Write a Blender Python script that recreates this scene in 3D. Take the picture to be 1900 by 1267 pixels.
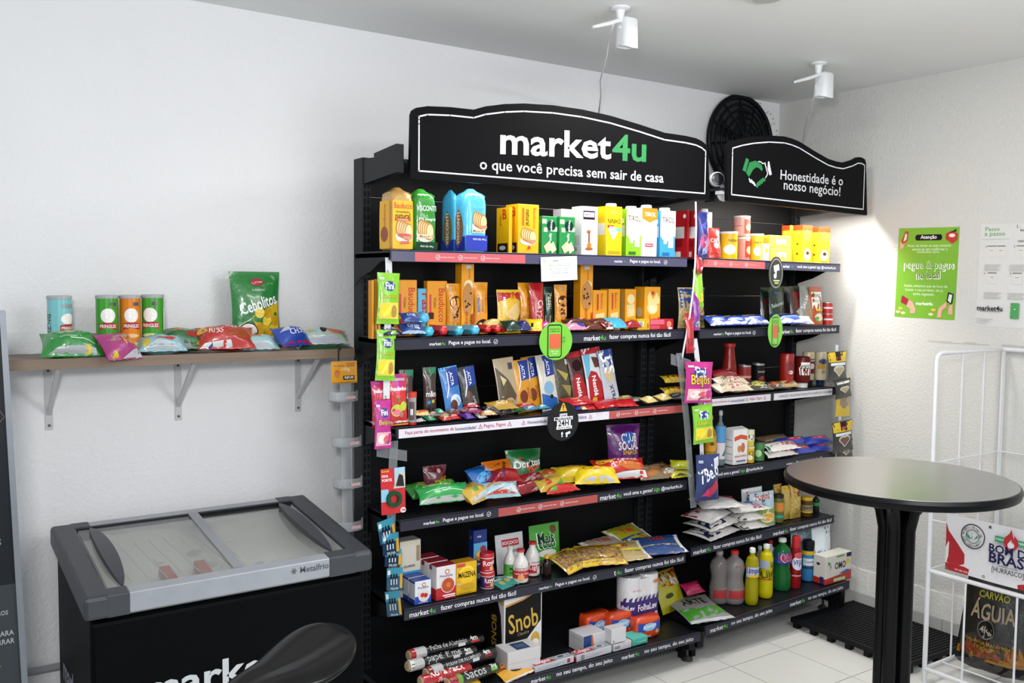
import bpy, bmesh, math, random
from mathutils import Vector, Matrix, Euler, noise
from mathutils.geometry import tessellate_polygon
sc = bpy.context.scene
for o in list(bpy.data.objects): bpy.data.objects.remove(o)
C = sc.collection
PI = math.pi
# ------------------------------------------------------------------ camera
F = 1719.87
CAM = Vector((-4.23763, -3.53119, 1.69830))
RX = Vector((0.82507515, -0.56493772, 0.00981711))
UP = Vector((0.02790579, 0.0580968, 0.99792085))
FW = Vector((0.56433347, 0.82308574, -0.06369926))
cd = bpy.data.cameras.new('camera'); cam = bpy.data.objects.new('camera', cd); C.objects.link(cam)
cam.matrix_world = Matrix(((RX.x, UP.x, -FW.x, CAM.x), (RX.y, UP.y, -FW.y, CAM.y), (RX.z, UP.z, -FW.z, CAM.z), (0, 0, 0, 1)))
cd.sensor_width = 36; cd.lens = F / 1900 * 36; cd.clip_start = .05; cd.clip_end = 60
sc.camera = cam
# ------------------------------------------------------------------ world, lights, exposure
w = bpy.data.worlds.new('world'); sc.world = w; w.use_nodes = True
w.node_tree.nodes['Background'].inputs[0].default_value = (.86, .93, 1, 1)
w.node_tree.nodes['Background'].inputs[1].default_value = .82
def area(name, loc, tgt, size, power, col=(1, 1, 1), sy=None):
    l = bpy.data.lights.new(name, 'AREA'); l.energy = power; l.color = col; l.size = size
    if sy: l.shape = 'RECTANGLE'; l.size_y = sy
    o = bpy.data.objects.new(name, l); C.objects.link(o); o.location = loc
    o.rotation_euler = (Vector(tgt) - Vector(loc)).to_track_quat('-Z', 'Y').to_euler(); return o
area('camera_flash', (-4.35, -3.45, 2.0), (-2.2, -.3, 1.0), .2, 37, (1, .985, .965))
area('room_lamp', (-2.3, -3.2, 2.66), (-1.8, -2.0, 0), 1.3, 34, (.97, .99, 1), .5)
area('ceiling_lamp', (-1.55, -1.05, 2.66), (-1.5, -1.1, 0), .25, 17, (1, .99, .97))
area('bounce_fill', (-2.0, -2.8, 1.9), (-1.5, -1.3, 2.72), .9, 14, (.97, .98, 1))  # added soft fill aimed upward to brighten the ceiling and upper wall
LED = 21
sc.view_settings.view_transform = 'Standard'; sc.view_settings.look = 'None'
sc.view_settings.gamma = 1; sc.view_settings.use_curve_mapping = False
sc.view_settings.exposure = 0.02
# ------------------------------------------------------------------ geometry of the view
def ray(px, py): return FW + RX * ((px - 950) / F) - UP * ((py - 633.5) / F)
def at(ax, val, px, py):
    d = ray(px, py); return CAM + d * ((val - CAM[ax]) / d[ax])
# ------------------------------------------------------------------ materials
def lin(c): return c / 12.92 if c <= .04045 else ((c + .055) / 1.055) ** 2.4
def rgb(h): return tuple(lin(int(h[i:i + 2], 16) / 255) for i in (0, 2, 4)) + (1,)
_m = {}
def M(h, rough=.45, metal=0, kind='plain', trans=0, emit=0):
    key = (h, rough, metal, kind, trans, emit)
    if key in _m: return _m[key]
    m = bpy.data.materials.new('%s_%s' % (kind, h)); m.use_nodes = True; _m[key] = m
    nt = m.node_tree; b = nt.nodes['Principled BSDF']; N = nt.nodes.new; LK = nt.links.new
    b.inputs['Base Color'].default_value = rgb(h); b.inputs['Roughness'].default_value = rough
    b.inputs['Metallic'].default_value = metal
    if sum(rgb(h)[:3]) < .13 and kind in ('metal', 'plain') and rough > .2: b.inputs['Specular IOR Level'].default_value = .16
    if kind == 'matte': b.inputs['Specular IOR Level'].default_value = .06
    if kind == 'lacquer': b.inputs['Specular IOR Level'].default_value = 1; b.inputs['Coat Weight'].default_value = 1; b.inputs['Coat Roughness'].default_value = .2; b.inputs['Coat IOR'].default_value = 1.9
    if trans: b.inputs['Transmission Weight'].default_value = trans; b.inputs['IOR'].default_value = 1.3
    if emit:
        b.inputs['Emission Color'].default_value = rgb(h); b.inputs['Emission Strength'].default_value = emit; return m
    if trans: return m
    tc = N('ShaderNodeTexCoord'); nz = N('ShaderNodeTexNoise'); LK(tc.outputs['Object'], nz.inputs['Vector'])
    def colmix(scale, amt, detail=3):
        nz.inputs['Scale'].default_value = scale; nz.inputs['Detail'].default_value = detail
        mx = N('ShaderNodeMix'); mx.data_type = 'RGBA'; c = rgb(h)
        mx.inputs[6].default_value = tuple(x * (1 - amt) for x in c[:3]) + (1,)
        mx.inputs[7].default_value = tuple(min(1, x * (1 + amt)) for x in c[:3]) + (1,)
        LK(nz.outputs['Fac'], mx.inputs[0]); LK(mx.outputs[2], b.inputs['Base Color'])
    def bump(scale, st, dist=.002, tex=None):
        n2 = N('ShaderNodeTexNoise'); n2.inputs['Scale'].default_value = scale; n2.inputs['Detail'].default_value = 4
        LK(tc.outputs['Object'], n2.inputs['Vector'])
        bp = N('ShaderNodeBump'); bp.inputs['Strength'].default_value = st; bp.inputs['Distance'].default_value = dist
        LK(n2.outputs['Fac'], bp.inputs['Height']); LK(bp.outputs['Normal'], b.inputs['Normal'])
    if kind == 'wall': colmix(2.5, .025); bump(75, .55, .006)
    elif kind == 'ceiling': colmix(1.5, .03); bump(40, .1, .003)
    elif kind == 'foil': colmix(30, .08); bump(55, .7, .004); b.inputs['Coat Weight'].default_value = .6; b.inputs['Coat Roughness'].default_value = .12
    elif kind == 'metal': colmix(20, .1); bump(200, .05, .001)
    elif kind == 'tile': colmix(1.2, .05)
    elif kind == 'food':
        nz.inputs['Scale'].default_value = 90; nz.inputs['Detail'].default_value = 3
        cr = N('ShaderNodeValToRGB'); c = rgb(h); e = cr.color_ramp.elements
        e[0].position = .38; e[1].position = .62
        e[0].color = tuple(x * .35 for x in c[:3]) + (1,); e[1].color = tuple(min(1, x * 1.5) for x in c[:3]) + (1,)
        LK(nz.outputs['Fac'], cr.inputs[0]); LK(cr.outputs[0], b.inputs['Base Color'])
    elif kind == 'wood':
        mp = N('ShaderNodeMapping'); mp.inputs['Scale'].default_value = (1.5, 30, 30)
        LK(tc.outputs['Object'], mp.inputs[0]); LK(mp.outputs[0], nz.inputs['Vector'])
        colmix(3, .28, 6)
    else: colmix(40, .04)
    return m
BLK = lambda r=.4: M('0e0f12', r, 0, 'metal')
# ------------------------------------------------------------------ mesh builder
class G:
    def __init__(s): s.v = []; s.f = []; s.i = []; s.m = []
    def mi(s, m):
        if m not in s.m: s.m.append(m)
        return s.m.index(m)
    def add(s, vs, fs, m):
        n = len(s.v); k = s.mi(m); s.v += [tuple(v) for v in vs]
        for f in fs: s.f.append(tuple(n + i for i in f)); s.i.append(k)
        return s
    def box(s, x0, x1, y0, y1, z0, z1, m):
        return s.add([(x, y, z) for x in (x0, x1) for y in (y0, y1) for z in (z0, z1)],
                     [(0, 1, 3, 2), (4, 6, 7, 5), (0, 4, 5, 1), (2, 3, 7, 6), (0, 2, 6, 4), (1, 5, 7, 3)], m)
    def hexa(s, p, m):   # p: 8 points ordered like box
        return s.add(p, [(0, 1, 3, 2), (4, 6, 7, 5), (0, 4, 5, 1), (2, 3, 7, 6), (0, 2, 6, 4), (1, 5, 7, 3)], m)
    def lathe(s, prof, m, n=20, c=(0, 0, 0), cap=True, sq=0):
        vs = []
        for r, z in prof:
            for k in range(n):
                a = 2 * PI * k / n; q = 1
                if sq: q = 1 / (abs(math.cos(a)) ** sq + abs(math.sin(a)) ** sq) ** (1 / sq)
                vs.append((c[0] + r * q * math.cos(a), c[1] + r * q * math.sin(a), c[2] + z))
        fs = [(j * n + k, j * n + (k + 1) % n, (j + 1) * n + (k + 1) % n, (j + 1) * n + k) for j in range(len(prof) - 1) for k in range(n)]
        if cap: fs += [tuple(range(n))[::-1], tuple((len(prof) - 1) * n + k for k in range(n))]
        return s.add(vs, fs, m)
    def path(s, pts, r, m, n=8):
        pts = [Vector(p) for p in pts]; vs = []; N = len(pts)
        for j, p in enumerate(pts):
            d = (pts[min(j + 1, N - 1)] - pts[max(j - 1, 0)]).normalized()
            a = d.orthogonal().normalized() if j == 0 else (a - d * a.dot(d)).normalized()
            b = d.cross(a); rr = r[j] if isinstance(r, (list, tuple)) else r
            vs += [p + (a * math.cos(2 * PI * k / n) + b * math.sin(2 * PI * k / n)) * rr for k in range(n)]
        fs = [(j * n + k, j * n + (k + 1) % n, (j + 1) * n + (k + 1) % n, (j + 1) * n + k) for j in range(N - 1) for k in range(n)]
        return s.add(vs, fs + [tuple(range(n))[::-1], tuple((N - 1) * n + k for k in range(n))], m)
    def prism(s, poly, f0, f1, m, m2=None):   # poly of 2d points; f0/f1 map (a,b)->3d
        n = len(poly); k0 = len(s.v)
        tri = tessellate_polygon([[Vector((a, b, 0)) for a, b in poly]])
        s.add([f0(a, b) for a, b in poly] + [f1(a, b) for a, b in poly], list(tri), m2 or m)
        k = s.mi(m)
        for t in tri: s.f.append(tuple(k0 + n + i for i in t)); s.i.append(k)
        for i in range(n): s.f.append((k0 + i, k0 + (i + 1) % n, k0 + n + (i + 1) % n, k0 + n + i)); s.i.append(k)
        return s
    def build(s, name, par=None, smooth=False, bev=0, loc=None, fix=True, auto=0):
        me = bpy.data.meshes.new(name); me.from_pydata(s.v, [], s.f)
        for m in s.m: me.materials.append(m)
        me.polygons.foreach_set('material_index', s.i)
        if fix:
            bm = bmesh.new(); bm.from_mesh(me); bmesh.ops.recalc_face_normals(bm, faces=bm.faces); bm.to_mesh(me); bm.free()
        if smooth or auto: me.polygons.foreach_set('use_smooth', [True] * len(me.polygons))
        if auto: me.set_sharp_from_angle(angle=math.radians(auto))
        me.update()
        o = bpy.data.objects.new(name, me); C.objects.link(o)
        if par: o.parent = par
        if loc is not None: o.location = loc
        if bev:
            b = o.modifiers.new('bevel', 'BEVEL'); b.width = bev; b.segments = 2; b.limit_method = 'ANGLE'
        return o
def tag(o, label, cat, group=None):
    o['label'] = label; o['category'] = cat
    if group: o['group'] = group
    return o
def thing(name, label, cat, loc=(0, 0, 0), rot=(0, 0, 0), group=None):
    o = bpy.data.objects.new(name, None); C.objects.link(o); o.location = loc; o.rotation_euler = rot; o.empty_display_size = .05
    return tag(o, label, cat, group)
def struct(o): o['kind'] = 'structure'; return o
# ------------------------------------------------------------------ print on surfaces
_t = {}
def glyphs(s, bold):
    k = (s, bold)
    if k not in _t:
        cu = bpy.data.curves.new('t', 'FONT'); cu.body = s; cu.resolution_u = 2; cu.offset = (.0, .01, .022)[bold]
        o = bpy.data.objects.new('t', cu); me = bpy.data.meshes.new_from_object(o)
        v = [p.co.copy() for p in me.vertices]; f = [tuple(p.vertices) for p in me.polygons]
        bpy.data.objects.remove(o); bpy.data.curves.remove(cu); bpy.data.meshes.remove(me)
        xs = [p.x for p in v] or [0, 1]; ys = [p.y for p in v] or [0, 1]
        x0, x1, y0, y1 = min(xs), max(xs), min(ys), max(ys); W = max(x1 - x0, 1e-4)
        _t[k] = ([((p.x - (x0 + x1) / 2) / W, (p.y - (y0 + y1) / 2) / W) for p in v], f, (y1 - y0) / W)
    return _t[k]
def art(par, name, S, W, H, items, step=0, e0=.0005, de=.0003, rough=.4):
    g = G()
    for i, it in enumerate(items):
        e = e0 + de * i; k = it[0]; cs = it[-1] if k != 't' else it[5]
        m = M(cs, rough) if not cs.startswith('food') else M(cs[4:], .6, 0, 'food')
        if k == 'r':
            x0, z0, x1, z1 = it[1:5]
            nx = max(1, int(abs(x1 - x0) * W / step)) if step else 1; nz = max(1, int(abs(z1 - z0) * H / step)) if step else 1
            vs = [S((x0 + (x1 - x0) * a / nx - .5) * W, (z0 + (z1 - z0) * b / nz) * H, e) for b in range(nz + 1) for a in range(nx + 1)]
            g.add(vs, [(b * (nx + 1) + a, b * (nx + 1) + a + 1, (b + 1) * (nx + 1) + a + 1, (b + 1) * (nx + 1) + a) for b in range(nz) for a in range(nx)], m)
        elif k == 'e':
            cx, cz, rx, ry = it[1:5]; rx *= W; ry = ry * H if ry else rx
            nr = max(1, int(max(rx, ry) / step)) if step else 1; n = 20 if max(rx, ry) > .012 else 12
            vs = [S((cx - .5) * W, cz * H, e)] + [S((cx - .5) * W + rx * r / nr * math.cos(2 * PI * a / n), cz * H + ry * r / nr * math.sin(2 * PI * a / n), e) for r in range(1, nr + 1) for a in range(n)]
            fs = [(0, 1 + a, 1 + (a + 1) % n) for a in range(n)] + [(1 + (r - 1) * n + a, 1 + (r - 1) * n + (a + 1) % n, 1 + r * n + (a + 1) % n, 1 + r * n + a) for r in range(1, nr) for a in range(n)]
            g.add(vs, fs, m)
        elif k == 'p':
            P = [((a - .5) * W, b * H) for a, b in it[1]]
            tr = [[P[q] for q in t] for t in tessellate_polygon([[Vector((a, b, 0)) for a, b in P]])]
            if step:
                for _ in range(2):
                    tr = [q for a, b, c in tr for ab, bc, ca in [(((a[0] + b[0]) / 2, (a[1] + b[1]) / 2), ((b[0] + c[0]) / 2, (b[1] + c[1]) / 2), ((c[0] + a[0]) / 2, (c[1] + a[1]) / 2))] for q in ((a, ab, ca), (ab, b, bc), (ca, bc, c), (ab, bc, ca))]
            g.add([S(x, z, e) for t in tr for x, z in t], [(3 * q, 3 * q + 1, 3 * q + 2) for q in range(len(tr))], m)
        elif k == 't':     # t, text, cx, cz, width, colour, rot, bold, stretch
            rot = math.radians(it[6]) if len(it) > 6 else 0; bold = it[7] if len(it) > 7 else 1; st = it[8] if len(it) > 8 else 1
            v, f, asp = glyphs(it[1], bold); wd = it[4] * (W if abs(math.cos(rot)) > .7 else H)
            c_, s_ = math.cos(rot), math.sin(rot)
            g.add([S((it[2] - .5) * W + wd * (a * c_ - b * st * s_), it[3] * H + wd * (a * s_ + b * st * c_), e) for a, b in v], f, m)
    return g.build(name, par, fix=False)
def stroke(pts, w, closed=False):   # ribbon polygon list around a 2d polyline -> list of quads
    out = []; n = len(pts)
    for i in range(n if closed else n - 1):
        a = Vector(pts[i]); b = Vector(pts[(i + 1) % n]); d = (b - a)
        if d.length < 1e-6: continue
        d.normalize(); q = Vector((-d.y, d.x)) * w / 2; ex = d * w * .3
        out.append([a - ex + q, b + ex + q, b + ex - q, a - ex - q])
    return out
def sfront(d): return lambda x, z, e: (x, -d / 2 - e, z)
def sleft(w): return lambda x, z, e: (-w / 2 - e, -x, z)
def stop(h): return lambda x, z, e: (x, z, h + e)
def scyl(r, ph=0, z0=0): return lambda x, z, e: ((r + e) * math.sin(x / r + ph), -(r + e) * math.cos(x / r + ph), z + z0)
# ------------------------------------------------------------------ room
H = 2.7175
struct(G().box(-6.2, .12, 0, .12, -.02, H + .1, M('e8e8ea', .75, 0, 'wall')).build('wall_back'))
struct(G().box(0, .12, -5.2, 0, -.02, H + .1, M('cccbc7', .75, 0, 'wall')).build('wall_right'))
struct(G().box(-6.2, .12, -5.2, .12, H, H + .1, M('e4e5e4', .8, 0, 'ceiling')).build('ceiling'))
fl = struct(G().box(-6.2, .12, -5.2, .12, -.05, -.003, M('3e3d3b', .8)).build('floor'))
TS = .3614; gx = -1.1405; gy = -.7685
tm = M('dededa', .2, 0, 'tile'); tb = None
for i in range(-9, 4):
    for j in range(-3, 10):
        x0 = gx + i * TS; y1 = gy - j * TS
        X0, X1, Y0, Y1 = max(x0, -4.6) + .002, min(x0 + TS, 0) - .002, max(y1 - TS, -4.2) + .002, min(y1, 0) - .002
        if X1 - X0 < .02 or Y1 - Y0 < .02: continue
        G().box(X0, X1, Y0, Y1, -.003, 0, tm).build('tile', fl)
bs = struct(G().box(-.007, 0, -5.2, 0, 0, .085, M('8f8f8d', .5)).build('baseboard_right'))
for j in range(14):
    y1 = -.0 - j * TS; G().box(-.012, -.007, y1 - TS + .0015, y1 - .0015, 0, .083, M('b4b4b2', .25, 0, 'tile')).build('tile', bs)
bb = struct(G().box(-6.2, 0, -.007, 0, 0, .085, M('8f8f8d', .5)).build('baseboard_back'))
for j in range(17):
    x1 = -.01 - j * TS; G().box(x1 - TS + .0015, x1 - .0015, -.012, -.007, 0, .083, M('b4b4b2', .25, 0, 'tile')).build('tile', bb)
# rough plaster band above the right baseboard, plaster seam line
g = G()
for k in range(90):
    y = -.02 - k * .05
    g.box(-.006 - .002 * math.sin(k * 1.7), 0, y - .05, y, .085, .215 + .006 * math.sin(k * .9), M('dddcd8', .8, 0, 'wall'))
struct(g.build('trim_1'))
g = G(); random.seed(3)
for k in range(60):
    y = -.95 - k * .06
    if random.random() < .8: g.box(-.0015, 0, y - .06, y, 1.428, 1.428 + random.uniform(.003, .012), M('b9b7b2', .9, 0, 'wall'))
struct(g.build('trim_2'))
# grey conduit low on the back wall
g = G().path([(-4.9, -.02, .335), (-3.6, -.02, .338)], .013, M('8e9093', .5), 10)
for x in (-4.6, -3.9): g.box(x - .012, x + .012, -.036, 0, .318, .356, M('8e9093', .5))
tag(g.build('wall_conduit', smooth=False), 'grey conduit running low along the white wall left of the freezer', 'pipe')
# ------------------------------------------------------------------ gondola units
D, DB = -.5563, -.658
SH = {'L': {1: ((725.5, 463), (1273.6, 477.7)), 2: ((731, 628.2), (1281, 610.5)), 3: ((736, 793), (1271, 747.6)), 4: ((742, 965), (1273, 890.5)), 5: ((749, 1130.5), (1270.5, 1026.5)), 6: ((755, 1311), (1298.3, 1171.8))},
      'R': {1: ((1301.8, 478.2), (1557.4, 489.5)), 2: ((1297, 611), (1556, 603)), 3: ((1291, 740), (1551, 717)), 4: ((1288, 878), (1548, 837.5)), 5: ((1282, 1016), (1546, 955)), 6: ((1308.2, 1162.3), (1574.7, 1076.7))}}
def sd(k): return DB if k == 6 else D
SW = {}
for U in SH:
    for k in SH[U]:
        a, b = [at(1, sd(k), *p) for p in SH[U][k]]; SW[U, k] = (a.x, a.z, b.x, b.z)
def shz(U, k, x):
    a = SW[U, k]; t = (x - a[0]) / (a[2] - a[0]); return a[1] + (a[3] - a[1]) * t
BK = D + .3
def rail_text(par, U, k, items):
    out = []; y = sd(k) - .0068
    for it in items:
        g = G(); m = M(it[3], .5)
        x0 = at(1, y, it[1], 600).x if k < 3 else at(1, y, it[1], SH[U][k][0][1]).x; x1 = at(1, y, it[2], SH[U][k][0][1]).x
        zc = lambda x: shz(U, k, x) - .0235
        if it[0] == '#':
            g.add([(x0, y + .0006, zc(x0) - .0165), (x1, y + .0006, zc(x1) - .0165), (x1, y + .0006, zc(x1) + .0165), (x0, y + .0006, zc(x0) + .0165)], [(0, 1, 2, 3)], m)
        elif it[0] in '^@':
            xc = (x0 + x1) / 2; r = .009
            P = [(0, r), (-r, -r * .7), (r, -r * .7)] if it[0] == '^' else [(r * math.cos(t * PI / 6), r * math.sin(t * PI / 6)) for t in range(12)]
            for q in stroke(P, .0018, True): g.add([(xc + p.x, y, zc(xc) + p.y) for p in q], [(0, 1, 2, 3)], m)
            if it[0] == '@':
                for q in stroke([(-.004, 0), (-.001, -.004), (.005, .004)], .002): g.add([(xc + p.x, y, zc(xc) + p.y) for p in q], [(0, 1, 2, 3)], m)
            else: g.box(xc - .0008, xc + .0008, y, y + .0002, zc(xc) - .003, zc(xc) + .004, m)
        else:
            v, f, asp = glyphs(it[0], 1); wd = x1 - x0; xc = (x0 + x1) / 2
            s = min(1, .024 / (asp * wd)) if asp * wd > 0 else 1
            g.add([(xc + a * wd, y, zc(xc + a * wd) + b * wd * s) for a, b in v], f, m)
        out.append(g.build({'#': 'label_strip', '^': 'warning_icon', '@': 'round_icon'}.get(it[0], 'lettering'), par, fix=False))
    return out
WH, GR, RD, NV = 'e9e9ee', '58b04a', 'a8324a', '2a2a55'
def mk(a, b): return [('market', a, a + (b - a) * .74, WH), ('4u', a + (b - a) * .76, b, GR)]
def steps(a, b):
    w = (b - a) / 3; r = []
    for i, s in enumerate(('ESCANEIE O PRODUTO', 'ESCOLHA COMO PAGAR', 'FINALIZE NO CELULAR')): r += [('@', a + i * w, a + i * w + 5, WH), (s, a + i * w + 8, a + i * w + w - 8, WH)]
    return r
PG, FZ, TP = 'Pegue e pague no local.', 'fazer compras nunca foi tão fácil', 'no seu tempo, do seu jeito'
RT = {('L', 1): [('#', 770, 975, 'c95b62')] + steps(810, 935) + mk(1138, 1161) + [(PG, 1167, 1226, WH), ('@', 1230, 1238, WH)],
      ('R', 1): [('#', 1303, 1420, 'd46a6a')] + steps(1324, 1410) + mk(1447, 1472) + [('você ama a gente? siga @market4u.br', 1476, 1552, WH)],
      ('L', 2): mk(797, 826) + [(PG, 833, 911, WH), ('@', 916, 924, WH)] + mk(1084, 1124) + [(FZ, 1131, 1244, WH)],
      ('R', 2): mk(1325, 1343) + [(PG, 1346, 1394, WH), ('@', 1396, 1403, WH)] + mk(1447, 1472) + [(FZ, 1477, 1551, WH)],
      ('L', 3): [('#', 740, 1130, 'd8d4dd'), ('#', 1130, 1267, 'b05450'), ('Faça parte do movimento da', 752, 842, RD), ('honestidade!', 845, 884, NV), ('^', 887, 896, RD), ('Pegou, Pagou', 898, 938, RD), ('^', 941, 950, RD), ('^', 967, 976, RD), ('Honestidade', 979, 1014, NV), ('na prática', 1060, 1088, NV), ('^', 1091, 1100, RD)] + steps(1144, 1246),
      ('R', 3): [('#', 1306, 1430, 'cfccd2'), ('#', 1436, 1544, 'cfccd2'), ('Faça parte do movimento da', 1309, 1354, RD), ('honestidade!', 1356, 1382, NV), ('^', 1383, 1389, RD), ('Pegou, Pagou', 1391, 1414, RD), ('^', 1416, 1422, RD), ('ATENÇÃO  PAGUE SEUS PRODUTOS ANTES DE CONSUMIR', 1445, 1543, '44444c')],
      ('L', 4): [('#', 925, 1108, 'a84c48')] + mk(786, 815) + [(PG, 822, 898, WH), ('@', 903, 911, WH)] + steps(960, 1080) + mk(1113, 1152) + [('você ama a gente?', 1156, 1210, WH), ('siga', 1212, 1223, GR), ('@market4u.br', 1226, 1266, WH)],
      ('R', 4): [('você ama a gente?', 1330, 1372, WH), ('siga', 1374, 1382, GR), ('@market4u.br', 1384, 1416, WH)] + mk(1459, 1473) + [(PG, 1477, 1516, WH), ('@', 1519, 1526, WH)],
      ('L', 5): mk(760, 808) + [(FZ, 818, 957, WH)] + mk(1000, 1024) + [(PG, 1030, 1094, WH), ('@', 1098, 1107, WH), ('t', 1138, 1142, WH), ('4u', 1143, 1152, GR), (FZ, 1158, 1266, WH)],
      ('R', 5): mk(1287, 1319) + [(FZ, 1324, 1412, WH)] + mk(1434, 1461) + [(FZ, 1465, 1541, WH)],
      ('L', 6): mk(800, 840) + [(TP, 860, 960, WH)] + mk(985, 1021) + [(TP, 1032, 1135, WH)] + mk(1152, 1184) + [(TP, 1194, 1284, WH)],
      ('R', 6): mk(1318, 1350) + [(TP, 1357, 1432, WH)] + mk(1465, 1492) + [(TP, 1498, 1562, WH)]}
def unit(U, xa, xb, label):
    r = thing('display_shelf_unit', label, 'shelf', ((xa + xb) / 2, -.4, 0)); ox, oy = (xa + xb) / 2, -.4
    def bd(g, name, par=r, **k):
        g.v = [(a - ox, b - oy, c) for a, b, c in g.v]; return g.build(name, par, **k)
    m = BLK(.38); pm = M('0b0c0e', .5, 0, 'metal')
    ztop = 2.165
    for s, x in ((1, xa), (-1, xb - .035)):
        u = bd(G().box(x, x + .035, BK - .03, BK + .05, .02, ztop, M('202226', .45, 0, 'metal')), 'upright', bev=.003)
        g = G(); fm = M('020203', .6)
        for k in range(66):
            z = .16 + k * .03
            for dy in (-.008, .008):
                xx = x + .035 if s > 0 else x; sx = .0012 * s
                g.box(min(xx, xx + sx), max(xx, xx + sx), BK + .012 + dy - .0035, BK + .012 + dy + .0035, z, z + .02, fm)
            g.box(x + .006, x + .014, BK - .0312, BK - .03, z, z + .02, fm); g.box(x + .021, x + .029, BK - .0312, BK - .03, z, z + .02, fm)
        bd(g, 'slots', u)
        g = G().box(x, x + .035, DB + .02, BK, .055, .13, m).box(x + .005, x + .03, DB + .06, DB + .1, .0, .055, m); bd(g, 'base_foot', bev=.003)
        bd(G().lathe([(.026, 0), (.026, .008), (.012, .02), (.006, .024), (.006, .06)], M('4a4a48', .4, .6), 14, (x + .0175, DB + (.05 if U == 'L' else .14), 0)), 'levelling_foot', smooth=False)
    zs = [.12, .5, .88, 1.26, 1.64, 2.02, ztop - .01]
    for i in range(len(zs) - 1):
        bd(G().box(xa + .035, xb - .035, BK, BK + .012, zs[i] + .0015, zs[i + 1] - .0015, pm), 'back_panel', bev=.002)
    for k in range(1, 7):
        x0, z0, x1, z1 = SW[U, k]; y0 = sd(k); z = lambda x: shz(U, k, x)
        def sl(ya, yb, da, db, mm, g=None, ea=0):
            g = g or G(); xs = (x0 + ea, x1 - ea)
            return g.hexa([(x, y, z(x) + dz) for x in xs for y in (ya, yb) for dz in (da, db)], mm)
        g = sl(y0 + .004, BK, -.028, -.003, M('17181b', .32, 0, 'metal'))
        s = bd(g, 'base_deck' if k == 6 else 'shelf_board', bev=.002)
        s2 = bd(sl(y0 - .006, y0 + .004, -.042, 0, M('33333e' if k > 1 else '4c4b66', .3)), 'price_rail', s, bev=.0015)  # top rail: overexposed light put into its paler, bluish colour
        bd(sl(y0 - .0068, y0 - .006, -.0045, -.0015, M('10101a', .3)), 'rail_lip', s)
        for tx in rail_text(None, U, k, RT[U, k]):
            for v in tx.data.vertices: v.co.x -= ox; v.co.y -= oy
            tx.parent = s
        if k < 6:
            for x in (x0, x1 - .003):
                P = [(y0 + .01, -.01), (BK, -.01), (BK, -.13), (BK - .05, -.10), (y0 + .16, -.075), (y0 + .08, -.04), (y0 + .01, -.036)]
                bd(G().prism(P, lambda a, b: (x, a, z(x) + b), lambda a, b: (x + .003, a, z(x) + b), m), 'shelf_bracket')
    return r, bd
XA, XB, XC, XD = -2.7068, -1.238, -1.2205, -.153
UL, bdL = unit('L', XA, XB, 'wide black metal display shelf unit under the larger sign')
UR, bdR = unit('R', XC, XD, 'narrow black metal display shelf unit in the room corner')
def sign(bd, par, y, prof, bot, txt, name='sign_board'):
    P = [at(1, y, *p) for p in prof]; B = [at(1, y, *p) for p in bot]
    poly = [(p.x, p.z) for p in P] + [(p.x, p.z) for p in B]
    s = bd(G().prism(poly, lambda a, b: (a, y, b), lambda a, b: (a, y + .018, b), M('0f0f11', .5, 0, 'matte'), M('0f0f11', .5, 0, 'matte')), name, par)
    cx = sum(p[0] for p in poly) / len(poly); zb = min(p[1] for p in poly); xs = [p[0] for p in poly]; x0, x1 = min(xs), max(xs)
    ins = [(min(max(a, x0 + .035), x1 - .035), b - .03) for a, b in [(p.x, p.z) for p in P]]
    ins = [p for i, p in enumerate(ins) if i == 0 or (Vector(p) - Vector(ins[i - 1])).length > .008]
    ins += [(x1 - .035, B[0].z + .028), (x0 + .035, B[-1].z + .028)]
    g = G()
    for q in stroke(ins, .0055, True): g.add([(p.x, y - .0006, p.y) for p in q], [(0, 1, 2, 3)], M('e6e6ea', .5))
    bd(g, 'border_line', s, fix=False)
    for t, a, b, col, bold in txt:     # a,b: pixels of left and right ends of text, at its vertical centre
        g = G()
        A = at(1, y, *a); Bq = at(1, y, *b); v, f, asp = glyphs(t, bold); wd = Bq.x - A.x
        g.add([(A.x + wd * (p + .5), y - .0008, A.z + (Bq.z - A.z) * (p + .5) + q * wd * (.76 if bold > 1 else .9)) for p, q in v], f, M(col, .5))
        bd(g, 'lettering', s, fix=False)
    return s
SY, SYR = -.575, -.645
sign(bdL, UL, SY, [(763.8, 212.2), (766.5, 204.5), (773.5, 199.7), (793.2, 196.8), (835, 198.5), (879, 203.3), (900.5, 197.2), (936.3, 192.9), (972.1, 191.8), (1025.8, 195.1), (1079.5, 202.8), (1133.2, 214.7), (1186.9, 230.9), (1233.4, 246.2), (1272.8, 252), (1292, 256.5), (1303, 262), (1310, 268), (1313.9, 278)],
     [(1317.5, 371.5), (761, 330.3)],
     [('market', (928, 260), (1134, 272), 'dcdce0', 2), ('4u', (1136, 273), (1199, 277), '23783f', 2), ('o que você precisa sem sair de casa', (890, 307), (1231, 333), 'e6e6ea', 1)])
sr = sign(bdR, UR, SYR, [(1349.2, 274), (1351, 266.5), (1356.9, 261.8), (1378, 257), (1399.3, 253.3), (1427.5, 251.2), (1455.7, 253), (1470, 257), (1483.9, 262.9), (1512.1, 280.5), (1536.8, 294.6), (1552, 299.5), (1565, 301.6), (1582.6, 296.4), (1592, 291.5), (1599, 292), (1605, 295.5), (1607, 302)],
     [(1609, 399.3), (1350, 372)],
     [('Honestidade é o', (1448, 324), (1564, 336), 'd9d9dd', 1), ('nosso negócio!', (1454, 345), (1559, 358), 'd9d9dd', 1)])
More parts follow.
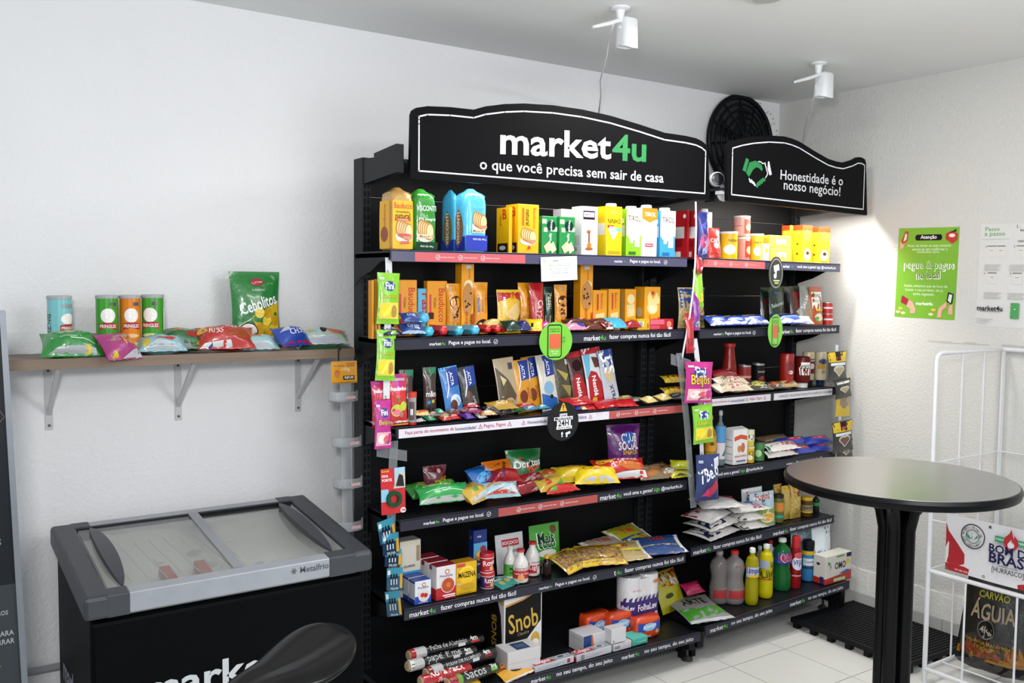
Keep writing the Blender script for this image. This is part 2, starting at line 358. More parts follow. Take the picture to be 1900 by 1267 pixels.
# handshake emblem
def px_art(bd, par, name, y, polys, k=1.0):
    g = G()
    for i, (pl, col) in enumerate(polys):
        P = [at(1, y - .0008 - .0002 * i, *p) for p in pl]
        tri = tessellate_polygon([P]); g.add(P, list(tri), M(col, .5))
    return bd(g, name, par, fix=False)
def c2(pts, ox=1290, oy=100, s=4.222): return [(ox + a / s, oy + b / s) for a, b in pts]
px_art(bdR, sr, 'handshake_emblem', SYR, [
    (c2([(398, 815), (422, 828), (395, 925), (370, 910)]), '268045'),
    (c2([(425, 850), (470, 836), (490, 845), (520, 870), (530, 905), (520, 918), (500, 895), (478, 888), (455, 905), (420, 965), (398, 930)]), '268045'),
    (c2([(570, 842), (580, 842), (600, 945), (582, 952), (566, 900)]), 'd9d9dd'),
    (c2([(493, 838), (515, 842), (530, 855), (550, 850), (552, 858), (528, 864), (512, 850), (494, 846)]), 'd9d9dd'),
    (c2([(542, 858), (550, 856), (572, 940), (552, 975), (548, 968), (564, 938)]), 'd9d9dd')]
    + [(c2([(a, b), (a + 6, b - 4), (a + 24, b + 30), (a + 18, b + 36), (a + 8, b + 30)]), 'd9d9dd') for a, b in ((418, 975), (436, 985), (452, 1000))]
    + [(c2([(a, b), (a + 12, b - 12), (a + 22, b - 6), (a + 20, b + 14), (a + 6, b + 40), (a - 8, b + 30)]), '268045') for a, b in ((482, 1010), (500, 994), (518, 980))]
    + [(c2([(540, 972), (552, 980), (548, 1000), (536, 998)]), '268045')])
# canopies, side arms, lamp tubes
def canopy(bd, par, xa, xb, y, zf, zb2, led, ex=.06):
    m = BLK(.3)
    xp = xa + .036 if ex > .05 else xa + .1
    bd(G().box(xp, xb - .036, y + .018, BK - .03, zf + .046, zf + .058, M('232428', .25, 0, 'metal')), 'canopy_panel', par)
    for x in (xa + .004, xb - .034):
        ya = y + .02 if ex > .05 or x > xa + .1 else SY + .022
        P = [(ya, zf + .01), (BK - .03, zf - .01), (BK - .03, zb2), (BK - .12, zb2 - .005), (BK - .12, zb2 + .01), (ya, zb2 + .025)]
        bd(G().prism(P, lambda a, b: (x, a, b), lambda a, b: (x + .03, a, b), M('222428', .45, 0, 'metal')), 'canopy_arm', par)
    l = bd(G().box(xa + .1, xb - ex + .01, y + .022, y + .06, zf + .03, zf + .045, M('c8cacd', .4, .3)), 'lamp_housing', par)
    bd(G().box(xa + .11 + (ex < .05) * .35, xb - ex, y + .026, y + .056, zf + .026, zf + .03, M('fff8f0', .4, 0, 'lamp', 0, led)), 'lamp_tube', l)
canopy(bdL, UL, XA, XB, SY, 2.075, 2.16, LED)
canopy(bdR, UR, XC, XD, SYR, 2.07, 2.16, LED * 10, .02)
# ------------------------------------------------------------------ product builders
def pl(U, k, p0, p1, top, dy, bot=None):
    y = (sd(k) if U else 0) + dy; a = at(1, y, p0, top); b = at(1, y, p1, top); cx = (a.x + b.x) / 2
    zb = shz(U, k, cx) if bot is None else at(1, y, (p0 + p1) / 2, bot).z
    zt = (a.z + b.z) / 2
    if U and k > 1: zt = min(zt, shz(U, k - 1, cx) - .034)
    return cx, y, b.x - a.x, zb, zt - zb
def depth(p): return (p - CAM).dot(FW)
def rpl(U, k, p0, p1, top, dy, bot=None):   # round things: true silhouette radius, centre on the ray
    y = (sd(k) if U else 0) + dy; R = .02
    for _ in range(3):
        c = at(1, y + R, (p0 + p1) / 2, top); R = (p1 - p0) / 2 * depth(c) / F
    zb = shz(U, k, c.x) if bot is None else at(1, y + R, (p0 + p1) / 2, bot).z
    zt = min(c.z, shz(U, k - 1, c.x) - .034) if U and k > 1 else c.z
    return c.x, y + R, R, zb, zt - zb
def bx(name, U, k, p0, p1, top, dy, d, col, label, front=(), left=(), cat='box', group=None, bot=None, rz=0, tp=None, cap=None, fin=None, r=.4):
    cx, y, w, zb, h = pl(U, k, p0, p1, top, dy, bot)
    t = thing(name, label, cat, (cx, y + d / 2, zb), (0, 0, math.radians(rz)), group)
    g = G().box(-w / 2, w / 2, -d / 2, d / 2, 0, h, M(col, r)); g.build('carton', t, bev=min(.0025, w * .06))
    if tp: G().box(-w / 2 + .002, w / 2 - .002, -d / 2 + .002, d / 2 - .002, h, h + .0008, M(tp, r)).build('top_flap', t)
    if front: art(t, 'front_print', sfront(d), w, h, front, rough=r)
    if left: art(t, 'side_print', sleft(w), d, h, left, rough=r)
    if cap: G().lathe([(w * .27, 0), (w * .27, h * .05), (w * .24, h * .07)], M(cap, .4), 16, (w * .1, -d * .05, h)).build('cap', t, auto=40)
    if fin: G().add([(-w / 2, -d / 2, h - .001), (w / 2, -d / 2, h - .001), (w / 2, d / 2, h - .001), (-w / 2, d / 2, h - .001), (-w / 2, 0, h + h * fin), (w / 2, 0, h + h * fin)],
                    [(0, 1, 5, 4), (2, 3, 4, 5), (0, 4, 3), (1, 2, 5)], M(tp or col, .4)).build('folded_top', t)
    return t
def lathe_thing(name, U, k, p0, p1, top, dy, parts, label, prints=(), cat='can', group=None, bot=None, ph=None, sq=0, n=24):
    """parts: (part name, colour, rough, trans/metal, [(r frac, z frac)...]); prints: (z0 frac, z1 frac, arc frac, r frac, items)"""
    cx, y, R, zb, h = rpl(U, k, p0, p1, top, dy, bot)
    t = thing(name, label, cat, (cx, y, zb), (0, 0, 0), group)
    if ph is None: ph = -.6 * math.atan2(cx - CAM.x, y - CAM.y)
    for nm, col, ro, tr, pr in parts:
        m = M(col, ro, 0, 'plain', tr) if tr > 0 else M(col, ro, -tr, 'metal' if tr < 0 else 'plain')
        G().lathe([(a * R, b * h) for a, b in pr], m, n, sq=sq).build(nm, t, auto=35)
    for z0, z1, arc, rf, it in prints:
        W = 2 * PI * R * rf * arc
        art(t, 'label_print', scyl(R * rf, ph, z0 * h), W, (z1 - z0) * h, it, step=R * .25)
    return t
def bagS(W, H, T, kind, seed, centre):
    p = .55; z_off = H / 2 if centre else 0
    def hh(u, v):
        u = min(max(u, 0), 1); fu = max(0, math.sin(PI * u)) ** p
        if kind == 'pouch':
            fv = max(0, 1 - v / .93) ** .6 * (1 if v > .03 else .85)
        else:
            vv = min(max((v - .06) / .88, 0), 1); fv = max(0, math.sin(PI * vv)) ** .5
        n = noise.noise(Vector((u * W * 28 + seed, v * H * 22, seed * .3))) * .35 + noise.noise(Vector((u * W * 70, v * H * 60 + seed, 0))) * .16
        e = math.exp(-min(abs(v - .06), abs(v - .94)) * 9) * (0 if kind == 'pouch' else 1)
        return T / 2 * (fu * fv * (1 + n * .55) + math.sin(u * 31 + seed) * .07 * e * fu)
    def S(x, z, e, back=1):
        u = x / W + .5; v = z / H
        q = 1 - (.09 * math.sin(PI * min(max(v, 0), 1)) if kind != 'pouch' else .0)
        seal = .0018 * math.sin(u * 44) if (v < .05 or v > .95) and kind != 'pouch' else 0
        return (x * q, seal - back * (hh(u, v) + e), z - z_off)
    return S
def bagmesh(S, W, H, m, nx=12, nz=16):
    g = G()
    for bk in (1, -1):
        g.add([S((a / nx - .5) * W, b / nz * H, .0004, bk) for b in range(nz + 1) for a in range(nx + 1)],
              [(b * (nx + 1) + a, b * (nx + 1) + a + 1, (b + 1) * (nx + 1) + a + 1, (b + 1) * (nx + 1) + a) for b in range(nz) for a in range(nx)], m)
    b0 = [S((a / nx - .5) * W, 0, .0004, 1) for a in range(nx + 1)] + [S((a / nx - .5) * W, 0, .0004, -1) for a in range(nx + 1)]
    g.add(b0, [(a, a + 1, nx + 2 + a, nx + 1 + a) for a in range(nx)], m)
    return g
_seed = [1.0]
def bag(name, U, k, box, dy, T, tilt, rz, col, label, items=(), cat='bag', group=None, kind='pillow', roll=0, mat='foil', y=None, H=None, W=None, rough=.3, hang=False, flat=False, zo=None):
    _seed[0] += 3.7; px0, py0, px1, py1 = box
    if y is None: y = (sd(k) if U else 0) + dy
    a = at(1, y, px0, (py0 + py1) / 2); b = at(1, y, px1, (py0 + py1) / 2); c0 = at(1, y, (px0 + px1) / 2, py0); c1 = at(1, y, (px0 + px1) / 2, py1)
    cx = (a.x + b.x) / 2; hv = c0.z - c1.z; zc = (c0.z + c1.z) / 2; W_ = W or (b.x - a.x)
    th = math.radians(tilt); dist = math.hypot(cx - CAM.x, y - CAM.y); el = max(0.02, (CAM.z - zc) / dist)
    stand = tilt > 55 and not hang
    if H is None: H = hv / (math.sin(th) + math.cos(th) * el) if stand or hang else max(.04, (hv - T * .3) / (math.sin(th) + math.cos(th) * el))
    if not (stand or hang):
        H = min(H, .26)
        if U:
            y2 = sd(k) + min(max(dy, .46 * H * math.cos(th)), .2 + (.08 if k == 6 else 0))
            a = at(1, y2, px0, (py0 + py1) / 2); b = at(1, y2, px1, (py0 + py1) / 2); cx = (a.x + b.x) / 2; zc = at(1, y2, (px0 + px1) / 2, (py0 + py1) / 2).z; y = y2
            if W is None: W_ = b.x - a.x
    elif stand and U and k > 1: H = min(H, (shz(U, k - 1, cx) - .036 - shz(U, k, cx)) / math.sin(th))
    if U:
        zs = shz(U, k, cx)
        if stand: z = zs + .001
        else: z = max(zc, zs + T * .42 + H / 2 * math.sin(th)) if zo is None else zs + zo
    else: z = zc if not stand else c1.z
    t = thing(name, label, cat, (cx, y, z), (-(PI / 2 - th), math.radians(roll), math.radians(rz)), group)
    S = bagS(W_, H, T, kind, _seed[0], not stand)
    bagmesh(S, W_, H, M(col, rough, 0, mat)).build('film', t, smooth=True)
    if items: art(t, 'front_print', S, W_, H, list(items), step=max(W_, H) / 9, rough=rough, e0=.0009)
    return t
def bottle(name, U, k, p0, p1, top, dy, col, capcol, label, items=(), body=None, tr=.45, cat='bottle', group=None, neck=(.3, .8), lab=(.25, .6, .45), bot=None, ph=None, labcol=None):
    pr = body or [(.86, 0), (.97, .02), (1, .05), (1, .22), (.93, .35), (.97, .5), (1, .62), (.9, .68), (.55, neck[1] - .04), (neck[0], neck[1]), (neck[0], .92)]
    cp = [(neck[0] * 1.25, max(z for _, z in pr) - .01), (neck[0] * 1.3, .93), (neck[0] * 1.2, .99), (neck[0] * .9, 1)]
    return lathe_thing(name, U, k, p0, p1, top, dy, [('bottle_body', col, .15, tr, pr), ('cap', capcol, .4, 0, cp)], label, [(lab[0], lab[1], lab[2], 1.015, items)] if items else (), cat, group, bot, ph)
Y, OR, R_, W_, K_, B_, GN = 'f0b400', 'e58a12', 'c41f24', 'ececec', '15130f', '1f4fae', '2f9444'
# ------------------------------------------------------------------ top shelf of the wide unit
def loaf(px0, px1, top, dy, d, col, label, front, left, dirz=0, clear=None):
    cx, y, w, zb, h = pl('L', 1, px0, px1, top, dy)
    t = thing('bread_loaf', label, 'bread', (cx, y + d / 2, zb), (0, 0, dirz), 'bagged bread loaves on the top shelf')
    prof = [(.9, 0), (.98, .02), (1, .08), (1, .45), (.99, .72), (.96, .82), (.86, .89), (.62, .94), (.34, .965), (.16, .978), (.2, 1.0)]
    def sx(z):
        v = z / h
        for (a, b), (c, e) in zip(prof, prof[1:]):
            if v <= e: return a + (c - a) * (v - b) / (e - b)
        return prof[-1][0]
    n = 28; g = G(); nz = 26; vs = []
    for j in range(nz + 1):
        z = h * j / nz; s = sx(z)
        for q in range(n):
            a = 2 * PI * q / n; cc, ss = math.cos(a), math.sin(a); k5 = 1 / (abs(cc) ** 5 + abs(ss) ** 5) ** .2
            wob = 1 + .025 * noise.noise(Vector((cc * 3 + cx * 9, ss * 3, z * 25))) + (.1 * math.sin(q * 2.4 + j) if z > .86 * h else 0)
            vs.append((w / 2 * s * k5 * cc * wob, d / 2 * s * k5 * ss * wob, z))
    fs = [(j * n + q, j * n + (q + 1) % n, (j + 1) * n + (q + 1) % n, (j + 1) * n + q) for j in range(nz) for q in range(n)]
    g.add(vs, fs + [tuple(range(n))[::-1], tuple(nz * n + q for q in range(n))], M(clear or col, .25, 0, 'foil')); g.build('wrapper', t, smooth=True)
    G().lathe([(w * .12, h * .955), (w * .13, h * .965), (w * .12, h * .98)], M('e8e0d0', .4), 12).build('clip', t)
    S = lambda x, z, e: (x * sx(z) * .985, -d / 2 * sx(z) * 1.012 - e, z)
    SL = lambda x, z, e: (-w / 2 * sx(z) * 1.012 - e, -x * sx(z) * .985, z)
    if clear: front = [('r', .04, .02, .96, .78, col)] + front; left = [('r', .08, .02, .92, .78, col)] + left
    art(t, 'front_print', S, w * .97, h, front, step=.03); art(t, 'side_print', SL, d * .97, h, left, step=.03)
def slicebread(cx, cz, s):
    return [('e', cx, cz - s * .13, s * .56, s * .13, 'efe6d6')] + [q for k in range(5) for q in (('e', cx - s * .26 + k * s * .13, cz + s * (.06 - .02 * k), s * .26, s * .2, 'b9803c'), ('e', cx - s * .24 + k * s * .13, cz + s * (.06 - .02 * k), s * .22, s * .165, 'ecd19a'))] + [('r', cx - s * .1, cz - s * .17, cx + s * .5, cz - s * .1, 'd8896a')]
    return [('e', cx, cz, s * .5, s * .3, 'f1dcae'), ('e', cx, cz - s * .12, s * .52, s * .16, 'e9a57a'), ('e', cx + s * .08, cz + s * .12, s * .4, s * .2, 'f7e9c8')]
loaf(725.5, 769, 346, .02, .10, 'f2b70a', 'yellow bagged bread loaf with a clear twisted top, leftmost on the top shelf',
     [('t', 'Bauducco', .52, .7, .82, 'c4261d', 0, 1, 1.5), ('t', 'fermentação', .5, .6, .6, '3a2a12'), ('t', 'natural', .5, .54, .66, '3a2a12', 0, 1, 1.3), ('r', .14, .46, .84, .5, 'c8321f'), ('t', 'TRADICIONAL', .5, .48, .5, 'ffffff'), *slicebread(.55, .3, .7), ('e', .55, .24, .3, .02, 'd2475a'), ('r', .36, .1, .74, .14, 'c8242a'), ('t', 'pronto para o lanche', .5, .12, .36, 'ffffff')],
     [('t', 'Bauducco', .5, .5, .45, 'c4261d', 90), ('e', .5, .25, .3, .12, '9a4a20')], clear='c59a55')
loaf(770, 812, 349, .03, .10, '2f8a2c', 'green bagged bread loaf between the yellow loaf and the blue loaves',
     [('t', 'VISCONTI', .5, .68, .9, 'ffffff', 0, 1, 1.5), ('t', 'Pão', .4, .56, .35, '9fd08a'), ('t', '35% integral', .52, .5, .78, 'ffffff'), *slicebread(.45, .32, .7), ('r', .1, .2, .72, .26, 'e5d5b0'), ('t', 'Massa 0+', .42, .23, .5, '6a4a20'), ('r', 0, .02, 1, .14, '17402a'), ('t', 'PESO LÍQ. 400 g', .5, .07, .6, 'ffffff')], [])
def vis(col): return [('p', [(.5, .06), (.8, .2), (.86, .35), (.8, .52), (.5, .68), (.2, .52), (.14, .35), (.2, .2)], col), ('t', 'VISCONTI', .5, .37, .5, 'ffffff', 90, 1, 1.0)]
loaf(843, 852, 351, .09, .10, '3fa9d8', 'light blue bagged bread loaf seen mostly from its side, behind the front blue loaf',
     [('r', 0, .02, 1, .2, '1f3aa8')], [('r', 0, .02, 1, .2, '1f3aa8')] + vis('7a6a42'))
loaf(864, 906, 349, .02, .10, '55bdea', 'bright light blue bread loaf with a brown oval on its side, rightmost of the loaves',
     [('r', 0, .02, 1, .26, '2236b0'), *slicebread(.62, .48, .62), ('r', .25, .3, .85, .36, 'e9d9b8'), ('t', 'Massa 0+', .55, .33, .5, '6a4a20'), ('t', 'PESO LÍQ. 500 g', .6, .2, .6, 'ffffff'), ('t', 'TRADICIONAL', .55, .7, .6, '8ad4f4')], [('r', 0, .02, 1, .24, '2236b0')] + vis('8a6340'))
def toast(sd_): return [('r', .1, .02, .9, .22, '2a1a10'), ('e', .5, .12, .25, .05, 'cfc9c0'), ('t', 'natural', .35, .72, .22, '3a2a12', -90), ('t', 'B', .65, .85, .3, 'c4261d')]
bx('toast_box', 'L', 1, 945, 951, 384, .05, .09, 'f0b20a', 'yellow toast box, left one of the pair at the middle of the top shelf', left=toast(1))
bx('toast_box', 'L', 1, 962, 1000.5, 379, .03, .09, 'f2b50c', 'yellow toast box with bread slices on its front beside the green boxes', group=None,
   front=[('t', 'Bauducco', .78, .72, .42, 'c8611a', -90), ('t', 'natural', .46, .73, .32, '3a2a12', -90, 1, 1.2), ('r', .18, .56, .28, .92, 'd96a1a'), *slicebread(.48, .35, .7), ('e', .5, .12, .07, 0, 'c4324a')], left=toast(1))
for i, (a, b, dy) in enumerate(((1006, 1034, .03), (1039, 1067, .02))):
    bx('cracker_box', 'L', 1, a, b, 401 + i, dy, .05, '1f8a45', ('green cracker box next to the yellow toast boxes on the top shelf', 'green cracker box in front of the white carton with a honey dipper')[i],
       front=[('r', 0, .8, .3, .92, 'b8d8b0'), ('r', .7, .6, 1, .72, 'b8d8b0'), ('r', .1, .58, .35, .7, 'b8d8b0'), ('e', .6, .75, .28, 0, '12332c'), ('t', 'Piraquê', .6, .75, .3, 'ffffff', -90), ('t', 'água', .55, .45, .2, 'ffffff', -90), ('p', [(.1, .2), (.5, .36), (.7, .14), (.3, 0.02)], 'd9c9a0'), ('p', [(.45, .22), (.75, .34), (.95, .12), (.65, .02)], 'e6d6b2')], left=[('r', .2, .3, .8, .9, '4aa868')])
bx('milk_carton', 'L', 1, 1042, 1066, 388, .13, .06, 'e9e7ee', 'white carton standing behind the two green cracker boxes', front=[('r', .2, .62, .9, .78, '2e1a30'), ('t', 'AMANDITA', .55, .7, .6, 'ffffff')], cat='carton')
bx('milk_carton', 'L', 1, 1080, 1110, 383, .03, .07, 'efedf2', 'white carton with a dark name plate and a honey dipper picture', cat='carton',
   front=[('r', .08, .73, .8, .91, '2e1a30'), ('r', .12, .78, .76, .88, 'efe8f0'), ('t', 'AMANDITA', .44, .83, .56, '2e1a30', 0, 2), ('e', .42, .48, .13, .04, 'a86a32'), ('r', .4, .22, .5, .48, '8a4f24'), ('e', .46, .2, .14, .06, 'c07a28'), ('e', .45, .13, .24, .03, 'a85a1a')], left=[('r', .25, .08, .6, .16, 'b0aeb8'), ('r', .2, .2, .8, .4, 'd0ced6')])
MILK = [(1126, 1155, 383, 'f0d20a', '1a1206', 'NINHO', 'e8c60a', 'bright yellow milk carton with white cap, leftmost of the capped cartons', 'f6f2e0'),
        (1163, 1192, 388, '8cc820', '6a2030', 'TIROL', 'eef2e6', 'lime green and white milk carton with two glasses on it', 'f6f6f6'),
        (1192, 1220, 386, 'f1efec', 'ffffff', 'TIROL', 'e08a1a', 'white milk carton with an orange top panel and red tag', 'f6f6f6'),
        (1226, 1254, 391, '3aa0dc', '6a2030', 'TIROL', 'e6eef6', 'sky blue and white milk carton, rightmost of the capped cartons', 'f6f6f6')]
for i, (a, b, t_, col, tc, nm, c2_, lb, cp) in enumerate(MILK):
    fr = [('r', 0, .62, 1, 1, c2_)] if i != 0 else []
    if i == 2: fr = [('p', [(0, .78), (.5, .7), (1, .78), (1, 1), (0, 1)], c2_), ('r', .22, .2, .74, .27, 'b01f30'), ('t', 'INTEGRAL', .48, .235, .44, 'ffffff'), ('t', nm, .52, .87, .74, tc, 0, 2)]
    elif i == 0: fr = [('t', nm, .48, .7, .82, tc, 0, 1, 1.3), ('r', .06, .56, .46, .62, 'b8302a'), ('p', [(.1, .52), (.45, .3), (.75, .5), (.6, .58), (.2, .6)], 'f6ecc0'), ('r', .62, .5, .95, .56, '6ab8c8'), ('r', .1, .04, .9, .1, 'b89a10'), ('e', .5, .88, .4, .05, 'f8e23a')]
    else: fr = [('r', 0, .45, 1, 1, c2_), ('p', [(0, .45), (.35, .3), (1, .5), (1, .55), (0, .55)], c2_), ('t', nm, .5, .8, .8, tc, 0, 1, 1.3), ('r', .22, .28, .42, .62, 'dfe3ea'), ('e', .32, .64, .1, .02, 'ffffff'), ('r', .52, .2, .84, .48, 'f8f8fa'), ('r', .15, .04, .6, .1, '2f6a20' if i == 1 else '1a6aa8')]
    bx('milk_carton', 'L', 1, a, b, t_, .02 + (i % 2) * .005, .075, col, lb, front=fr, left=[('r', .2, .42, .85, .66, 'e6e6e6'), ('r', .2, .7, .8, .8, c2_)], cat='carton', cap=cp, group=None)
# ------------------------------------------------------------------ top shelf of the corner unit
for i, (a, b, dy) in enumerate(((1276.5, 1280, .09), (1297, 1301, .05))):
    bx('wafer_box', 'R', 1, a, b, 390, dy, .10, 'b01a22', ('dark red carton at the left end of the corner unit top shelf', 'dark red carton half hidden by the hanging strip on the top shelf')[i], left=[('r', .1, .42, .8, .66, 'dad6d6'), ('r', .15, .03, .6, .14, 'e6dede'), ('e', .8, .88, .1, 0, 'e6dede'), ('r', .15, .25, .7, .38, '8a1219')], cat='carton')
bx('milk_carton', 'R', 1, 1304, 1322, 393, .1, .06, 'f2f0f0', 'plain white capped carton behind the hanging blue bag', cat='carton', cap='f8f8f8', front=[('r', .1, .3, .9, .5, 'd96a5a')])
bag('coffee_pouch', 'R', 1, (1314, 418, 1337, 475), .03, .05, 86, 0, 'c8261c', 'red upright pouch next to the hanging blue bag on the corner top shelf', [('t', 'CAFÉ', .5, .6, .7, 'ffffff'), ('e', .5, .42, .18, 0, 'f0e0d8'), ('r', .1, .1, .9, .2, 'a01a14')], kind='pouch', cat='pouch')
CAN = lambda c, lid='eeeeee', r=.98: [('tin_body', c, .35, 0, [(.96, 0), (r, .02), (r, .93)]), ('lid', lid, .4, 0, [(1.02, .92), (1.03, .98), (.98, 1)])]
lathe_thing('powdered_milk_can', 'R', 1, 1337, 1369, 430, .03, CAN('f0c014'), 'large yellow powdered milk can left of the pink cans', [(.05, .92, .6, 1, [('t', 'NINHO', .6, .72, .4, '5a3a10'), ('e', .45, .35, .2, .2, 'f6efdc')])])
lathe_thing('formula_can', 'R', 1, 1366, 1392, 440, .07, CAN('e89a92'), 'lower pink and red can of the stack of two', [(.05, .92, .6, 1, [('r', .5, .1, .95, .9, 'c8362a'), ('e', .7, .45, .15, .2, 'f0d090')])], group='stacked pink cans')
lathe_thing('formula_can', 'R', 1, 1361, 1392, 401, .07, CAN('e8a89e'), 'upper pink and red can of the stack of two', [(.05, .92, .6, 1, [('r', .5, .1, .95, .9, 'd2442f'), ('e', .7, .45, .15, .2, 'f0d090'), ('r', .05, .5, .45, .54, 'b86a62')])], group='stacked pink cans', bot=439)
lathe_thing('powdered_milk_can', 'R', 1, 1391, 1417, 434, .04, CAN('f0c82a', 'e8ece0'), 'smaller yellow powdered milk can between the pink cans and the tea boxes', [(.05, .92, .6, 1, [('t', 'NINHO', .55, .72, .4, '5a3a10'), ('e', .5, .35, .2, .2, 'f6efdc')])])
bx('tea_box', 'R', 1, 1417, 1428, 452, .02, .04, 'f3e6b0', 'tiny pale yellow carton standing right of the smaller yellow can', front=[('e', .5, .6, .3, .12, 'e8a030')])
bx('tea_box', 'R', 1, 1430, 1468, 461, .03, .05, 'f0b848', 'lower pale orange tea box of the stack of two', front=[('r', .3, .3, .75, .7, 'f4e6c0'), ('r', .8, .1, .95, .4, '8aa850'), ('t', 'chá', .5, .5, .3, 'b06a20')], left=[('r', .1, .2, .9, .8, 'e89a40')])
bx('tea_box', 'R', 1, 1429, 1468, 437, .03, .05, 'f0b040', 'upper pale orange tea box of the stack of two', front=[('r', .3, .3, .75, .7, 'f4e6c0'), ('r', .8, .1, .95, .4, '8aa850'), ('t', 'chá', .5, .5, .3, 'b06a20')], left=[('r', .1, .2, .9, .8, 'e89a40')], bot=461)
COF = [('r', 0, .86, 1, 1, 'e0401a'), ('e', .5, .74, .32, .13, 'f2d24a'), ('e', .5, .74, .24, .09, 'e8902a'), ('p', [(.4, .78), (.6, .78), (.5, .68)], 'f6e040'), ('e', .5, .22, .34, .16, 'f2ead8'), ('e', .52, .26, .16, .05, '4a2210')]
COL = [('r', 0, .86, 1, 1, 'e0401a'), ('e', .5, .8, .2, .06, 'f2c838'), ('e', .5, .5, .12, .03, '5a2a10'), ('e', .5, .38, .12, .03, 'c8a020'), ('e', .5, .24, .12, .03, '5a2a10')]
bx('coffee_brick', 'R', 1, 1466, 1472, 418, .09, .05, 'f0a818', 'yellow and red coffee brick mostly hidden behind the other coffee bricks', left=COL, cat='coffee')
bx('coffee_brick', 'R', 1, 1490, 1508, 418, .04, .06, 'f2b41c', 'yellow and red coffee brick, middle one at the right end of the top shelf', front=COF, left=COL, cat='coffee')
bx('coffee_brick', 'R', 1, 1520, 1541, 422, .03, .05, 'f2b41c', 'yellow and red coffee brick, rightmost thing on the corner top shelf', front=COF, left=COL, cat='coffee')
# ------------------------------------------------------------------ second shelf, wide unit
def baud(txt, rot=-90): return [('t', 'Bauducco', .72, .55, .62, 'b8241c', rot, 1, 1.15), ('t', txt, .38, .6, .2, '5a3a12', rot), ('r', .1, .4, .2, .75, 'cc3a4a')]
for i in range(3):
    bx('wafer_box', 'L', 2, 690 + i * 6, 694 + i * 6, 520 - i, .02 + .004 * i, .03, ('d9900f', 'b8821a', 'e39a14')[i], ('narrow golden wafer box at the far left end of the second shelf', 'brownish wafer box squeezed between golden wafer boxes behind the hanging green bag', 'golden wafer box just left of the hanging green sweets bag')[i])
bx('wafer_box', 'L', 2, 737, 774, 519, .10, .03, 'e0930e', 'orange wafer box with a strawberry right of the hanging green bag', front=baud('Wafer') + [('e', .2, .22, .2, .1, 'b8242a'), ('p', [(0, .02), (0, .12), (.4, .06)], 'e6cf9a')])
bx('cookie_box', 'L', 2, 776, 797, 535, .12, .03, '5ab0d8', 'light blue cookie box between two orange wafer boxes', front=[('t', 'Passa', .7, .6, .6, 'b01f30', -90, 2), ('t', 'tempo', .3, .35, .35, 'b01f30', -90), ('e', .4, .12, .3, .1, 'c9a06a')])
bx('wafer_box', 'L', 2, 793, 830, 521, .11, .03, 'e0930e', 'orange wafer box with chocolate wafers right of the light blue box', front=baud('Wafer') + [('r', .05, .3, .32, .42, '4a2412'), ('p', [(.1, .05), (.5, .2), (.9, .1), (.5, -.0 + .01)], 'e2bf86'), ('p', [(.15, .03), (.55, .16), (.85, .1), (.5, .01)], '5a2c16')])
def chips(n, cx=.5, cz=.5, s=.4):
    random.seed(n); r = [('e', cx, cz, s, s * .55, 'b98042')]
    for _ in range(7): r.append(('e', cx + random.uniform(-s, s) * .6, cz + random.uniform(-s, s) * .33, .07, 0, '3e1e10'))
    return r
bag('cookie_packet', 'L', 2, (829, 511, 855, 606), .10, .04, 88, 0, 'dd900f', 'orange cookie packet with a chocolate bun left of the tallest cookie box', [('r', .2, .83, .5, .93, 'b8c8d0'), ('e', .55, .62, .42, .14, '4a2212'), ('e', .55, .44, .38, .14, 'c48a52'), *chips(2, .55, .42, .3), ('t', 'Bauducco', .3, .14, .22, 'b8241c', 90), ('t', 'COOKIE', .66, .14, .2, '3a2210', 90)], cat='packet')
bx('cookie_box', 'L', 2, 857, 880, 489, .09, .05, 'e0960f', 'tallest orange cookie box touching the shelf above, left half of the second shelf', front=[('r', .35, .93, .75, .98, 'b8c8d0'), ('t', 'Bauducco', .6, .87, .14, 'b8241c', 90), ('e', .55, .7, .36, .07, 'e8d9ae'), *chips(4, .5, .5, .42), ('t', 'Bauducco', .35, .18, .3, 'b8241c', 90), ('t', 'Cookies', .7, .18, .22, '3a2210', 90), ('r', .84, .05, .98, .3, 'b8302a')])
bag('cookie_packet', 'L', 2, (880, 511, 906, 607), .09, .04, 88, 0, 'dd900f', 'orange packet with a black cookie right of the tallest cookie box', [('t', 'Bauducco', .7, .55, .3, 'b8241c', -90), ('t', 'COOKIES', .42, .55, .24, '3a2210', -90), ('r', .12, .42, .26, .7, '2a3a78'), ('e', .5, .16, .44, .13, '2a1610'), ('e', .35, .2, .06, 0, 'e8e0d0'), ('e', .6, .2, .06, 0, 'e8e0d0'), ('e', .5, .1, .06, 0, 'e8e0d0'), ('r', .05, .02, .95, .07, 'd8c49a')], cat='packet')
bag('wafer_packet', 'L', 2, (922, 526, 967, 607), .08, .035, 88, 0, 'd8b024', 'red and yellow packet of layered wafers at the middle of the second shelf', [('p', [(.02, .72), (.6, .84), (.98, .74), (.98, .94), (.02, .94)], 'b5202a'), ('t', 'MAXI', .26, .72, .22, 'ffffff', -90, 2), ('e', .62, .84, .11, 0, 'e08a12'), ('t', '25', .62, .84, .1, '6a1a10'), ('p', [(.2, .45), (.75, .72), (.95, .5), (.6, .25)], 'd9b878'), ('p', [(.3, .3), (.7, .2), (.98, .45), (.98, .34), (.7, .1), (.3, .2)], '5a2a16'), ('e', .25, .12, .16, 0, 'c4302a')], cat='packet')
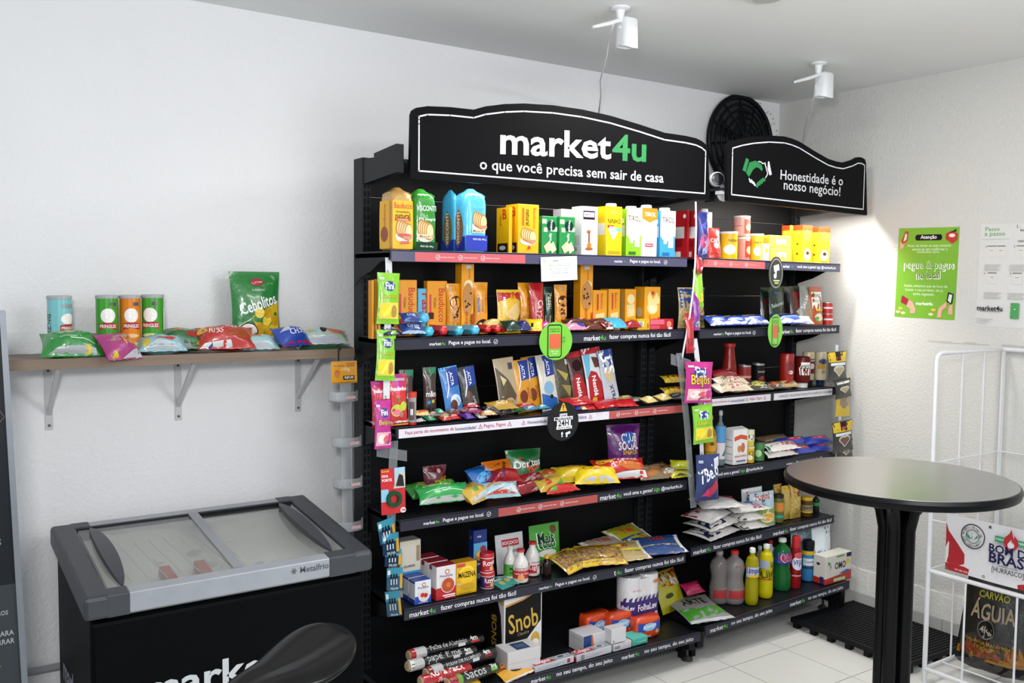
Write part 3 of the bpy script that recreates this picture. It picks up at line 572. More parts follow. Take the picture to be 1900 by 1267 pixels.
bag('cookie_packet', 'L', 2, (962, 515, 990, 607), .11, .035, 88, 0, 'dd950f', 'orange cookie packet with crimped top between the layered wafers and the red packet', [('r', .55, .75, .75, .95, 'b8c8d0'), ('t', 'Bauducco', .5, .55, .28, 'b8241c', -90), ('e', .5, .24, .4, .12, 'b98042'), ('e', .55, .17, .3, .06, '5a2a16')], cat='packet')
bag('cookie_packet', 'L', 2, (985, 514, 1012, 606), .08, .035, 88, 0, 'b5141c', 'shiny red cookie packet with white script lettering', [('t', 'Calypso', .55, .4, .5, 'f0e6e6', -90, 1, 1.3), ('t', 'CHOCOLATE', .25, .45, .35, 'e0b0b0', -90)], cat='packet', roll=-2)
bag('cookie_packet', 'L', 2, (1010, 524, 1027, 607), .12, .03, 88, 0, '1d4030', 'dark green narrow packet right of the shiny red packet', [('t', 'Passu', .5, .68, .36, 'e0dcc0', -90), ('r', .05, .06, .95, .36, 'food' + 'cbb488')], cat='packet')
bag('cookie_packet', 'L', 2, (1029, 520, 1053, 607), .09, .035, 88, 0, 'dd930f', 'orange cookie packet right of the dark green packet, under the paper notice', [('r', .35, .9, .6, .98, 'b8c8d0'), ('e', .55, .65, .4, .12, '4a2212'), *chips(7, .55, .48, .34), ('t', 'Bauducco', .4, .18, .24, 'b8241c', 90), ('r', .72, .1, .86, .32, '3a2210')], cat='packet')
bx('cookie_box', 'L', 2, 1078, 1101, 491, .09, .05, 'e0960f', 'tallest orange cookie box touching the shelf above, right half of the second shelf', front=[('r', .3, .93, .7, .98, 'b8c8d0'), ('t', 'Bauducco', .55, .85, .14, 'b8241c', 90), ('e', .55, .7, .34, .06, 'e8d9ae'), *chips(9, .5, .53, .42), ('t', 'Bauducco', .4, .2, .3, 'b8241c', 90), ('r', .84, .05, .98, .28, 'b8302a')])
def cream(f): return [('t', 'Bauducco', .62, .72, .38, 'b8241c', -90), ('r', .26, .5, .38, .9, 'c03028'), ('p', [(.15, .4), (.8, .44), (.85, .1), (.2, .06)], 'e0cf92'), ('r', .0, .0, 1, .04, 'd8a060')]
for i, (a, b, tp_) in enumerate(((1101, 1127, 538), (1130, 1151, 536), (1161, 1181, 536))):
    bx('cracker_box', 'L', 2, a, b, tp_, .10, .06, 'e39a18', ('golden cracker packet right of the tallest right-hand cookie box', 'golden cracker packet, second in the row of four', 'golden cracker packet with cream swirls, third in the row of four')[i], front=cream(0) if i < 2 else [('e', .5, .75, .35, .12, 'ead9a0'), ('p', [(.1, .6), (.8, .64), (.85, .34), (.2, .3)], 'dccb90'), ('t', 'Bauducco', .5, .14, .26, 'b8241c', 90)], left=[('r', .2, .1, .8, .9, 'c9a050')])
bx('cracker_box', 'L', 2, 1197, 1226, 532, .08, .07, 'e8a01a', 'widest golden cracker box with a creamy cracker, last in the row of four', front=[('e', .5, .85, .1, 0, 'c4324a'), ('p', [(.15, .78), (.3, .9), (.5, .7), (.75, .88), (.95, .7), (.9, .6), (.2, .6)], 'ecd78a'), ('e', .48, .5, .34, .15, 'e6d39a'), ('e', .48, .47, .22, .09, 'f2e4b4'), ('t', 'Bauducco', .3, .18, .3, 'b8241c', 90), ('t', 'NATURAL', .6, .14, .26, '4a2a10', 90), ('r', .82, .04, .95, .28, 'c03028')], left=[('e', .5, .8, .2, 0, 'c8a050'), ('e', .5, .4, .3, .12, 'd8c488')])
def rollpack(name, px, py, dy, r, L, col, label, n=10, U='L', k=2, rz=0, end=None, grp=None):
    y = sd(k) + dy; p = at(1, y, px, py); zs = shz(U, k, p.x)
    t = thing(name, label, 'packet', (p.x, y, max(p.z, zs + r * .97)), (PI / 2, 0, math.radians(rz)), grp)
    G().lathe([(r * .82, 0), (r, .006), (r, L - .006), (r * .8, L)], M(col, .3, 0, 'foil'), n, (0, 0, -L)).build('film', t, smooth=False)
    G().lathe([(r * .84, 0), (r * .6, .003), (r * .1, .0045)], M(end or col, .3, 0, 'foil'), n).build('end_fold', t)
ROLLS = [(798, 615, .0125, '38b4d0', 'cyan'), (824, 613, 0, 'c01c28', 'red'), (853, 614, 0, '40b0d0', 'cyan'), (883, 612, 0, '46b4d8', 'cyan'), (906, 610, 0, 'c8201f', 'red'), (924, 610, 0, 'c8201f', 'red')]
RL = ['cyan ended cookie roll, leftmost lying roll on the second shelf', 'dark red ended cookie roll between cyan rolls', 'cyan ended cookie roll just right of the dark red one', 'cyan ended cookie roll left of the two round red ends', 'bright red round roll end, left of the red pair', 'bright red round roll end, right of the red pair']
for i, (px, py, _, c, nm) in enumerate(ROLLS): rollpack('cookie_roll', px, py, .012 + .004 * (i % 3), .021 if i < 4 else .0175, .13, c, RL[i], 6, grp='cookie rolls lying on the second shelf')
rollpack('cookie_roll', 789, 590, .03, .021, .13, '4aaee0', 'light blue roll lying on top of the leftmost cyan roll', 8)
bag('biscuit_packet', 'L', 2, (743, 578, 778, 600), .01, .035, 40, 0, '1c3e86', 'dark blue crinkled biscuit packet on top of its twin', [('t', 'Oreo', .5, .5, .5, 'c8d0e0')], cat='packet')
bag('biscuit_packet', 'L', 2, (741, 599, 786, 625), .0, .035, 40, 0, '1a3a80', 'dark blue crinkled biscuit packet lying on the shelf under its twin', [('t', 'Oreo', .5, .5, .5, 'c8d0e0'), ('r', .0, .0, 1, .14, '9ab0c8')], cat='packet')
bag('biscuit_packet', 'L', 2, (700, 608, 742, 628), .02, .03, 20, 12, '2a2c58', 'navy and silver wrapper lying at the left end of the second shelf', [('r', .2, .3, .8, .6, 'b8bcd0')], cat='packet')
bag('biscuit_packet', 'L', 2, (895, 597, 935, 606), .07, .05, 10, 0, 'cdb66a', 'pale yellow packet lying behind the two red roll ends', [], cat='packet')
bag('biscuit_packet', 'L', 2, (933, 596, 964, 620), .01, .04, 35, 0, '16352a', 'very dark green packet lying right of the red rolls', [], cat='packet')
bag('biscuit_packet', 'L', 2, (958, 597, 983, 619), .0, .04, 35, 10, '2a2a66', 'crinkled dark violet blue packet left of the yellow triangular packet', [], cat='packet')
bag('biscuit_packet', 'L', 2, (978, 592, 1004, 618), .0, .03, 50, -35, 'e8c91c', 'bright yellow packet leaning diagonally near the green round card', [('r', .3, .2, .45, .5, '2a2210')], cat='packet')
bag('biscuit_packet', 'L', 2, (997, 598, 1025, 618), .005, .035, 40, 0, 'c8309a', 'magenta packet partly behind the green round card', [], cat='packet')
bag('biscuit_packet', 'L', 2, (1045, 590, 1096, 605), .06, .035, 30, 0, '4a2018', 'brown chocolate biscuit packet lying right of the green round card', [('r', .1, .5, .35, .9, '2a2a50'), ('e', .6, .6, .08, 0, 'd98a9a')], cat='packet')
bag('biscuit_packet', 'L', 2, (1092, 590, 1135, 606), .06, .035, 30, 0, '542218', 'second brown biscuit packet, touching the light blue one', [('r', .6, .4, .95, .8, 'c8a25a')], cat='packet')
bag('biscuit_packet', 'L', 2, (1047, 603, 1087, 616), .01, .03, 35, 0, 'd98aa8', 'pink packet with a blue oval in front of the brown biscuit packets', [('e', .75, .5, .24, .3, '2a3aa8')], cat='packet')
bag('biscuit_packet', 'L', 2, (1082, 603, 1120, 616), .01, .03, 30, 0, '5a2418', 'small brown packet right of the pink packet', [], cat='packet')
bag('biscuit_packet', 'L', 2, (1110, 596, 1148, 614), .0, .025, 40, 25, '6a1418', 'maroon packet with white lettering slanting across the light blue packet', [('t', 'Trento', .5, .5, .7, 'f0e8e8'), ('r', .0, .0, 1, .15, 'e8e0dc')], cat='packet')
bag('biscuit_packet', 'L', 2, (1126, 590, 1161, 614), .03, .035, 30, 10, '3fa8c8', 'light blue packet behind the maroon packet', [], cat='packet')
bag('biscuit_packet', 'L', 2, (1159, 601, 1187, 615), .01, .035, 35, 0, '9a1420', 'dark red packet left of the yellow lying box', [], cat='packet')
bx('biscuit_box', 'L', 2, 1183, 1206, 592, .03, .05, 'd8a91c', 'yellow box end with a barcode, lying near the right end of the second shelf', front=[('r', .1, .3, .5, .8, 'e8e6e0'), ('r', .14, .34, .18, .76, '3a3a3a'), ('r', .24, .34, .3, .76, '3a3a3a'), ('r', .36, .34, .4, .76, '3a3a3a'), ('r', .8, .2, .86, .6, '8a2018')])
bx('biscuit_box', 'L', 2, 1206, 1250, 592, .03, .05, 'b8202a', 'red and pink box lying at the right end of the second shelf', front=[('r', .02, .5, .6, .95, 'd8627a'), ('r', .02, .05, .4, .4, 'd04a5a'), ('e', .8, .5, .1, 0, 'e88a70'), ('e', .85, .12, .1, .1, 'e8e0e0')])
# ------------------------------------------------------------------ second shelf, corner unit
bag('snack_bag', 'R', 2, (1258, 530, 1308, 605), .10, .07, 88, 0, 'b89c66', 'blue topped bag of beige snacks behind the hanging strip on the corner unit', [('r', .02, .5, .98, .97, '1f3f80'), ('e', .6, .68, .2, .1, 'a8c4e0'), ('r', .3, .55, .9, .6, 'e8e8f0'), ('e', .48, .66, .08, 0, 'b83a40'), ('r', .08, .06, .92, .46, 'foodb89c66')] + [('r', .03, .56 + .08 * q, .09, .59 + .08 * q, 'b0c0d8') for q in range(5)])
for i, (a, b, c, d_) in enumerate(((1308, 583, 1352, 606), (1340, 584, 1385, 605), (1374, 583, 1424, 605), (1440, 580, 1484, 602))):
    bag('pasta_packet', 'R', 2, (a, b, c, d_), .01 + .02 * (i % 2), .035, 35, (4, -6, 5, -8)[i], '2340a0', ('blue and silver pasta packet lying at the left end of the corner second shelf', 'blue pasta packet overlapping the leftmost one', 'blue pasta packet left of the tall green round card', 'blue pasta packet right of the tall green round card')[i],
        [('p', [(.05, .1), (.3, .35), (.6, .15), (.95, .3), (.95, .06), (.05, .02)], 'd8dce8'), ('r', .1, .72, .6, .85, 'b89a4a'), ('r', .2, .45, .8, .52, '8ab0e0')], cat='packet')
def sauce(px0, px1, top, dy, col, lb, it, tilt=86): bag('sauce_pouch', 'R', 2, (px0, top, px1, 604), dy, .045, tilt, 0, col, lb, it, kind='pouch', cat='pouch')
sauce(1413, 1432, 534, .14, '1c2c22', 'dark green sauce pouch seen edge on, leftmost of the sauce pouches', [('e', .4, .5, .3, .2, '5a1a1c')])
sauce(1429, 1456, 533, .10, '0f2520', 'dark green sauce pouch with slanted white lettering', [('t', 'Salsaretti', .5, .55, .85, 'c8d4d0', 12), ('r', .3, .82, .7, .88, '2a5a8a'), ('e', .55, .15, .3, .1, 'b08a60')])
sauce(1450, 1472, 533, .13, '1a1d1c', 'nearly black sauce pouch behind the one with slanted lettering', [('e', .5, .4, .3, .2, '40201c')])
sauce(1468, 1489, 532, .08, '3a2a26', 'sauce pouch with dark red tomatoes, in the middle of the sauce pouches', [('e', .45, .7, .35, .16, '8e1c22'), ('e', .5, .4, .32, .2, '6a2a26'), ('p', [(.3, .35), (.8, .5), (.6, .2)], 'b0b4a8')])
sauce(1486, 1510, 532, .06, '8a8a86', 'grey silver sauce pouch with an orange disc near its foot', [('e', .5, .28, .3, .13, 'c07a3a'), ('t', 'SALSA', .3, .6, .4, 'e8e8e8', 60), ('p', [(.4, .6), (.9, .9), (.9, .6)], 'c06a70')])
bag('sauce_packet', 'R', 2, (1468, 585, 1500, 603), .0, .03, 35, -20, 'b9b4bc', 'silver and blue packet slumped in front of the sauce pouches', [('r', .5, .1, .9, .5, '3a4a90'), ('r', .1, .5, .4, .8, 'c06a80')], cat='packet')
sauce(1504, 1527, 533, .05, 'b04a1c', 'orange red sauce pouch with a big white label, rightmost pouch', [('r', .1, .42, .9, .86, 'ece8e2'), ('t', 'HEINZ', .45, .76, .7, '3a3a3a'), ('t', 'MOLHO', .5, .62, .6, '7a8a6a'), ('r', .3, .36, .95, .42, 'e0c030'), ('e', .5, .2, .3, .1, 'e8d8c8'), ('e', .35, .15, .15, .06, '5a9a3a')])
lathe_thing('tomato_paste_can', 'R', 2, 1527, 1545, 582, .03, [('tin_body', 'b82a26', .35, 0, [(1, 0), (1, .97)]), ('rim', 'c8c8c8', .3, -.9, [(1.02, .95), (1.02, 1), (.9, 1)])], 'lower little red can at the right end of the corner second shelf', [(.1, .9, .5, 1, [('r', .1, .4, .9, .6, 'e8dcd8')])])
lathe_thing('tomato_paste_can', 'R', 2, 1527, 1545, 561, .03, [('tin_body', 'b82a26', .35, 0, [(1, 0), (1, .97)]), ('rim', 'c8c8c8', .3, -.9, [(1.02, .95), (1.02, 1), (.9, 1)])], 'upper little red can at the right end of the corner second shelf', [(.1, .9, .5, 1, [('r', .1, .4, .9, .6, 'e8dcd8')])], bot=581)
# ------------------------------------------------------------------ third shelf, wide unit
FRU = lambda: [('e', .35, .3, .3, .12, 'c8d048'), ('e', .35, .26, .2, .06, 'e8789a'), ('e', .72, .38, .2, .09, 'b8cc40'), ('e', .6, .22, .1, .06, 'b07868'), ('r', .4, .46, .5, .54, '3a7a2a')]
bag('sweets_pouch', 'L', 3, (690, 700, 727, 786), .03, .03, 86, 0, 'c02028', 'magenta and red sweets pouch behind the hanging pink bag', [('p', [(0, .62), (1, .7), (1, 1), (0, 1)], 'b8208a'), ('t', 'Stikadinho', .5, .78, .8, 'ffffff', 0, 2), *FRU()], cat='pouch')
bag('sweets_pouch', 'L', 3, (722, 690, 757, 786), .03, .03, 86, 0, 'c8262a', 'magenta and red sweets pouch right of the hanging pink bag', [('p', [(0, .64), (1, .7), (1, 1), (0, 1)], 'b8208a'), ('t', 'ikadinho', .5, .72, .9, 'ffffff', 0, 2), *FRU(), ('r', .1, .87, .85, .92, 'b0a8b0'), ('r', 0, .015, 1, .035, 'd8a81c')], cat='pouch')
for i, (a, b, t_, dy) in enumerate(((742, 769, 685, .10), (786, 811, 683, .09))):
    bag('chocolate_drops_bag', 'L', 3, (a, t_, b, 782), dy, .03, 87, 0, '3a241c', ('brown sweets bag with green top behind the magenta pouch', 'brown narrow sweets bag with green top standing alone')[i], [('r', .02, .83, .98, .99, '24805a'), ('t', 'm&m', .5, .5, .8, 'e8e4e0', 0, 2, 1.4), ('e', .3, .34, .13, 0, '3a88c0'), ('e', .6, .36, .12, 0, 'c8b43a'), ('e', .8, .4, .12, 0, '7a2026'), ('r', .2, .1, .7, .24, '2a2020')])
lathe_thing('gum_tube', 'L', 3, 757, 773, 727, .02, [('tube_body', 'c9c6c2', .15, .5, [(.95, 0), (.95, .84)]), ('cap', 'c83a34', .4, 0, [(1.02, .84), (1.02, 1)]), ('base_ring', 'b8241c', .3, 0, [(.98, 0), (.98, .08)])], 'clear sweets tube with a red cap in front of the brown bag', [(.12, .74, .5, 1, [('r', .2, .05, .6, .95, '5a4a4a'), ('r', .3, .3, .5, .6, 'd8d8d8')])], cat='tube')
def bar(px0, px1, top, dy, col, lb, it, dr=-4, k=3, h=None):
    bag('chocolate_bar', 'L', k, (px0, top, px1, 782), dy, .014, 82, 0, col, lb, it, cat='chocolate', roll=dr, mat='foil')
def lacta(c1, c2_, extra): return [('p', [(.35, .98), (.98, .98), (.98, .62), (.42, .6)], '1f3f9a'), ('t', 'LACTA', .6, .78, .3, 'ffffff', -90, 2), ('p', [(.36, .95), (.44, .95), (.38, .6), (.2, .42), (.14, .42), (.32, .62)], 'eceaf0')] + extra
bar(829, 863, 685, .09, '2a78c4', 'bright blue chocolate bar leaning at the left of the third shelf', [('r', .0, .93, 1, 1, '6ab8e8'), *lacta(0, 0, [('e', .62, .34, .3, .12, 'd8e4f0'), ('e', .5, .26, .2, .1, '5a2c1c'), ('t', 'OREO', .8, .3, .2, '2a78b0', -70), ('r', .0, .0, 1, .16, '6ab8e4')])], -7)
bar(863, 895, 687, .09, '14141c', 'black and blue chocolate bar leaning beside the bright blue one', lacta(0, 0, [('e', .42, .4, .2, .12, '5a4038'), ('t', 'DARK', .7, .3, .2, 'c8c8c8', -75), ('t', 'OREO', .4, .1, .5, 'b0b0b0', -8)]), -7)
bar(928, 966, 678, .10, 'bba888', 'beige and bronze chocolate bar leaning, first of the middle group of bars', [('p', [(.05, .85), (.6, .6), (.95, .3), (.6, .02), (.05, .02)], '5a4c34'), ('r', .68, .78, .9, .9, '4a4a5a'), ('p', [(.2, .7), (.5, .6), (.3, .5)], 'd8c898'), ('e', .55, .2, .25, .08, 'c8a08a')], -5)
for i, (a, b, t_, dy) in enumerate(((962, 992, 684, .10), (980, 1008, 681, .12))):
    bar(a, b, t_, dy, 'e09a18', ('yellow chocolate bar with a blue corner, left of its twin', 'yellow chocolate bar with a blue corner, right behind its twin')[i], lacta(0, 0, [('e', .45, .3, .25, .12, '7a3418'), ('t', 'SHOT', .8, .34, .24, 'b8301c', -80)]), -5)
bar(1007, 1039, 678, .10, 'e4dcc8', 'white and blue chocolate bar next to the yellow bars', lacta(0, 0, [('p', [(.05, .02), (.95, .02), (.95, .2), (.05, .32)], '2a64b4'), ('e', .5, .4, .3, .12, '8ab8d8'), ('e', .6, .24, .1, .04, '2a2020')]), -5)
bar(1037, 1070, 681, .11, '4a4028', 'dark gold crinkled chocolate bar between the white bar and the red bar', [('p', [(.15, .75), (.8, .62), (.6, .5)], 'b8a45a'), ('p', [(.3, .45), (.9, .4), (.7, .2)], 'a08c4a'), ('r', .7, .8, .95, .9, 'd8d4c8'), ('r', .0, .93, 1, 1, '9a8a5a')], -6)
nes = lambda up: [('r', .0, .9, 1, 1, 'b81c26')] + up + [('p', [(.05, .02), (.95, .02), (.95, .3), (.6, .58), (.3, .62), (.1, .5)], 'b3151f'), ('t', 'Nestlé', .42, .36, .34, 'ffffff', -88, 2), ('e', .32, .12, .13, 0, 'd8a428')]
bar(1066, 1097, 677, .10, '4a1a1a', 'dark red chocolate bar, left of the two red bars', nes([('e', .5, .75, .3, .1, '2c1210')]), -6)
bar(1094, 1129, 672, .09, 'd8dce0', 'red and pale chocolate bar with a chocolate square, right of the dark red bar', nes([('p', [(.05, .9), (.4, .9), (.2, .5), (.05, .5)], '6ab8d8'), ('p', [(.45, .85), (.85, .82), (.9, .66), (.55, .66)], '5a2a1a')]), -6)
bar(1124, 1152, 677, .08, 'b9bcc6', 'white and navy wafer bar, last of the leaning bars', [('r', .0, .7, 1, 1, '20408a'), ('t', 'BIS', .55, .76, .42, 'ffffff', -80, 2), ('p', [(.2, .55), (.5, .7), (.8, .5), (.5, .4)], 'cdb98c'), ('t', 'XTRA', .6, .22, .32, '2a3050', -80, 2)], -7)
# small sweets in front
def candy(px, py, dy, w, h, t, col, label, c2_=None, rz=0, name='wrapped_sweet', U='L', k=3, cat='sweet', tilt=15, grp='small sweets along the front of the third shelf'):
    y = sd(k) + dy; p = at(1, y, px, py); s = 1 / 500
    bag(name, U, k, (px - w / 2, py - h / 2, px + w / 2, py + h / 2), dy, t, tilt, rz, col, label, [('p', [(.2, .15), (.75, .3), (.8, .85), (.3, .7)], c2_)] if c2_ else (), cat=cat, group=grp, H=h * 1.9 * s)
SW_ = [(783, 766, 24, 11, 'e8c890', 'tiny white and orange packet right of the red capped tube', 'e06a28', -20), (708, 784, 40, 8, 'b8b0b4', 'grey flat wrapper at the left front corner of the third shelf', '5a4048', 5), (743, 780, 34, 9, 'a89890', 'brown and white flat bar under the magenta pouch', '4a2020', 8), (772, 779, 30, 9, 'ddd6dc', 'black and white flat bar under the clear tube', '2a2430', 6),
       (797, 777, 20, 12, '3aa86a', 'small green sweet left of the red sweets', 'dfe8e0', 10), (815, 762, 12, 8, '4aa890', 'tiny teal sweet behind the green sweet', None, 0), (806, 768, 26, 8, '8a8078', 'grey stick sweet behind the green sweet', 'c8b0a8', -15), (826, 776, 26, 10, 'b83a30', 'red sweet with gold tip left of the pile', 'd8b8a0', 15), (842, 773, 22, 11, 'c02a30', 'bright red twisted sweet in the sweets pile', 'e89a9a', -20),
       (850, 765, 24, 9, 'a03844', 'crimson stick sweet at the back of the pile', 'd0b0a8', 25), (867, 772, 22, 13, '4a2a8a', 'purple sweet in the middle of the pile', '7a5ab0', 10), (861, 760, 26, 8, '7a7078', 'silver grey stick sweet above the purple sweet', 'b02a40', 30), (878, 762, 28, 9, '8a2a5a', 'plum coloured stick sweet crossing the pile', 'd0a0b0', -25), (874, 752, 26, 9, 'a82a34', 'deep red sweet on the top of the pile below the blue bar', 'e8c8c0', -10),
       (892, 770, 24, 11, 'c8b8c0', 'pale silver sweet right of the purple sweet', 'c02a40', 20), (905, 766, 26, 10, 'c8a068', 'toffee coloured sweet right of the pale silver one', 'f0e0d0', -15), (893, 775, 16, 7, 'e0dcd8', 'small white sweet at the front of the pile', 'c83a30', 0), (920, 766, 26, 9, '2a2830', 'black shiny sweet right of the toffee coloured sweet', '5a5a68', 20), (936, 763, 28, 10, '1d1c26', 'black flat wrapper left of the green topped sweet', '4a5a50', 10),
       (962, 760, 20, 10, '22904a', 'vivid green sweet below the beige bar', '70c080', -10), (984, 757, 30, 8, '4a8aa8', 'teal striped sweet below the yellow bars', 'c8d8e0', 10), (976, 752, 32, 7, 'b82a2e', 'red stick sweet behind the teal striped sweet', 'e0a0a0', -5), (1006, 755, 24, 8, '3a9ab0', 'cyan striped sweet right of the teal striped one', 'd0e0e0', 10), (822, 769, 28, 7, '9aa070', 'olive stick sweet behind the red sweets', 'c84a40', 22),
       (838, 763, 26, 7, '6a5a60', 'dull mauve stick sweet behind the crimson stick', 'b09090', 28), (908, 757, 24, 8, '38302c', 'dark brown sweet left of the gold foil bag', '8a7060', 0)]
for i, (px, py, w_, h_, c, lb, c2_, rz) in enumerate(SW_): candy(px, py, .012 + .014 * (i % 5) + (0.03 if py < 762 else 0), w_, h_, .018, c, lb, c2_, rz)
bag('gold_sweets_bag', 'L', 3, (903, 742, 958, 762), .06, .04, 30, 0, 'b8923a', 'gold foil sweets bag lying below the beige chocolate bar', [('e', .45, .5, .2, .25, 'e8d8b0')], cat='bag')
for i, (a, b, c, d_, rz) in enumerate(((1040, 738, 1102, 750, 10), (1060, 748, 1108, 760, -6), (1096, 742, 1150, 756, 12), (1124, 742, 1176, 754, -12))):
    bag('chocolate_bar', 'L', 3, (a, b, c, d_), .012 + .02 * (i % 2), .014, 25, rz, 'b81a24', ('red chocolate bar lying flat left of the black round card, uppermost', 'red chocolate bar lying flat at the front edge below the leaning red bars', 'red chocolate bar lying flat below the wafer bar', 'red chocolate bar lying flat, the rightmost red one')[i], [('r', .3, .3, .6, .7, ('d8b888', 'e0c8b8', '8a7068', '7a1a20')[i])], cat='chocolate', H=.06)
candy(1070, 757, .012, 12, 8, .02, '1f3f9a', 'round blue sweet at the right edge of the black round card', None)
candy(1082, 757, .012, 10, 7, .015, 'd8c898', 'pale yellow sweet right of the round blue one', None)
candy(1176, 741, .06, 40, 10, .02, '8a8a80', 'grey green flat bar behind the gold twisted sweets', '5a5a4a', 8)
candy(1160, 738, .08, 30, 9, .02, '8a7a4a', 'brownish gold wrapper behind the rightmost flat red bar', 'b8a060', 0)
for i, (px, py, w_) in enumerate(((1203, 742, 26), (1230, 737, 28))):
    candy(px, py, .03, w_, 14, .032, 'cfb877', ('gold twisted sweet, left of the pair near the clear hanging strip', 'gold twisted sweet, right of the pair near the clear hanging strip')[i], 'e8dca8', 12)
for i, (c_, py) in enumerate((('c8a81e', 724), ('c8a81e', 702))):
    bag('peanut_packet', 'L', 3, (1229, py - 8, 1272, py + 9), .08, .035, 35, 0, c_, ('lower yellow oval packet left of the clear hanging strip', 'upper yellow oval packet left of the clear hanging strip')[i], [('e', .3, .5, .14, 0, '5a3a10'), ('e', .65, .5, .16, .2, 'c83a20')], cat='packet')
bag('peanut_packet', 'L', 3, (1240, 728, 1275, 742), .05, .03, 15, 0, '2a2a34', 'dark packet lying under the yellow oval packets', [('r', .1, .1, .5, .4, 'a8a8b0')], cat='packet')
# ------------------------------------------------------------------ third shelf, corner unit
bottle('passata_bottle', 'R', 3, 1339, 1369, 636, .12, '8a2018', 'b82420', 'glass bottle of red tomato sauce with a red lid', tr=.05, body=[(.85, 0), (.97, .03), (1, .1), (1, .3), (.9, .5), (.72, .72), (.62, .86), (.6, .93)], neck=(.58, .9), items=[('r', .1, .1, .7, .9, '4a4a52'), ('r', .3, .6, .6, .8, 'b8c8d0')], lab=(.12, .38, .3), cat='bottle')
lathe_thing('tomato_can', 'R', 3, 1369, 1394, 677, .11, [('tin_body', '8e2420', .3, 0, [(1, 0), (1, .97)]), ('rim', 'b8b8b8', .25, -.9, [(1.03, .94), (1.03, 1), (.9, 1), (.9, .97)])], 'red tin can right of the tomato sauce bottle', [(.08, .9, .6, 1, [('r', .1, .5, .9, .62, 'c86a60'), ('t', 'tomate', .5, .56, .5, 'e8c8c0'), ('r', .2, .1, .8, .3, '6a1414')])])
lathe_thing('tomato_can', 'R', 3, 1395, 1419, 674, .10, [('tin_body', '151312', .3, 0, [(1, 0), (1, .97)]), ('rim', 'b8b8b8', .25, -.9, [(1.03, .94), (1.03, 1), (.9, 1), (.9, .97)])], 'black tin can with red tomatoes on it', [(.08, .9, .6, 1, [('e', .6, .35, .16, .2, '9a2418'), ('e', .75, .25, .12, .16, '7a1a14'), ('t', 'tomate', .6, .75, .4, 'b0b0b0')])])
for i, (a, b, c, d_, rz) in enumerate(((1318, 712, 1352, 734, 25), (1320, 697, 1356, 716, 20), (1338, 714, 1388, 733, -12), (1336, 698, 1382, 715, -10))):
    bag('grated_cheese_packet', 'R', 3, (a, b, c, d_), .02 + .03 * (i % 2), .05, 30, rz, 'd5c6ae', ('cream packet lying at the front, next to the hanging pink bag', 'cream packet with black print on top beside the hanging pink bag', 'cream packet with pink print, lower one left of the black packets', 'cream packet with pink print, upper one with a pointed end')[i], [('t', 'ralado', .5, .5, .6, 'b03a50' if i > 1 else '2a2020', 10), ('r', .1, .8, .9, .95, '9a3a40' if i > 1 else 'b8b0a8')], cat='packet')
bag('seasoning_packet', 'R', 3, (1318, 684, 1365, 700), .08, .04, 30, 0, '8a1c28', 'dark red packet lying on top of the cream packets', [('r', .6, .2, .9, .6, 'd8c8c0')], cat='packet')
for i, (a, b, c, d_, col, c2_) in enumerate(((1378, 706, 1425, 728, '3a3a36', 'c8b85a'), (1416, 708, 1452, 724, '4a3c2e', 'b8542a'), (1446, 707, 1478, 722, 'c0a068', '8a2418'))):
    bag('seasoning_packet', 'R', 3, (a, b, c, d_), .02 + .01 * i, .035, 30, -6, col, ('black and silver packet lying right of the cream packets', 'dark brown packet lying below the black tin', 'sand coloured packet with a red oval, nearest the ketchup')[i], [('p', [(.1, .3), (.5, .7), (.9, .6), (.6, .2)], c2_), ('r', .5, .1, .9, .3, 'b0b0ac')], cat='packet')
SQ = [(.7, 0), (.72, .14), (.9, .16), (1, .25), (1, .9), (.92, .98), (.8, 1)]
def squeeze(px0, px1, top, dy, col, capc, lb, it, labc=None):
    lathe_thing('sauce_bottle', 'R', 3, px0, px1, top, dy, [('bottle_body', col, .22, .0, SQ[2:]), ('cap', capc, .4, 0, SQ[:2] + [(.74, .16)])], lb, [(.3, .85, .42, 1.0, it)], cat='bottle')
squeeze(1447, 1474, 655, .05, 'a0221c', 'b8a8a8', 'bright red squeeze bottle left of the dark ketchup bottle', [('e', .6, .5, .3, .4, '7a1410'), ('e', .6, .3, .14, .1, 'e8c8c0')])
squeeze(1489, 1512, 652, .09, 'cbbb98', '1a2020', 'cream squeeze bottle with a dark red label and black cap', [('r', .3, .1, .9, .9, '6a1a2a'), ('e', .6, .5, .2, .15, 'e0c8c8'), ('r', .35, .75, .85, .85, '9aa8b0')])
squeeze(1475, 1504, 661, .03, '5a1614', 'e0dede', 'dark ketchup squeeze bottle with a white keystone label', [('p', [(.25, .2), (.85, .2), (.9, .6), (.8, .75), (.8, .95), (.3, .95), (.3, .75), (.2, .6)], 'e4e0dc'), ('t', 'HEINZ', .55, .75, .4, '3a3a3a'), ('t', 'TOMATO', .55, .6, .5, '4a6a3a'), ('e', .55, .4, .08, 0, 'b82a20')])
squeeze(1513, 1534, 652, .06, 'd2c4a4', '16284a', 'cream squeeze bottle with a yellow label and blue cap', [('r', .2, .35, .9, .62, 'c89a30'), ('e', .55, .75, .32, .14, '3a4a7a'), ('e', .6, .2, .2, .12, 'a89a80')])
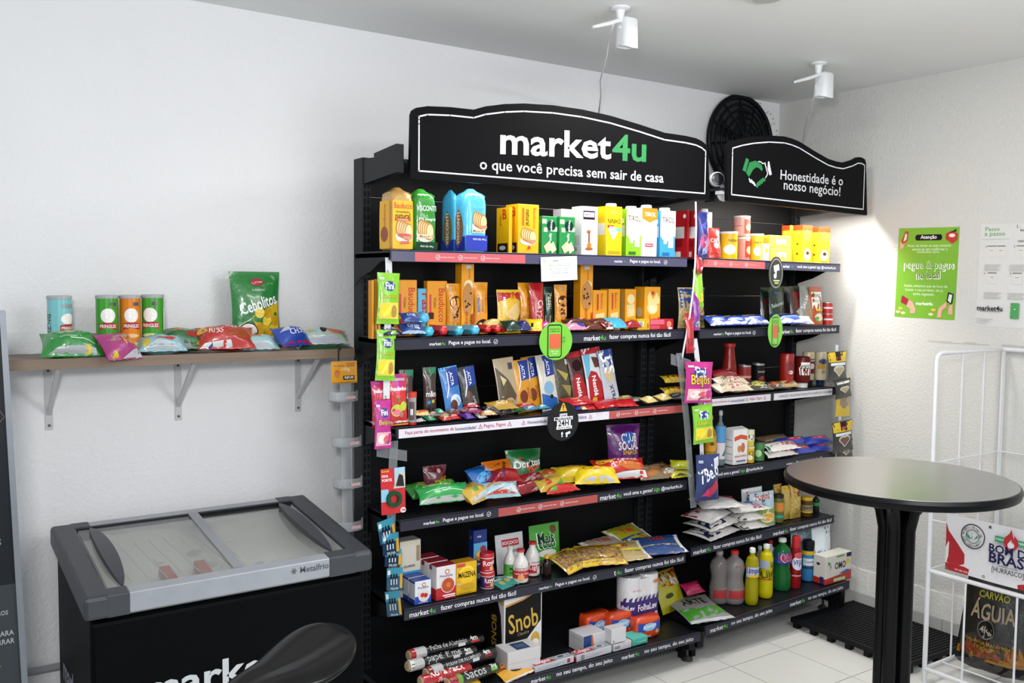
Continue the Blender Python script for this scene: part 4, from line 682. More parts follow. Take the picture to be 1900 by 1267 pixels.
# ------------------------------------------------------------------ fourth shelf, wide unit (crisps)
bag('snack_bag', 'L', 4, (786, 864, 830, 935), .16, .05, 86, 0, '5c1620', 'dark red snack bag standing at the back of the crisps shelf', [('t', 'PINGO', .68, .62, .6, 'e0b820', 15, 2), ('p', [(.4, .35), (.95, .6), (.95, .15), (.5, .15)], 'c8a070'), ('e', .6, .86, .08, 0, 'c0a0a0')])
bag('snack_bag', 'L', 4, (752, 892, 800, 928), .13, .06, 35, 15, '2c7a2a', 'green snack bag tucked behind the hanging tape pack', [('e', .4, .4, .2, .2, 'b09a5a'), ('t', 'yummy', .7, .7, .5, 'd8d030')])
bag('snack_bag', 'L', 4, (795, 890, 850, 912), .14, .06, 35, 15, '4a9a30', 'green snack bag with yellow lettering below the dark red one', [('t', 'CHIPS', .5, .6, .6, 'e8dc30', 12)])
bag('snack_bag', 'L', 4, (775, 903, 868, 950), .05, .09, 42, -6, '2fa04e', 'large bright green crisps bag lying at the front left of the crisps shelf', [('e', .35, .8, .25, .14, 'c8b890'), ('p', [(.45, .95), (.7, .95), (.6, .6), (.4, .7)], 'd8d0b8'), ('r', .1, .42, .6, .45, 'c8e8d0'), ('r', .4, .34, .95, .37, 'c8e8d0'), ('r', .02, .02, .98, .16, 'b8bcb8')])
bag('snack_bag', 'L', 4, (848, 896, 905, 932), .10, .08, 40, 20, 'b08a3a', 'olive and orange crisps bag right of the large green bag', [('p', [(.1, .5), (.6, .9), (.9, .6), (.4, .2)], '5a8a30'), ('p', [(.5, .5), (.9, .8), (.95, .3)], 'b84a20'), ('t', 'ONDA', .3, .75, .4, '202020', 20)])
bag('snack_bag', 'L', 4, (850, 917, 912, 958), .02, .07, 38, 28, 'c9a23a', 'yellow and silver crisps bag at the front edge above the shelf lettering', [('p', [(.1, .05), (.9, .1), (.9, .35), (.1, .25)], 'c0c2c4'), ('p', [(.1, .5), (.5, .8), (.4, .4)], '6a9a40'), ('p', [(.5, .7), (.9, .9), (.8, .5)], 'b86a30')])
bag('snack_bag', 'L', 4, (862, 860, 922, 912), .12, .08, 50, 28, '2464b4', 'blue crisps bag leaning behind the yellow and silver bag', [('e', .3, .4, .25, .2, '5ab0e0'), ('p', [(.4, .6), (.9, .9), (.9, .5)], 'd8dce8'), ('t', 'Ruffles', .5, .2, .5, 'b02a2a', 0, 2)])
bag('snack_bag', 'L', 4, (903, 824, 964, 890), .15, .07, 72, 6, 'd4701a', 'orange crisps bag standing left of the dark green bag', [('p', [(.2, .2), (.5, .9), (.3, .85)], '1a1410'), ('e', .6, .5, .25, .18, 'c0a840'), ('t', 'Cheetos', .5, .7, .6, '2a1c10', 50, 2), ('e', .5, .18, .3, .12, 'b8b0b0'), ('p', [(.2, .5), (.5, .6), (.4, .2)], 'b02a1c')])
bag('snack_bag', 'L', 4, (945, 806, 1006, 884), .17, .07, 80, -8, '1f6a36', 'dark green crisps bag with a triangle, standing at the back of the crisps shelf', [('p', [(.25, .85), (.95, .6), (.6, .4)], 'b8502a'), ('p', [(.32, .8), (.85, .61), (.6, .46)], '15361f'), ('t', 'Doritos', .55, .66, .8, 'e8e8e8', 5, 2), ('e', .3, .3, .14, 0, '3a8a50')])
bag('snack_bag', 'L', 4, (912, 866, 962, 900), .10, .08, 40, -10, 'a81a22', 'red crisps bag with a small yellow sticker below the orange bag', [('r', .1, .6, .45, .85, 'e0b030'), ('t', '4,99', .28, .72, .3, '8a1a10'), ('e', .3, .35, .12, 0, '5a2a50')])
bag('snack_bag', 'L', 4, (950, 874, 1015, 908), .12, .08, 38, 12, '9c1f26', 'crimson crisps bag with silver creases right of the stickered red bag', [('p', [(.1, .2), (.4, .6), (.8, .5), (.6, .2)], 'a8a0a0'), ('r', .3, .75, .8, .8, 'd8b0a8')])
bag('snack_bag', 'L', 4, (942, 898, 1004, 925), .05, .07, 35, 10, '8a1824', 'maroon crisps bag below the crimson one', [('r', .2, .4, .7, .46, 'd8b0a8'), ('p', [(.6, .05), (.98, .05), (.98, .3)], 'b8b8bc')])
bag('snack_bag', 'L', 4, (893, 904, 958, 944), .02, .08, 42, -14, '9cc0c8', 'pale blue and orange crisps bag at the middle of the shelf front', [('p', [(.05, .5), (.4, .9), (.5, .5)], 'c87a40'), ('r', .5, .6, .8, .9, 'd8902a'), ('p', [(.1, .1), (.5, .3), (.9, .1)], 'c83a30'), ('p', [(.4, .2), (.9, .5), (.95, .15)], 'c8ccd0')])
bag('snack_bag', 'L', 4, (988, 868, 1040, 902), .15, .07, 35, 0, 'a8903a', 'brownish yellow crisps bag behind the pair of yellow bags', [('e', .5, .5, .25, .2, 'b04a20')])
bag('snack_bag', 'L', 4, (990, 890, 1050, 922), .05, .07, 40, 12, 'c4a638', 'yellow snack bag with green and red marks left of the big yellow bag', [('p', [(.1, .2), (.3, .8), (.4, .3)], 'c83020'), ('p', [(.5, .1), (.8, .5), (.9, .15)], '5aa040'), ('r', .1, .75, .5, .9, '3a3a80')])
bag('snack_bag', 'L', 4, (1010, 900, 1072, 918), .02, .05, 25, 0, 'c0241f', 'flat red snack bag at the front edge under the yellow bags', [('p', [(.05, .2), (.25, .7), (.3, .1)], '4a9a30')])
bag('snack_bag', 'L', 4, (1032, 872, 1098, 912), .10, .09, 38, -20, 'dfc028', 'big yellow crisps bag lying behind its yellow twin', [('e', .5, .7, .25, .15, 'b07a28'), ('r', .7, .8, .9, .9, 'a02838')])
bag('snack_bag', 'L', 4, (1070, 880, 1138, 922), .02, .09, 40, -22, 'e6c81f', 'big yellow crisps bag lying at the front edge', [('e', .4, .7, .22, .14, 'a8641c'), ('e', .5, .55, .15, .08, 'd8903a'), ('p', [(.1, .02), (.9, .02), (.8, .2), (.3, .18)], 'c8c8d8')])
bag('snack_bag', 'L', 4, (1131, 803, 1185, 905), .15, .07, 86, -12, '5c1468', 'purple and blue snack bag standing at the right of the crisps shelf', [('r', .02, .04, .98, .34, '27328c'), ('e', .6, .75, .22, .12, '2a5aa8'), ('t', 'CLUB', .6, .76, .5, 'e8e8f0', 0, 2, 1.5), ('t', 'SOCIAL', .58, .62, .66, 'e8e8f0', 0, 2, 1.5), ('t', 'SNACK', .62, .5, .5, 'e0a828', 0, 2), ('t', 'BARBECUE', .5, .22, .5, 'c0c8e8'), ('e', .86, .25, .14, .12, 'c88a50')])
bag('snack_bag', 'L', 4, (1108, 862, 1190, 912), .04, .10, 42, -16, 'b8261c', 'red crisps bag with white lettering in front of the purple bag', [('e', .2, .75, .16, .16, 'd8a830'), ('t', 'OUTBACK', .6, .72, .5, 'e8d8d0', 5, 2), ('t', 'RIBS', .4, .5, .3, 'e8d0c8', 5), ('e', .7, .4, .3, .16, 'c06a28'), ('p', [(.2, .02), (.95, .02), (.95, .26), (.3, .12)], 'd0d2d4')])
for i, (a, b, c, d_, col, c2_, rz, dy) in enumerate(((1172, 862, 1212, 885, '8a7a62', 'a89a80', 8, .12), (1186, 870, 1232, 893, '7c6a50', 'b06a30', -10, .05), (1205, 857, 1245, 880, '9a7450', '5a3a20', 14, .12), (1218, 868, 1258, 890, '8c6a48', 'b8b4ae', -8, .05), (1240, 856, 1276, 872, 'a87440', 'b04a24', 18, .12))):
    bag('peanut_packet', 'L', 4, (a, b, c, d_), dy, .04, 28, rz, col, ('grey brown snack packet right of the purple bag', 'brown packet with an orange patch at the front right of the crisps shelf', 'tan and dark brown packet in the second row', 'brown and silver packet left of the yellow edged packet', 'reddish tan packet at the right end of the crisps shelf')[i], [('p', [(.15, .2), (.5, .8), (.85, .6), (.6, .2)], c2_)], cat='packet')
bag('peanut_packet', 'L', 4, (1248, 852, 1274, 872), .06, .03, 50, -40, 'c8c828', 'lime yellow packet pointing up at the right end of the crisps shelf', [], cat='packet')
bag('peanut_packet', 'L', 4, (1244, 872, 1278, 888), .02, .035, 30, -8, 'c2bc2c', 'lime yellow packet lying flat near the clear hanging strip', [('p', [(.1, .1), (.4, .3), (.8, .1)], '4a4a4a')], cat='packet')
# ------------------------------------------------------------------ fourth shelf, corner unit
bottle('oil_bottle', 'R', 4, 1308, 1330, 770, .06, 'b8922a', 'd8a020', 'yellow cooking oil bottle behind the hanging green bag', tr=.3, items=[('r', 0, .0, 1, 1, 'c8901c'), ('e', .5, .5, .12, .1, '3a2a10')], lab=(.3, .6, .6))
bottle('water_bottle', 'R', 4, 1328, 1347, 761, .05, '8aa0a8', 'b0b4b8', 'tall clear bottle with a blue neck label and patterned sleeve', tr=.5, items=[('r', 0, .52, 1, 1, '4a90c8'), ('r', 0, 0, 1, .5, 'c8c4c8'), ('p', [(.1, .1), (.3, .4), (.2, .1)], 'b84a50'), ('p', [(.5, .1), (.8, .4), (.7, .1)], '3a6a60')], lab=(.12, .72, .6))
bx('flour_bag', 'R', 4, 1362, 1388, 797, .03, .075, 'dcdad8', 'white paper flour bag with red lettering on the corner unit fourth shelf', front=[('p', [(.05, .8), (.5, .86), (.95, .8), (.95, .68), (.5, .74), (.05, .68)], 'c84a24'), ('t', 'ANACONDA', .5, .24, .85, 'b82a2a', 0, 2), ('e', .4, .45, .12, .1, 'c87a40'), ('e', .65, .48, .14, .14, 'b86a4a'), ('r', .2, .08, .85, .12, '5a5a80')], left=[('r', .1, .1 + .0, .9, .12, '9a9aa0'), ('r', .1, .3, .9, .32, '9a9aa0'), ('r', .1, .5, .9, .52, '9a9aa0'), ('r', .1, .7, .9, .72, '9a9aa0')], fin=.06, tp='e6e4e2', cat='flour')
lathe_thing('seasoning_can', 'R', 4, 1384, 1400, 828, .02, CAN('c8a428', 'd0cdc0'), 'lower yellow tin with a green letter beside the flour bag', [(.1, .9, .5, 1, [('t', 'Q', .5, .6, .4, '2a5a30', 0, 2), ('e', .4, .3, .2, .2, 'e0d8c0')])])
lathe_thing('seasoning_can', 'R', 4, 1384, 1400, 797, .02, CAN('c8b048', 'd0cdc0'), 'upper yellow tin with a green letter beside the flour bag', [(.1, .9, .5, 1, [('r', 0, .3, 1, 1, 'cccab0'), ('t', 'Q', .5, .6, .45, '2a5a30', 0, 2)])], bot=827)
lathe_thing('peas_can', 'R', 4, 1400, 1419, 819, .03, [('tin_body', '3f7a3e', .35, 0, [(1, 0), (1, .95)]), ('rim', '6a6a60', .3, -.8, [(1.03, .93), (1.03, 1), (.9, 1)])], 'green tin of peas right of the yellow tins', [(.1, .85, .6, 1, [('t', 'Q', .65, .5, .3, '1a3a20', 0, 2), ('e', .35, .4, .18, .25, 'a8c890')])])
for i, (a, b, c, d_) in enumerate(((1418, 834, 1474, 851), (1418, 818, 1478, 837))):
    bag('cracker_packet', 'R', 4, (a, b, c, d_), .025, .04, 25, 0, 'd2ccc8', ('lower white packet with red and green ends right of the green tin', 'upper white packet with red and green ends right of the green tin')[i], [('r', .02, .05, .3, .9, '2a6a48'), ('r', .3, .05, .38, .9, 'a03030'), ('t', 'Maria', .65, .5, .4, 'a83034', 0, 2), ('r', .9, .1, .98, .8, 'c8262a')], cat='packet')
for i, (a, b, c, d_, dy) in enumerate(((1470, 826, 1505, 842, .03), (1498, 823, 1536, 838, .03), (1440, 810, 1494, 826, .07), (1490, 808, 1537, 824, .04))):
    bag('biscuit_packet', 'R', 4, (a, b, c, d_), dy, .035, 25, -4, '2a3ea2', ('lower left blue biscuit packet with a red oval on the corner unit', 'lower right blue biscuit packet with a red oval on the corner unit', 'upper left blue biscuit packet with a red oval, behind the white packets', 'upper right blue biscuit packet with a red oval, nearest the wall')[i], [('e', .6, .5, .3, .2, 'b8324a'), ('r', .4, .46, .8, .54, 'e0c8d0')], cat='packet')
bag('biscuit_packet', 'R', 4, (1405, 806, 1462, 820), .12, .03, 20, 0, '6a5a40', 'brownish packet lying behind the blue biscuit packets', [], cat='packet')
# ------------------------------------------------------------------ fifth shelf, wide unit
bx('oats_box', 'L', 5, 742, 781, 1003, .12, .06, 'd6cfc0', 'beige oats box with a blue band at the left end of the fifth shelf', tp='b0b4b0',
   front=[('r', 0, .14, 1, .45, '2f8fc4'), ('t', 'QUAKER', .45, .54, .55, '2a2420', 0, 2), ('t', 'FLOCOS FINOS', .45, .3, .78, 'e8e8f0', 0, 2, 1.3), ('r', .1, .4, .8, .41, 'b8d8e8'), ('r', .78, .62, .94, .9, '9a8a70'), ('p', [(.1, 0), (1, 0), (1, .16), (.6, .12)], 'd8963a'), ('e', .75, .06, .2, .05, 'b86a30')], left=[('r', .1, .1, .9, .9, 'c0b8a8')])
def procs(U, k, a, b, top, dys, names, col, front, left, label_l, d=.055, tp=None, group=None):
    ap = at(1, sd(k) + dys[0], a, top); bp = at(1, sd(k) + dys[0], b, top); w = bp.x - ap.x; cx = (ap.x + bp.x) / 2; zb = shz(U, k, cx); h = ap.z - zb
    for i, dy in enumerate(dys):
        t = thing(names, label_l[i], 'carton', (cx + .002 * (i % 2), sd(k) + dy + d / 2, zb), (0, 0, .01 * (i % 2)), group)
        G().box(-w / 2, w / 2, -d / 2, d / 2, 0, h, M(col, .4)).build('carton', t, bev=.0015)
        G().box(-w / 2 + .001, w / 2 - .001, -d / 2 + .001, d / 2 - .001, h, h + .0012, M(tp, .4)).build('top_flap', t)
        art(t, 'front_print', sfront(d), w, h, front); art(t, 'side_print', sleft(w), d, h, left)
PJ = [('e', .55, .82, .12, 0, 'c86a3a'), ('e', .55, .82, .07, 0, 'e8e4e4'), ('t', 'Piracanjuba', .5, .7, .66, '4a4a8a')]
procs('L', 5, 770, 800, 1080, (.02, .075, .13, .185), 'cream_carton', 'd8dce4', [('r', 0, 0, 1, .34, '2344a8'), *PJ, ('e', .55, .36, .36, 0, 'd8d4d0'), ('e', .45, .38, .13, 0, 'c0302c'), ('e', .65, .35, .13, 0, 'b82a28'), ('t', 'creme de leite', .5, .07, .6, 'e8e8f4')], [('r', 0, 0, 1, .2, '2344a8'), ('r', 0, .9, 1, 1, '2a4aa0')],
      ['blue and white cream carton with strawberries, front of the row', 'blue and white cream carton, second of the row', 'blue and white cream carton, third of the row', 'blue and white cream carton, last of the row next to the oats box'], .048, '2c4a9c', 'row of blue and white cream cartons')
procs('L', 5, 810, 846, 1053, (.02, .085, .15), 'condensed_milk_carton', 'dcd8da', [('r', 0, 0, 1, .36, 'b81e2a'), *PJ, ('e', .58, .42, .36, 0, 'e0c8b8'), ('e', .58, .42, .32, 0, 'b04a28'), ('e', .6, .42, .12, 0, 'd0703a'), ('r', .3, .1, .95, .14, 'f0e8e8'), ('r', .4, .05, .95, .08, 'f0e8e8')], [('r', 0, 0, 1, .33, 'b81e2a'), ('r', 0, .86, .4, 1, '8e2430')],
      ['red and white condensed milk carton, front of the row', 'red and white condensed milk carton, middle of the row', 'red and white condensed milk carton, back of the row'], .055, '8e2430', 'row of red and white condensed milk cartons')
bx('starch_box', 'L', 5, 847, 885, 1043, .03, .055, 'd8aa14', 'yellow starch box with big black lettering', tp='c08a20', cat='box',
   front=[('e', .5, .62, .38, .28, 'f0d040'), ('e', .5, .56, .36, .26, 'e8bc18'), ('t', 'MAIZENA', .52, .62, .84, '1c1408', 0, 2, 1.7), ('r', .02, .88, .42, .98, 'c8443a'), ('e', .55, .25, .32, .1, 'c49a1a'), ('r', .02, .32, .26, .38, 'e8a890'), ('r', .1, .04, .7, .06, '8a6a10')], left=[('r', .2, .1, .8, .8, 'e2b830')])
bx('cake_mix_box', 'L', 5, 879, 904, 983, .14, .04, '16307a', 'tall blue box with a picture of pancakes behind the round red tins', tp='10204a',
   front=[('r', 0, .45, 1, .75, '5aa8d8'), ('e', .5, .5, .4, .1, 'c8863a'), ('e', .5, .53, .3, .06, 'e2b860'), ('e', .7, .62, .22, .07, '9a2424'), ('t', 'mix', .4, .88, .3, 'd8e0f0', 0, 2), ('t', 'ZERO', .35, .34, .5, 'e8e8f4', 0, 2), ('r', .1, .06, .7, .16, '6a90b0')], left=[('r', .2, .2, .8, .5, '22408a'), ('e', .5, .85, .2, 0, '8a5a40')])
for i, (a, b, t_, bt) in enumerate(((891, 918, 1059, None), (890, 917, 1024, 1060))):
    lathe_thing('baking_powder_tin', 'L', 5, a, b, t_, .03, [('tin_body', 'b01c2e' if i else '8c1c40', .3, 0, [(.93, 0), (.95, .06), (.9, .4), (.95, .76)]), ('lid', 'b8242c', .35, 0, [(1, .74), (1, .95), (.94, 1)]), ('rim', 'd8d0d0', .3, 0, [(1.01, .74), (1.01, .78)]), ('base_ring', 'c8c4c8', .3, 0, [(.97, 0), (.97, .05)])], ('lower round red baking powder tin of the stack', 'upper round red baking powder tin of the stack')[i],
                [(.08, .7, .5, .96, [('t', 'Royal', .6, .68, .7, 'f0e8e8', 8, 2), ('e', .65, .3, .1, 0, 'e0a060'), ('r', .35, .1, .9, .14, 'e0c0c0')] + ([] if i else [('r', 0, 0, .3, 1, '2a2a6a')]))], bot=bt)
for i, (a, b, c, d_, rz) in enumerate(((916, 1072, 945, 1094, 15), (925, 1068, 955, 1090, -10))):
    bag('gelatine_sachet', 'L', 5, (a, b, c, d_), .03 + .03 * i, .008, 12, rz, '2f8a84', ('flat teal sachet lying in front of its twin', 'flat teal sachet lying behind its twin')[i], [('e', .5, .5, .2, .2, 'a8a060'), ('r', .1, .8, .9, .95, 'c8d8d4')], cat='sachet', H=.075)
bag('coconut_pouch', 'L', 5, (923, 996, 974, 1068), .17, .04, 82, 0, 'c8c9cc', 'silver white pouch with a red label behind the coconut milk bottles', [('r', .2, .68, .82, .86, 'b01f2c'), ('t', 'SOCOCO', .5, .77, .56, 'f0e8e8', 0, 2), ('t', 'coco', .7, .55, .3, '3a3a3a')], kind='pouch', cat='pouch')
bag('coconut_pouch', 'L', 5, (985, 974, 1040, 1050), .18, .05, 84, 0, '3f9a24', 'bright green pouch with dark lettering standing behind the small dark bottle', [('t', 'Mais', .5, .66, .6, 'eef2ee', 0, 2, 1.3), ('t', 'coco', .52, .5, .62, 'eef2ee', 0, 2, 1.3), ('t', 'Mais', .5, .665, .54, '0f3020', 0, 1, 1.3), ('t', 'coco', .52, .505, .56, '0f3020', 0, 1, 1.3), ('e', .5, .3, .3, .09, 'e0dcd4'), ('e', .78, .85, .1, .1, '6a3a28'), ('r', .1, .06, .9, .16, '2a6a20')], kind='pouch', cat='pouch')
def milkb(a, b, t_, dy, capc, lb, it):
    lathe_thing('coconut_milk_bottle', 'L', 5, a, b, t_, dy, [('bottle_body', 'd6d2ce', .2, 0, [(.86, 0), (.98, .02), (1, .06), (1, .5), (.95, .6), (.7, .72), (.42, .82), (.4, .93)]), ('cap', capc, .35, 0, [(.5, .92), (.52, .99), (.44, 1)])], lb, [(.1, .5, .5, 1.01, it)], cat='bottle')
milkb(935, 959, 1012, .06, 'c8c8c4', 'white bottle with a green label, leftmost of the coconut milk bottles', [('r', 0, .15, 1, 1, '4a9a38'), ('t', 'Mais', .6, .7, .4, '0f2a18', 0, 2), ('t', 'coco', .6, .4, .42, '0f2a18', 0, 2)])
milkb(951, 981, 1018, .02, 'c03a4a', 'white bottle with a red label in front of the other coconut milk bottles', [('r', 0, .1, 1, .72, 'b8242a'), ('r', 0, .72, 1, 1, 'e0d8d8'), ('t', 'sococo', .5, .85, .6, '8a1c2c'), ('t', 'Leite de Coco', .5, .5, .6, 'f4e8e4'), ('e', .45, .2, .13, 0, 'e0a060')])
milkb(974, 1002, 1004, .07, 'b82030', 'white bottle with a red label, rightmost of the coconut milk bottles', [('r', 0, .0, 1, .75, 'b8242a'), ('r', .3, .6, 1, 1, 'e0d8d8'), ('t', 'SOCOCO', .65, .8, .5, '5a1c2c', 0, 2), ('t', 'Light', .55, .4, .5, 'f4e8e4'), ('e', .75, .15, .14, 0, 'e8e0dc')])
lathe_thing('vanilla_bottle', 'L', 5, 1005, 1024, 1029, .03, [('bottle_body', '120c0c', .12, 0, [(.95, 0), (1, .04), (1, .62), (.75, .74), (.4, .8), (.38, .85)]), ('cap', 'd8a01c', .35, 0, [(.45, .84), (.48, .97), (.35, 1)])], 'small dark brown bottle with a yellow cap', [(.1, .55, .4, 1.01, [('r', .1, .1, .9, .9, '241414')])], cat='bottle')
SE = lambda c: [('r', .04, .02, .96, .2, 'd8b818'), ('r', .2, .06, .8, .15, '8a2018'), ('t', 'POPCORN', .5, .105, .5, 'e8c860'), ('r', .04, .22, .96, .8, 'food' + c), ('r', .04, .82, .96, .98, 'c8ac20'), ('e', .5, .88, .25, .06, '7a1c20')]
for i, (a, b, c, d_, rz, dy, lb) in enumerate(((1024, 1040, 1085, 1066, 22, .03, 'yellow edged bag of brown grains next to the small dark bottle'), (1056, 1030, 1124, 1060, -8, .06, 'yellow edged bag of brown grains in the middle of the fifth shelf'), (1078, 1018, 1150, 1046, -24, .03, 'yellow edged bag of brown grains on top, nearest the front edge'))):
    bag('grain_bag', 'L', 5, (a, b, c, d_), dy, .045, 28, rz, 'b08a3a', lb, SE('8a6a3a'), H=.12)
for i, (a, b, c, d_, rz, dy, col, lb) in enumerate(((1085, 1002, 1165, 1026, 8, .14, 'a89a8c', 'white and brown grain bag lying behind the yellow edged bags'), (1110, 1010, 1192, 1042, -10, .06, 'b4a070', 'tan grain bag with a yellow stripe lying flat'), (1127, 980, 1200, 1004, 12, .22, 'a8a228', 'olive yellow bag with red lettering at the back of the fifth shelf'), (1150, 990, 1215, 1015, 10, .17, '9c9a30', 'olive yellow bag with blue edge in front of the back one'), (1178, 996, 1258, 1032, -16, .06, '2c4a80', 'blue and tan grain bag at the right end of the fifth shelf'))):
    art_ = [('r', .02, .02, .1, .98, 'd8d4d4'), ('r', .9, .02, .98, .98, 'd8d4d4')] + ([('t', 'Yoki', .5, .6, .4, 'c83018', 0, 2), ('r', .12, .05, .88, .3, '2a4a7a')] if i in (2, 3) else [('r', .12, .05, .88, .4, 'food' + ('8a6a4a', '9a8050', '0', '0', 'a88a58')[i]), ('t', 'Yoki', .5, .75, .35, 'b83018', 0, 2)] + ([('r', .05, .42, .95, .5, 'd8c828')] if i == 1 else []))
    bag('grain_bag', 'L', 5, (a, b, c, d_), dy, .035, 22, rz, col, lb, art_, H=.13)
# ------------------------------------------------------------------ fifth shelf, corner unit
for i, (a, b, c, d_, dy, rz, rd) in enumerate(((1280, 982, 1362, 1006, .0, 14, 0), (1280, 962, 1368, 986, .02, 14, 0), (1272, 938, 1352, 966, .06, 22, 1), (1298, 922, 1362, 946, .02, -18, 2))):
    bag('sugar_bag', 'R', 5, (a, b, c, d_), dy, .045, 6, rz, 'd6d3d2', ('white and navy sugar bag at the bottom of the left stack', 'white and navy sugar bag second from the bottom of the left stack', 'white and red bag with a pointed corner under the hanging navy bag', 'white and red bag on top of the left stack')[i],
        [('r', .05, .12, .55, .85, '1c2444'), ('t', 'açúcar', .25, .5, .3, 'c0c4d0'), ('r', .6, .1, .63, .9, '8a8a94')] if rd == 0 else [('p', [(.02, .98), (.98, .98), (.98, .55), (.5, .72), (.02, .5)], 'b02428'), ('e', .5, .85, .2, .1, 'e4e0de'), ('t', 'UN', .5, .85, .18, '2a6a40', 0, 2), ('p', [(.1, .1), (.5, .3), (.8, .08)], 'b8b4b8')], H=.15, zo=.03 + .044 * i)
for i, (a, b, c, d_, dy) in enumerate(((1366, 974, 1408, 992, .03), (1362, 958, 1406, 976, .03), (1352, 934, 1412, 962, .05))):
    bag('flour_packet', 'R', 5, (a, b, c, d_), dy, .045, 6, -8, 'dad6d2', ('plain white bag, lowest of the middle stack', 'plain white bag, middle of the middle stack', 'white bag with a blue top on the middle stack')[i], [('p', [(.1, .5), (.5, .9), (.95, .6), (.6, .4)], '2a72b8'), ('t', 'sal', .7, .3, .3, '9a4a7a')] if i == 2 else [('r', .02, .02, .25, .3, '3a4a44')], cat='bag', H=.12, zo=.03 + .044 * i)
bag('corn_pouch', 'R', 5, (1380, 903, 1418, 972), .10, .04, 84, 0, 'b9c6cc', 'pale green pouch standing behind the pouch of corn', [('r', .05, .9, .95, .98, 'e8e8e8'), ('t', 'Fu', .4, .8, .4, 'a03030')], kind='pouch', cat='pouch')
bag('corn_pouch', 'R', 5, (1395, 911, 1439, 975), .05, .04, 84, 0, 'b4cede', 'pale blue pouch with a bowl of corn and red lettering', [('r', .03, .05, .97, .52, '8aa040'), ('e', .5, .85, .4, .07, 'e8e4e0'), ('t', 'Fugini', .5, .85, .6, 'a02a30', 0, 2), ('t', 'milho', .45, .66, .26, '3a70a0'), ('p', [(.4, .76), (.6, .76), (.5, .7)], '2a6a3a'), ('e', .6, .26, .3, .14, 'e8e0d0'), ('e', .6, .27, .26, .11, 'd8a020'), ('r', .2, .5, .9, .53, 'd0dca0')], kind='pouch', cat='pouch')
bottle('olive_jar', 'R', 5, 1435, 1455, 916, .05, '7a7440', '2a2a20', 'olive jar with an orange label and turquoise band', tr=.3, body=[(.95, 0), (1, .05), (1, .8), (.85, .88)], neck=(.75, .88), items=[('r', 0, .45, 1, .95, 'a88a40'), ('e', .5, .7, .2, .2, 'd87a20'), ('r', 0, .1, 1, .25, '2aa080')], lab=(.1, .75, .5), cat='jar')
for i, (a, b, t_, dy) in enumerate(((1437, 1452, 905, .13), (1452, 1466, 904, .08), (1466, 1486, 901, .07))):
    bag('pasta_bag', 'R', 5, (a, t_, b, 966), dy, .05, 86, 0, 'b89a48', ('pasta bag with a red top behind the olive jar', 'yellow topped pasta bag right of the olive jar', 'tall pasta bag with a dark red band and yellow foot')[i], [('r', .02, .62 if i != 1 else .7, .98, .97, ('9a2020', 'd8b838', '7a1c1c')[i]), ('r', .05, .25, .95, .6, 'foodc0a860'), ('r', .05, .05, .95, .2, 'c8a838'), ('p', [(.2, .98), (.8, .98), (.5, .75)], 'd8b030')])
bottle('mustard_jar', 'R', 5, 1487, 1508, 921, .04, '5a3c18', 'c8a01e', 'dark amber jar with a yellow lid near the right end of the fifth shelf', tr=.15, body=[(.95, 0), (1, .05), (1, .78), (.92, .84)], neck=(.78, .84), items=[('r', 0, .1, 1, .9, '8a7a60'), ('r', 0, .1, 1, .25, 'd0a820'), ('t', 'pasta', .5, .6, .5, '3a2a10')], lab=(.15, .65, .5), cat='jar')
bottle('sauce_jar', 'R', 5, 1508, 1521, 915, .07, '1a2418', '101410', 'small dark green jar right of the amber jar', tr=.1, items=[('r', .1, .2, .9, .8, '2a8a48')], lab=(.3, .6, .5), cat='jar')
# ------------------------------------------------------------------ base deck, wide unit
def foilroll(a, b, r, col, label, bands, d2=.02):
    (ax, ay, ady), (bx_, by_, bdy) = a, b
    p = at(1, sd(6) + ady, ax, ay); q = at(1, sd(6) + bdy, bx_, by_); zs = shz('L', 6, p.x) + r
    p.z = max(p.z, zs); q.z = max(q.z, zs) if q.z > zs + .01 else zs
    v = q - p; L = v.length
    t = thing('foil_roll', label, 'roll', p, v.to_track_quat('Z', 'X').to_euler(), 'wrapping rolls lying on the base deck')
    G().lathe([(r * .92, 0), (r, .004), (r, L - .004), (r * .92, L)], M(col, .25, 0, 'foil'), 18).build('roll_body', t, auto=40)
    G().lathe([(r * .6, -.004), (r * .8, -.002), (r * .93, .001)], M('b09878', .5), 16).build('paper_core', t)
    lc = v.to_track_quat('Z', 'X').inverted() @ (CAM - p); ph = math.atan2(lc.y, lc.x)
    S = lambda x, z, e: ((r + e) * math.cos(ph - z / r), (r + e) * math.sin(ph - z / r), x + L / 2)
    art(t, 'label_print', S, L, 2 * PI * r, bands, step=r * .5)
RB = lambda txt, m_, c=('b82428'): [('r', .0, -.3, .06, .3, c), ('r', .06, -.3, .2, .3, 'b8b8b8'), ('t', txt, .5, .06, .5, 'b8b8b8'), ('t', m_, .85, .08, .1, 'e8e8e8', 0, 2), ('r', .8, -.06, .92, .0, c), ('r', .62, -.08, .72, .0, 'c8c8c8')]
foilroll((758, 1216, .11), (893, 1184, .16), .021, '141416', 'black foil roll lying at the back of the rolls, upper one', RB('Folha de Alumínio', '4m'))
foilroll((756, 1236, .07), (880, 1207, .12), .021, '1b1a1d', 'black roll with white end lying in front of the upper foil roll', RB('papel filme', '4m', 'd8d4d0'))
foilroll((790, 1250, .04), (915, 1210, .11), .023, '202226', 'grey black aluminium foil roll in the middle of the rolls', RB('FOLHA DE ALUMÍNIO', '4m', '8a2020'))
foilroll((780, 1264, .01), (870, 1240, .05), .021, 'a81c22', 'red ended roll with white lettering nearest the front left', [('t', 'RoyalPack', .5, .1, .7, 'e8e4e4', 0, 2), ('t', 'Premium', .5, -.1, .4, 'd8c8c8')])
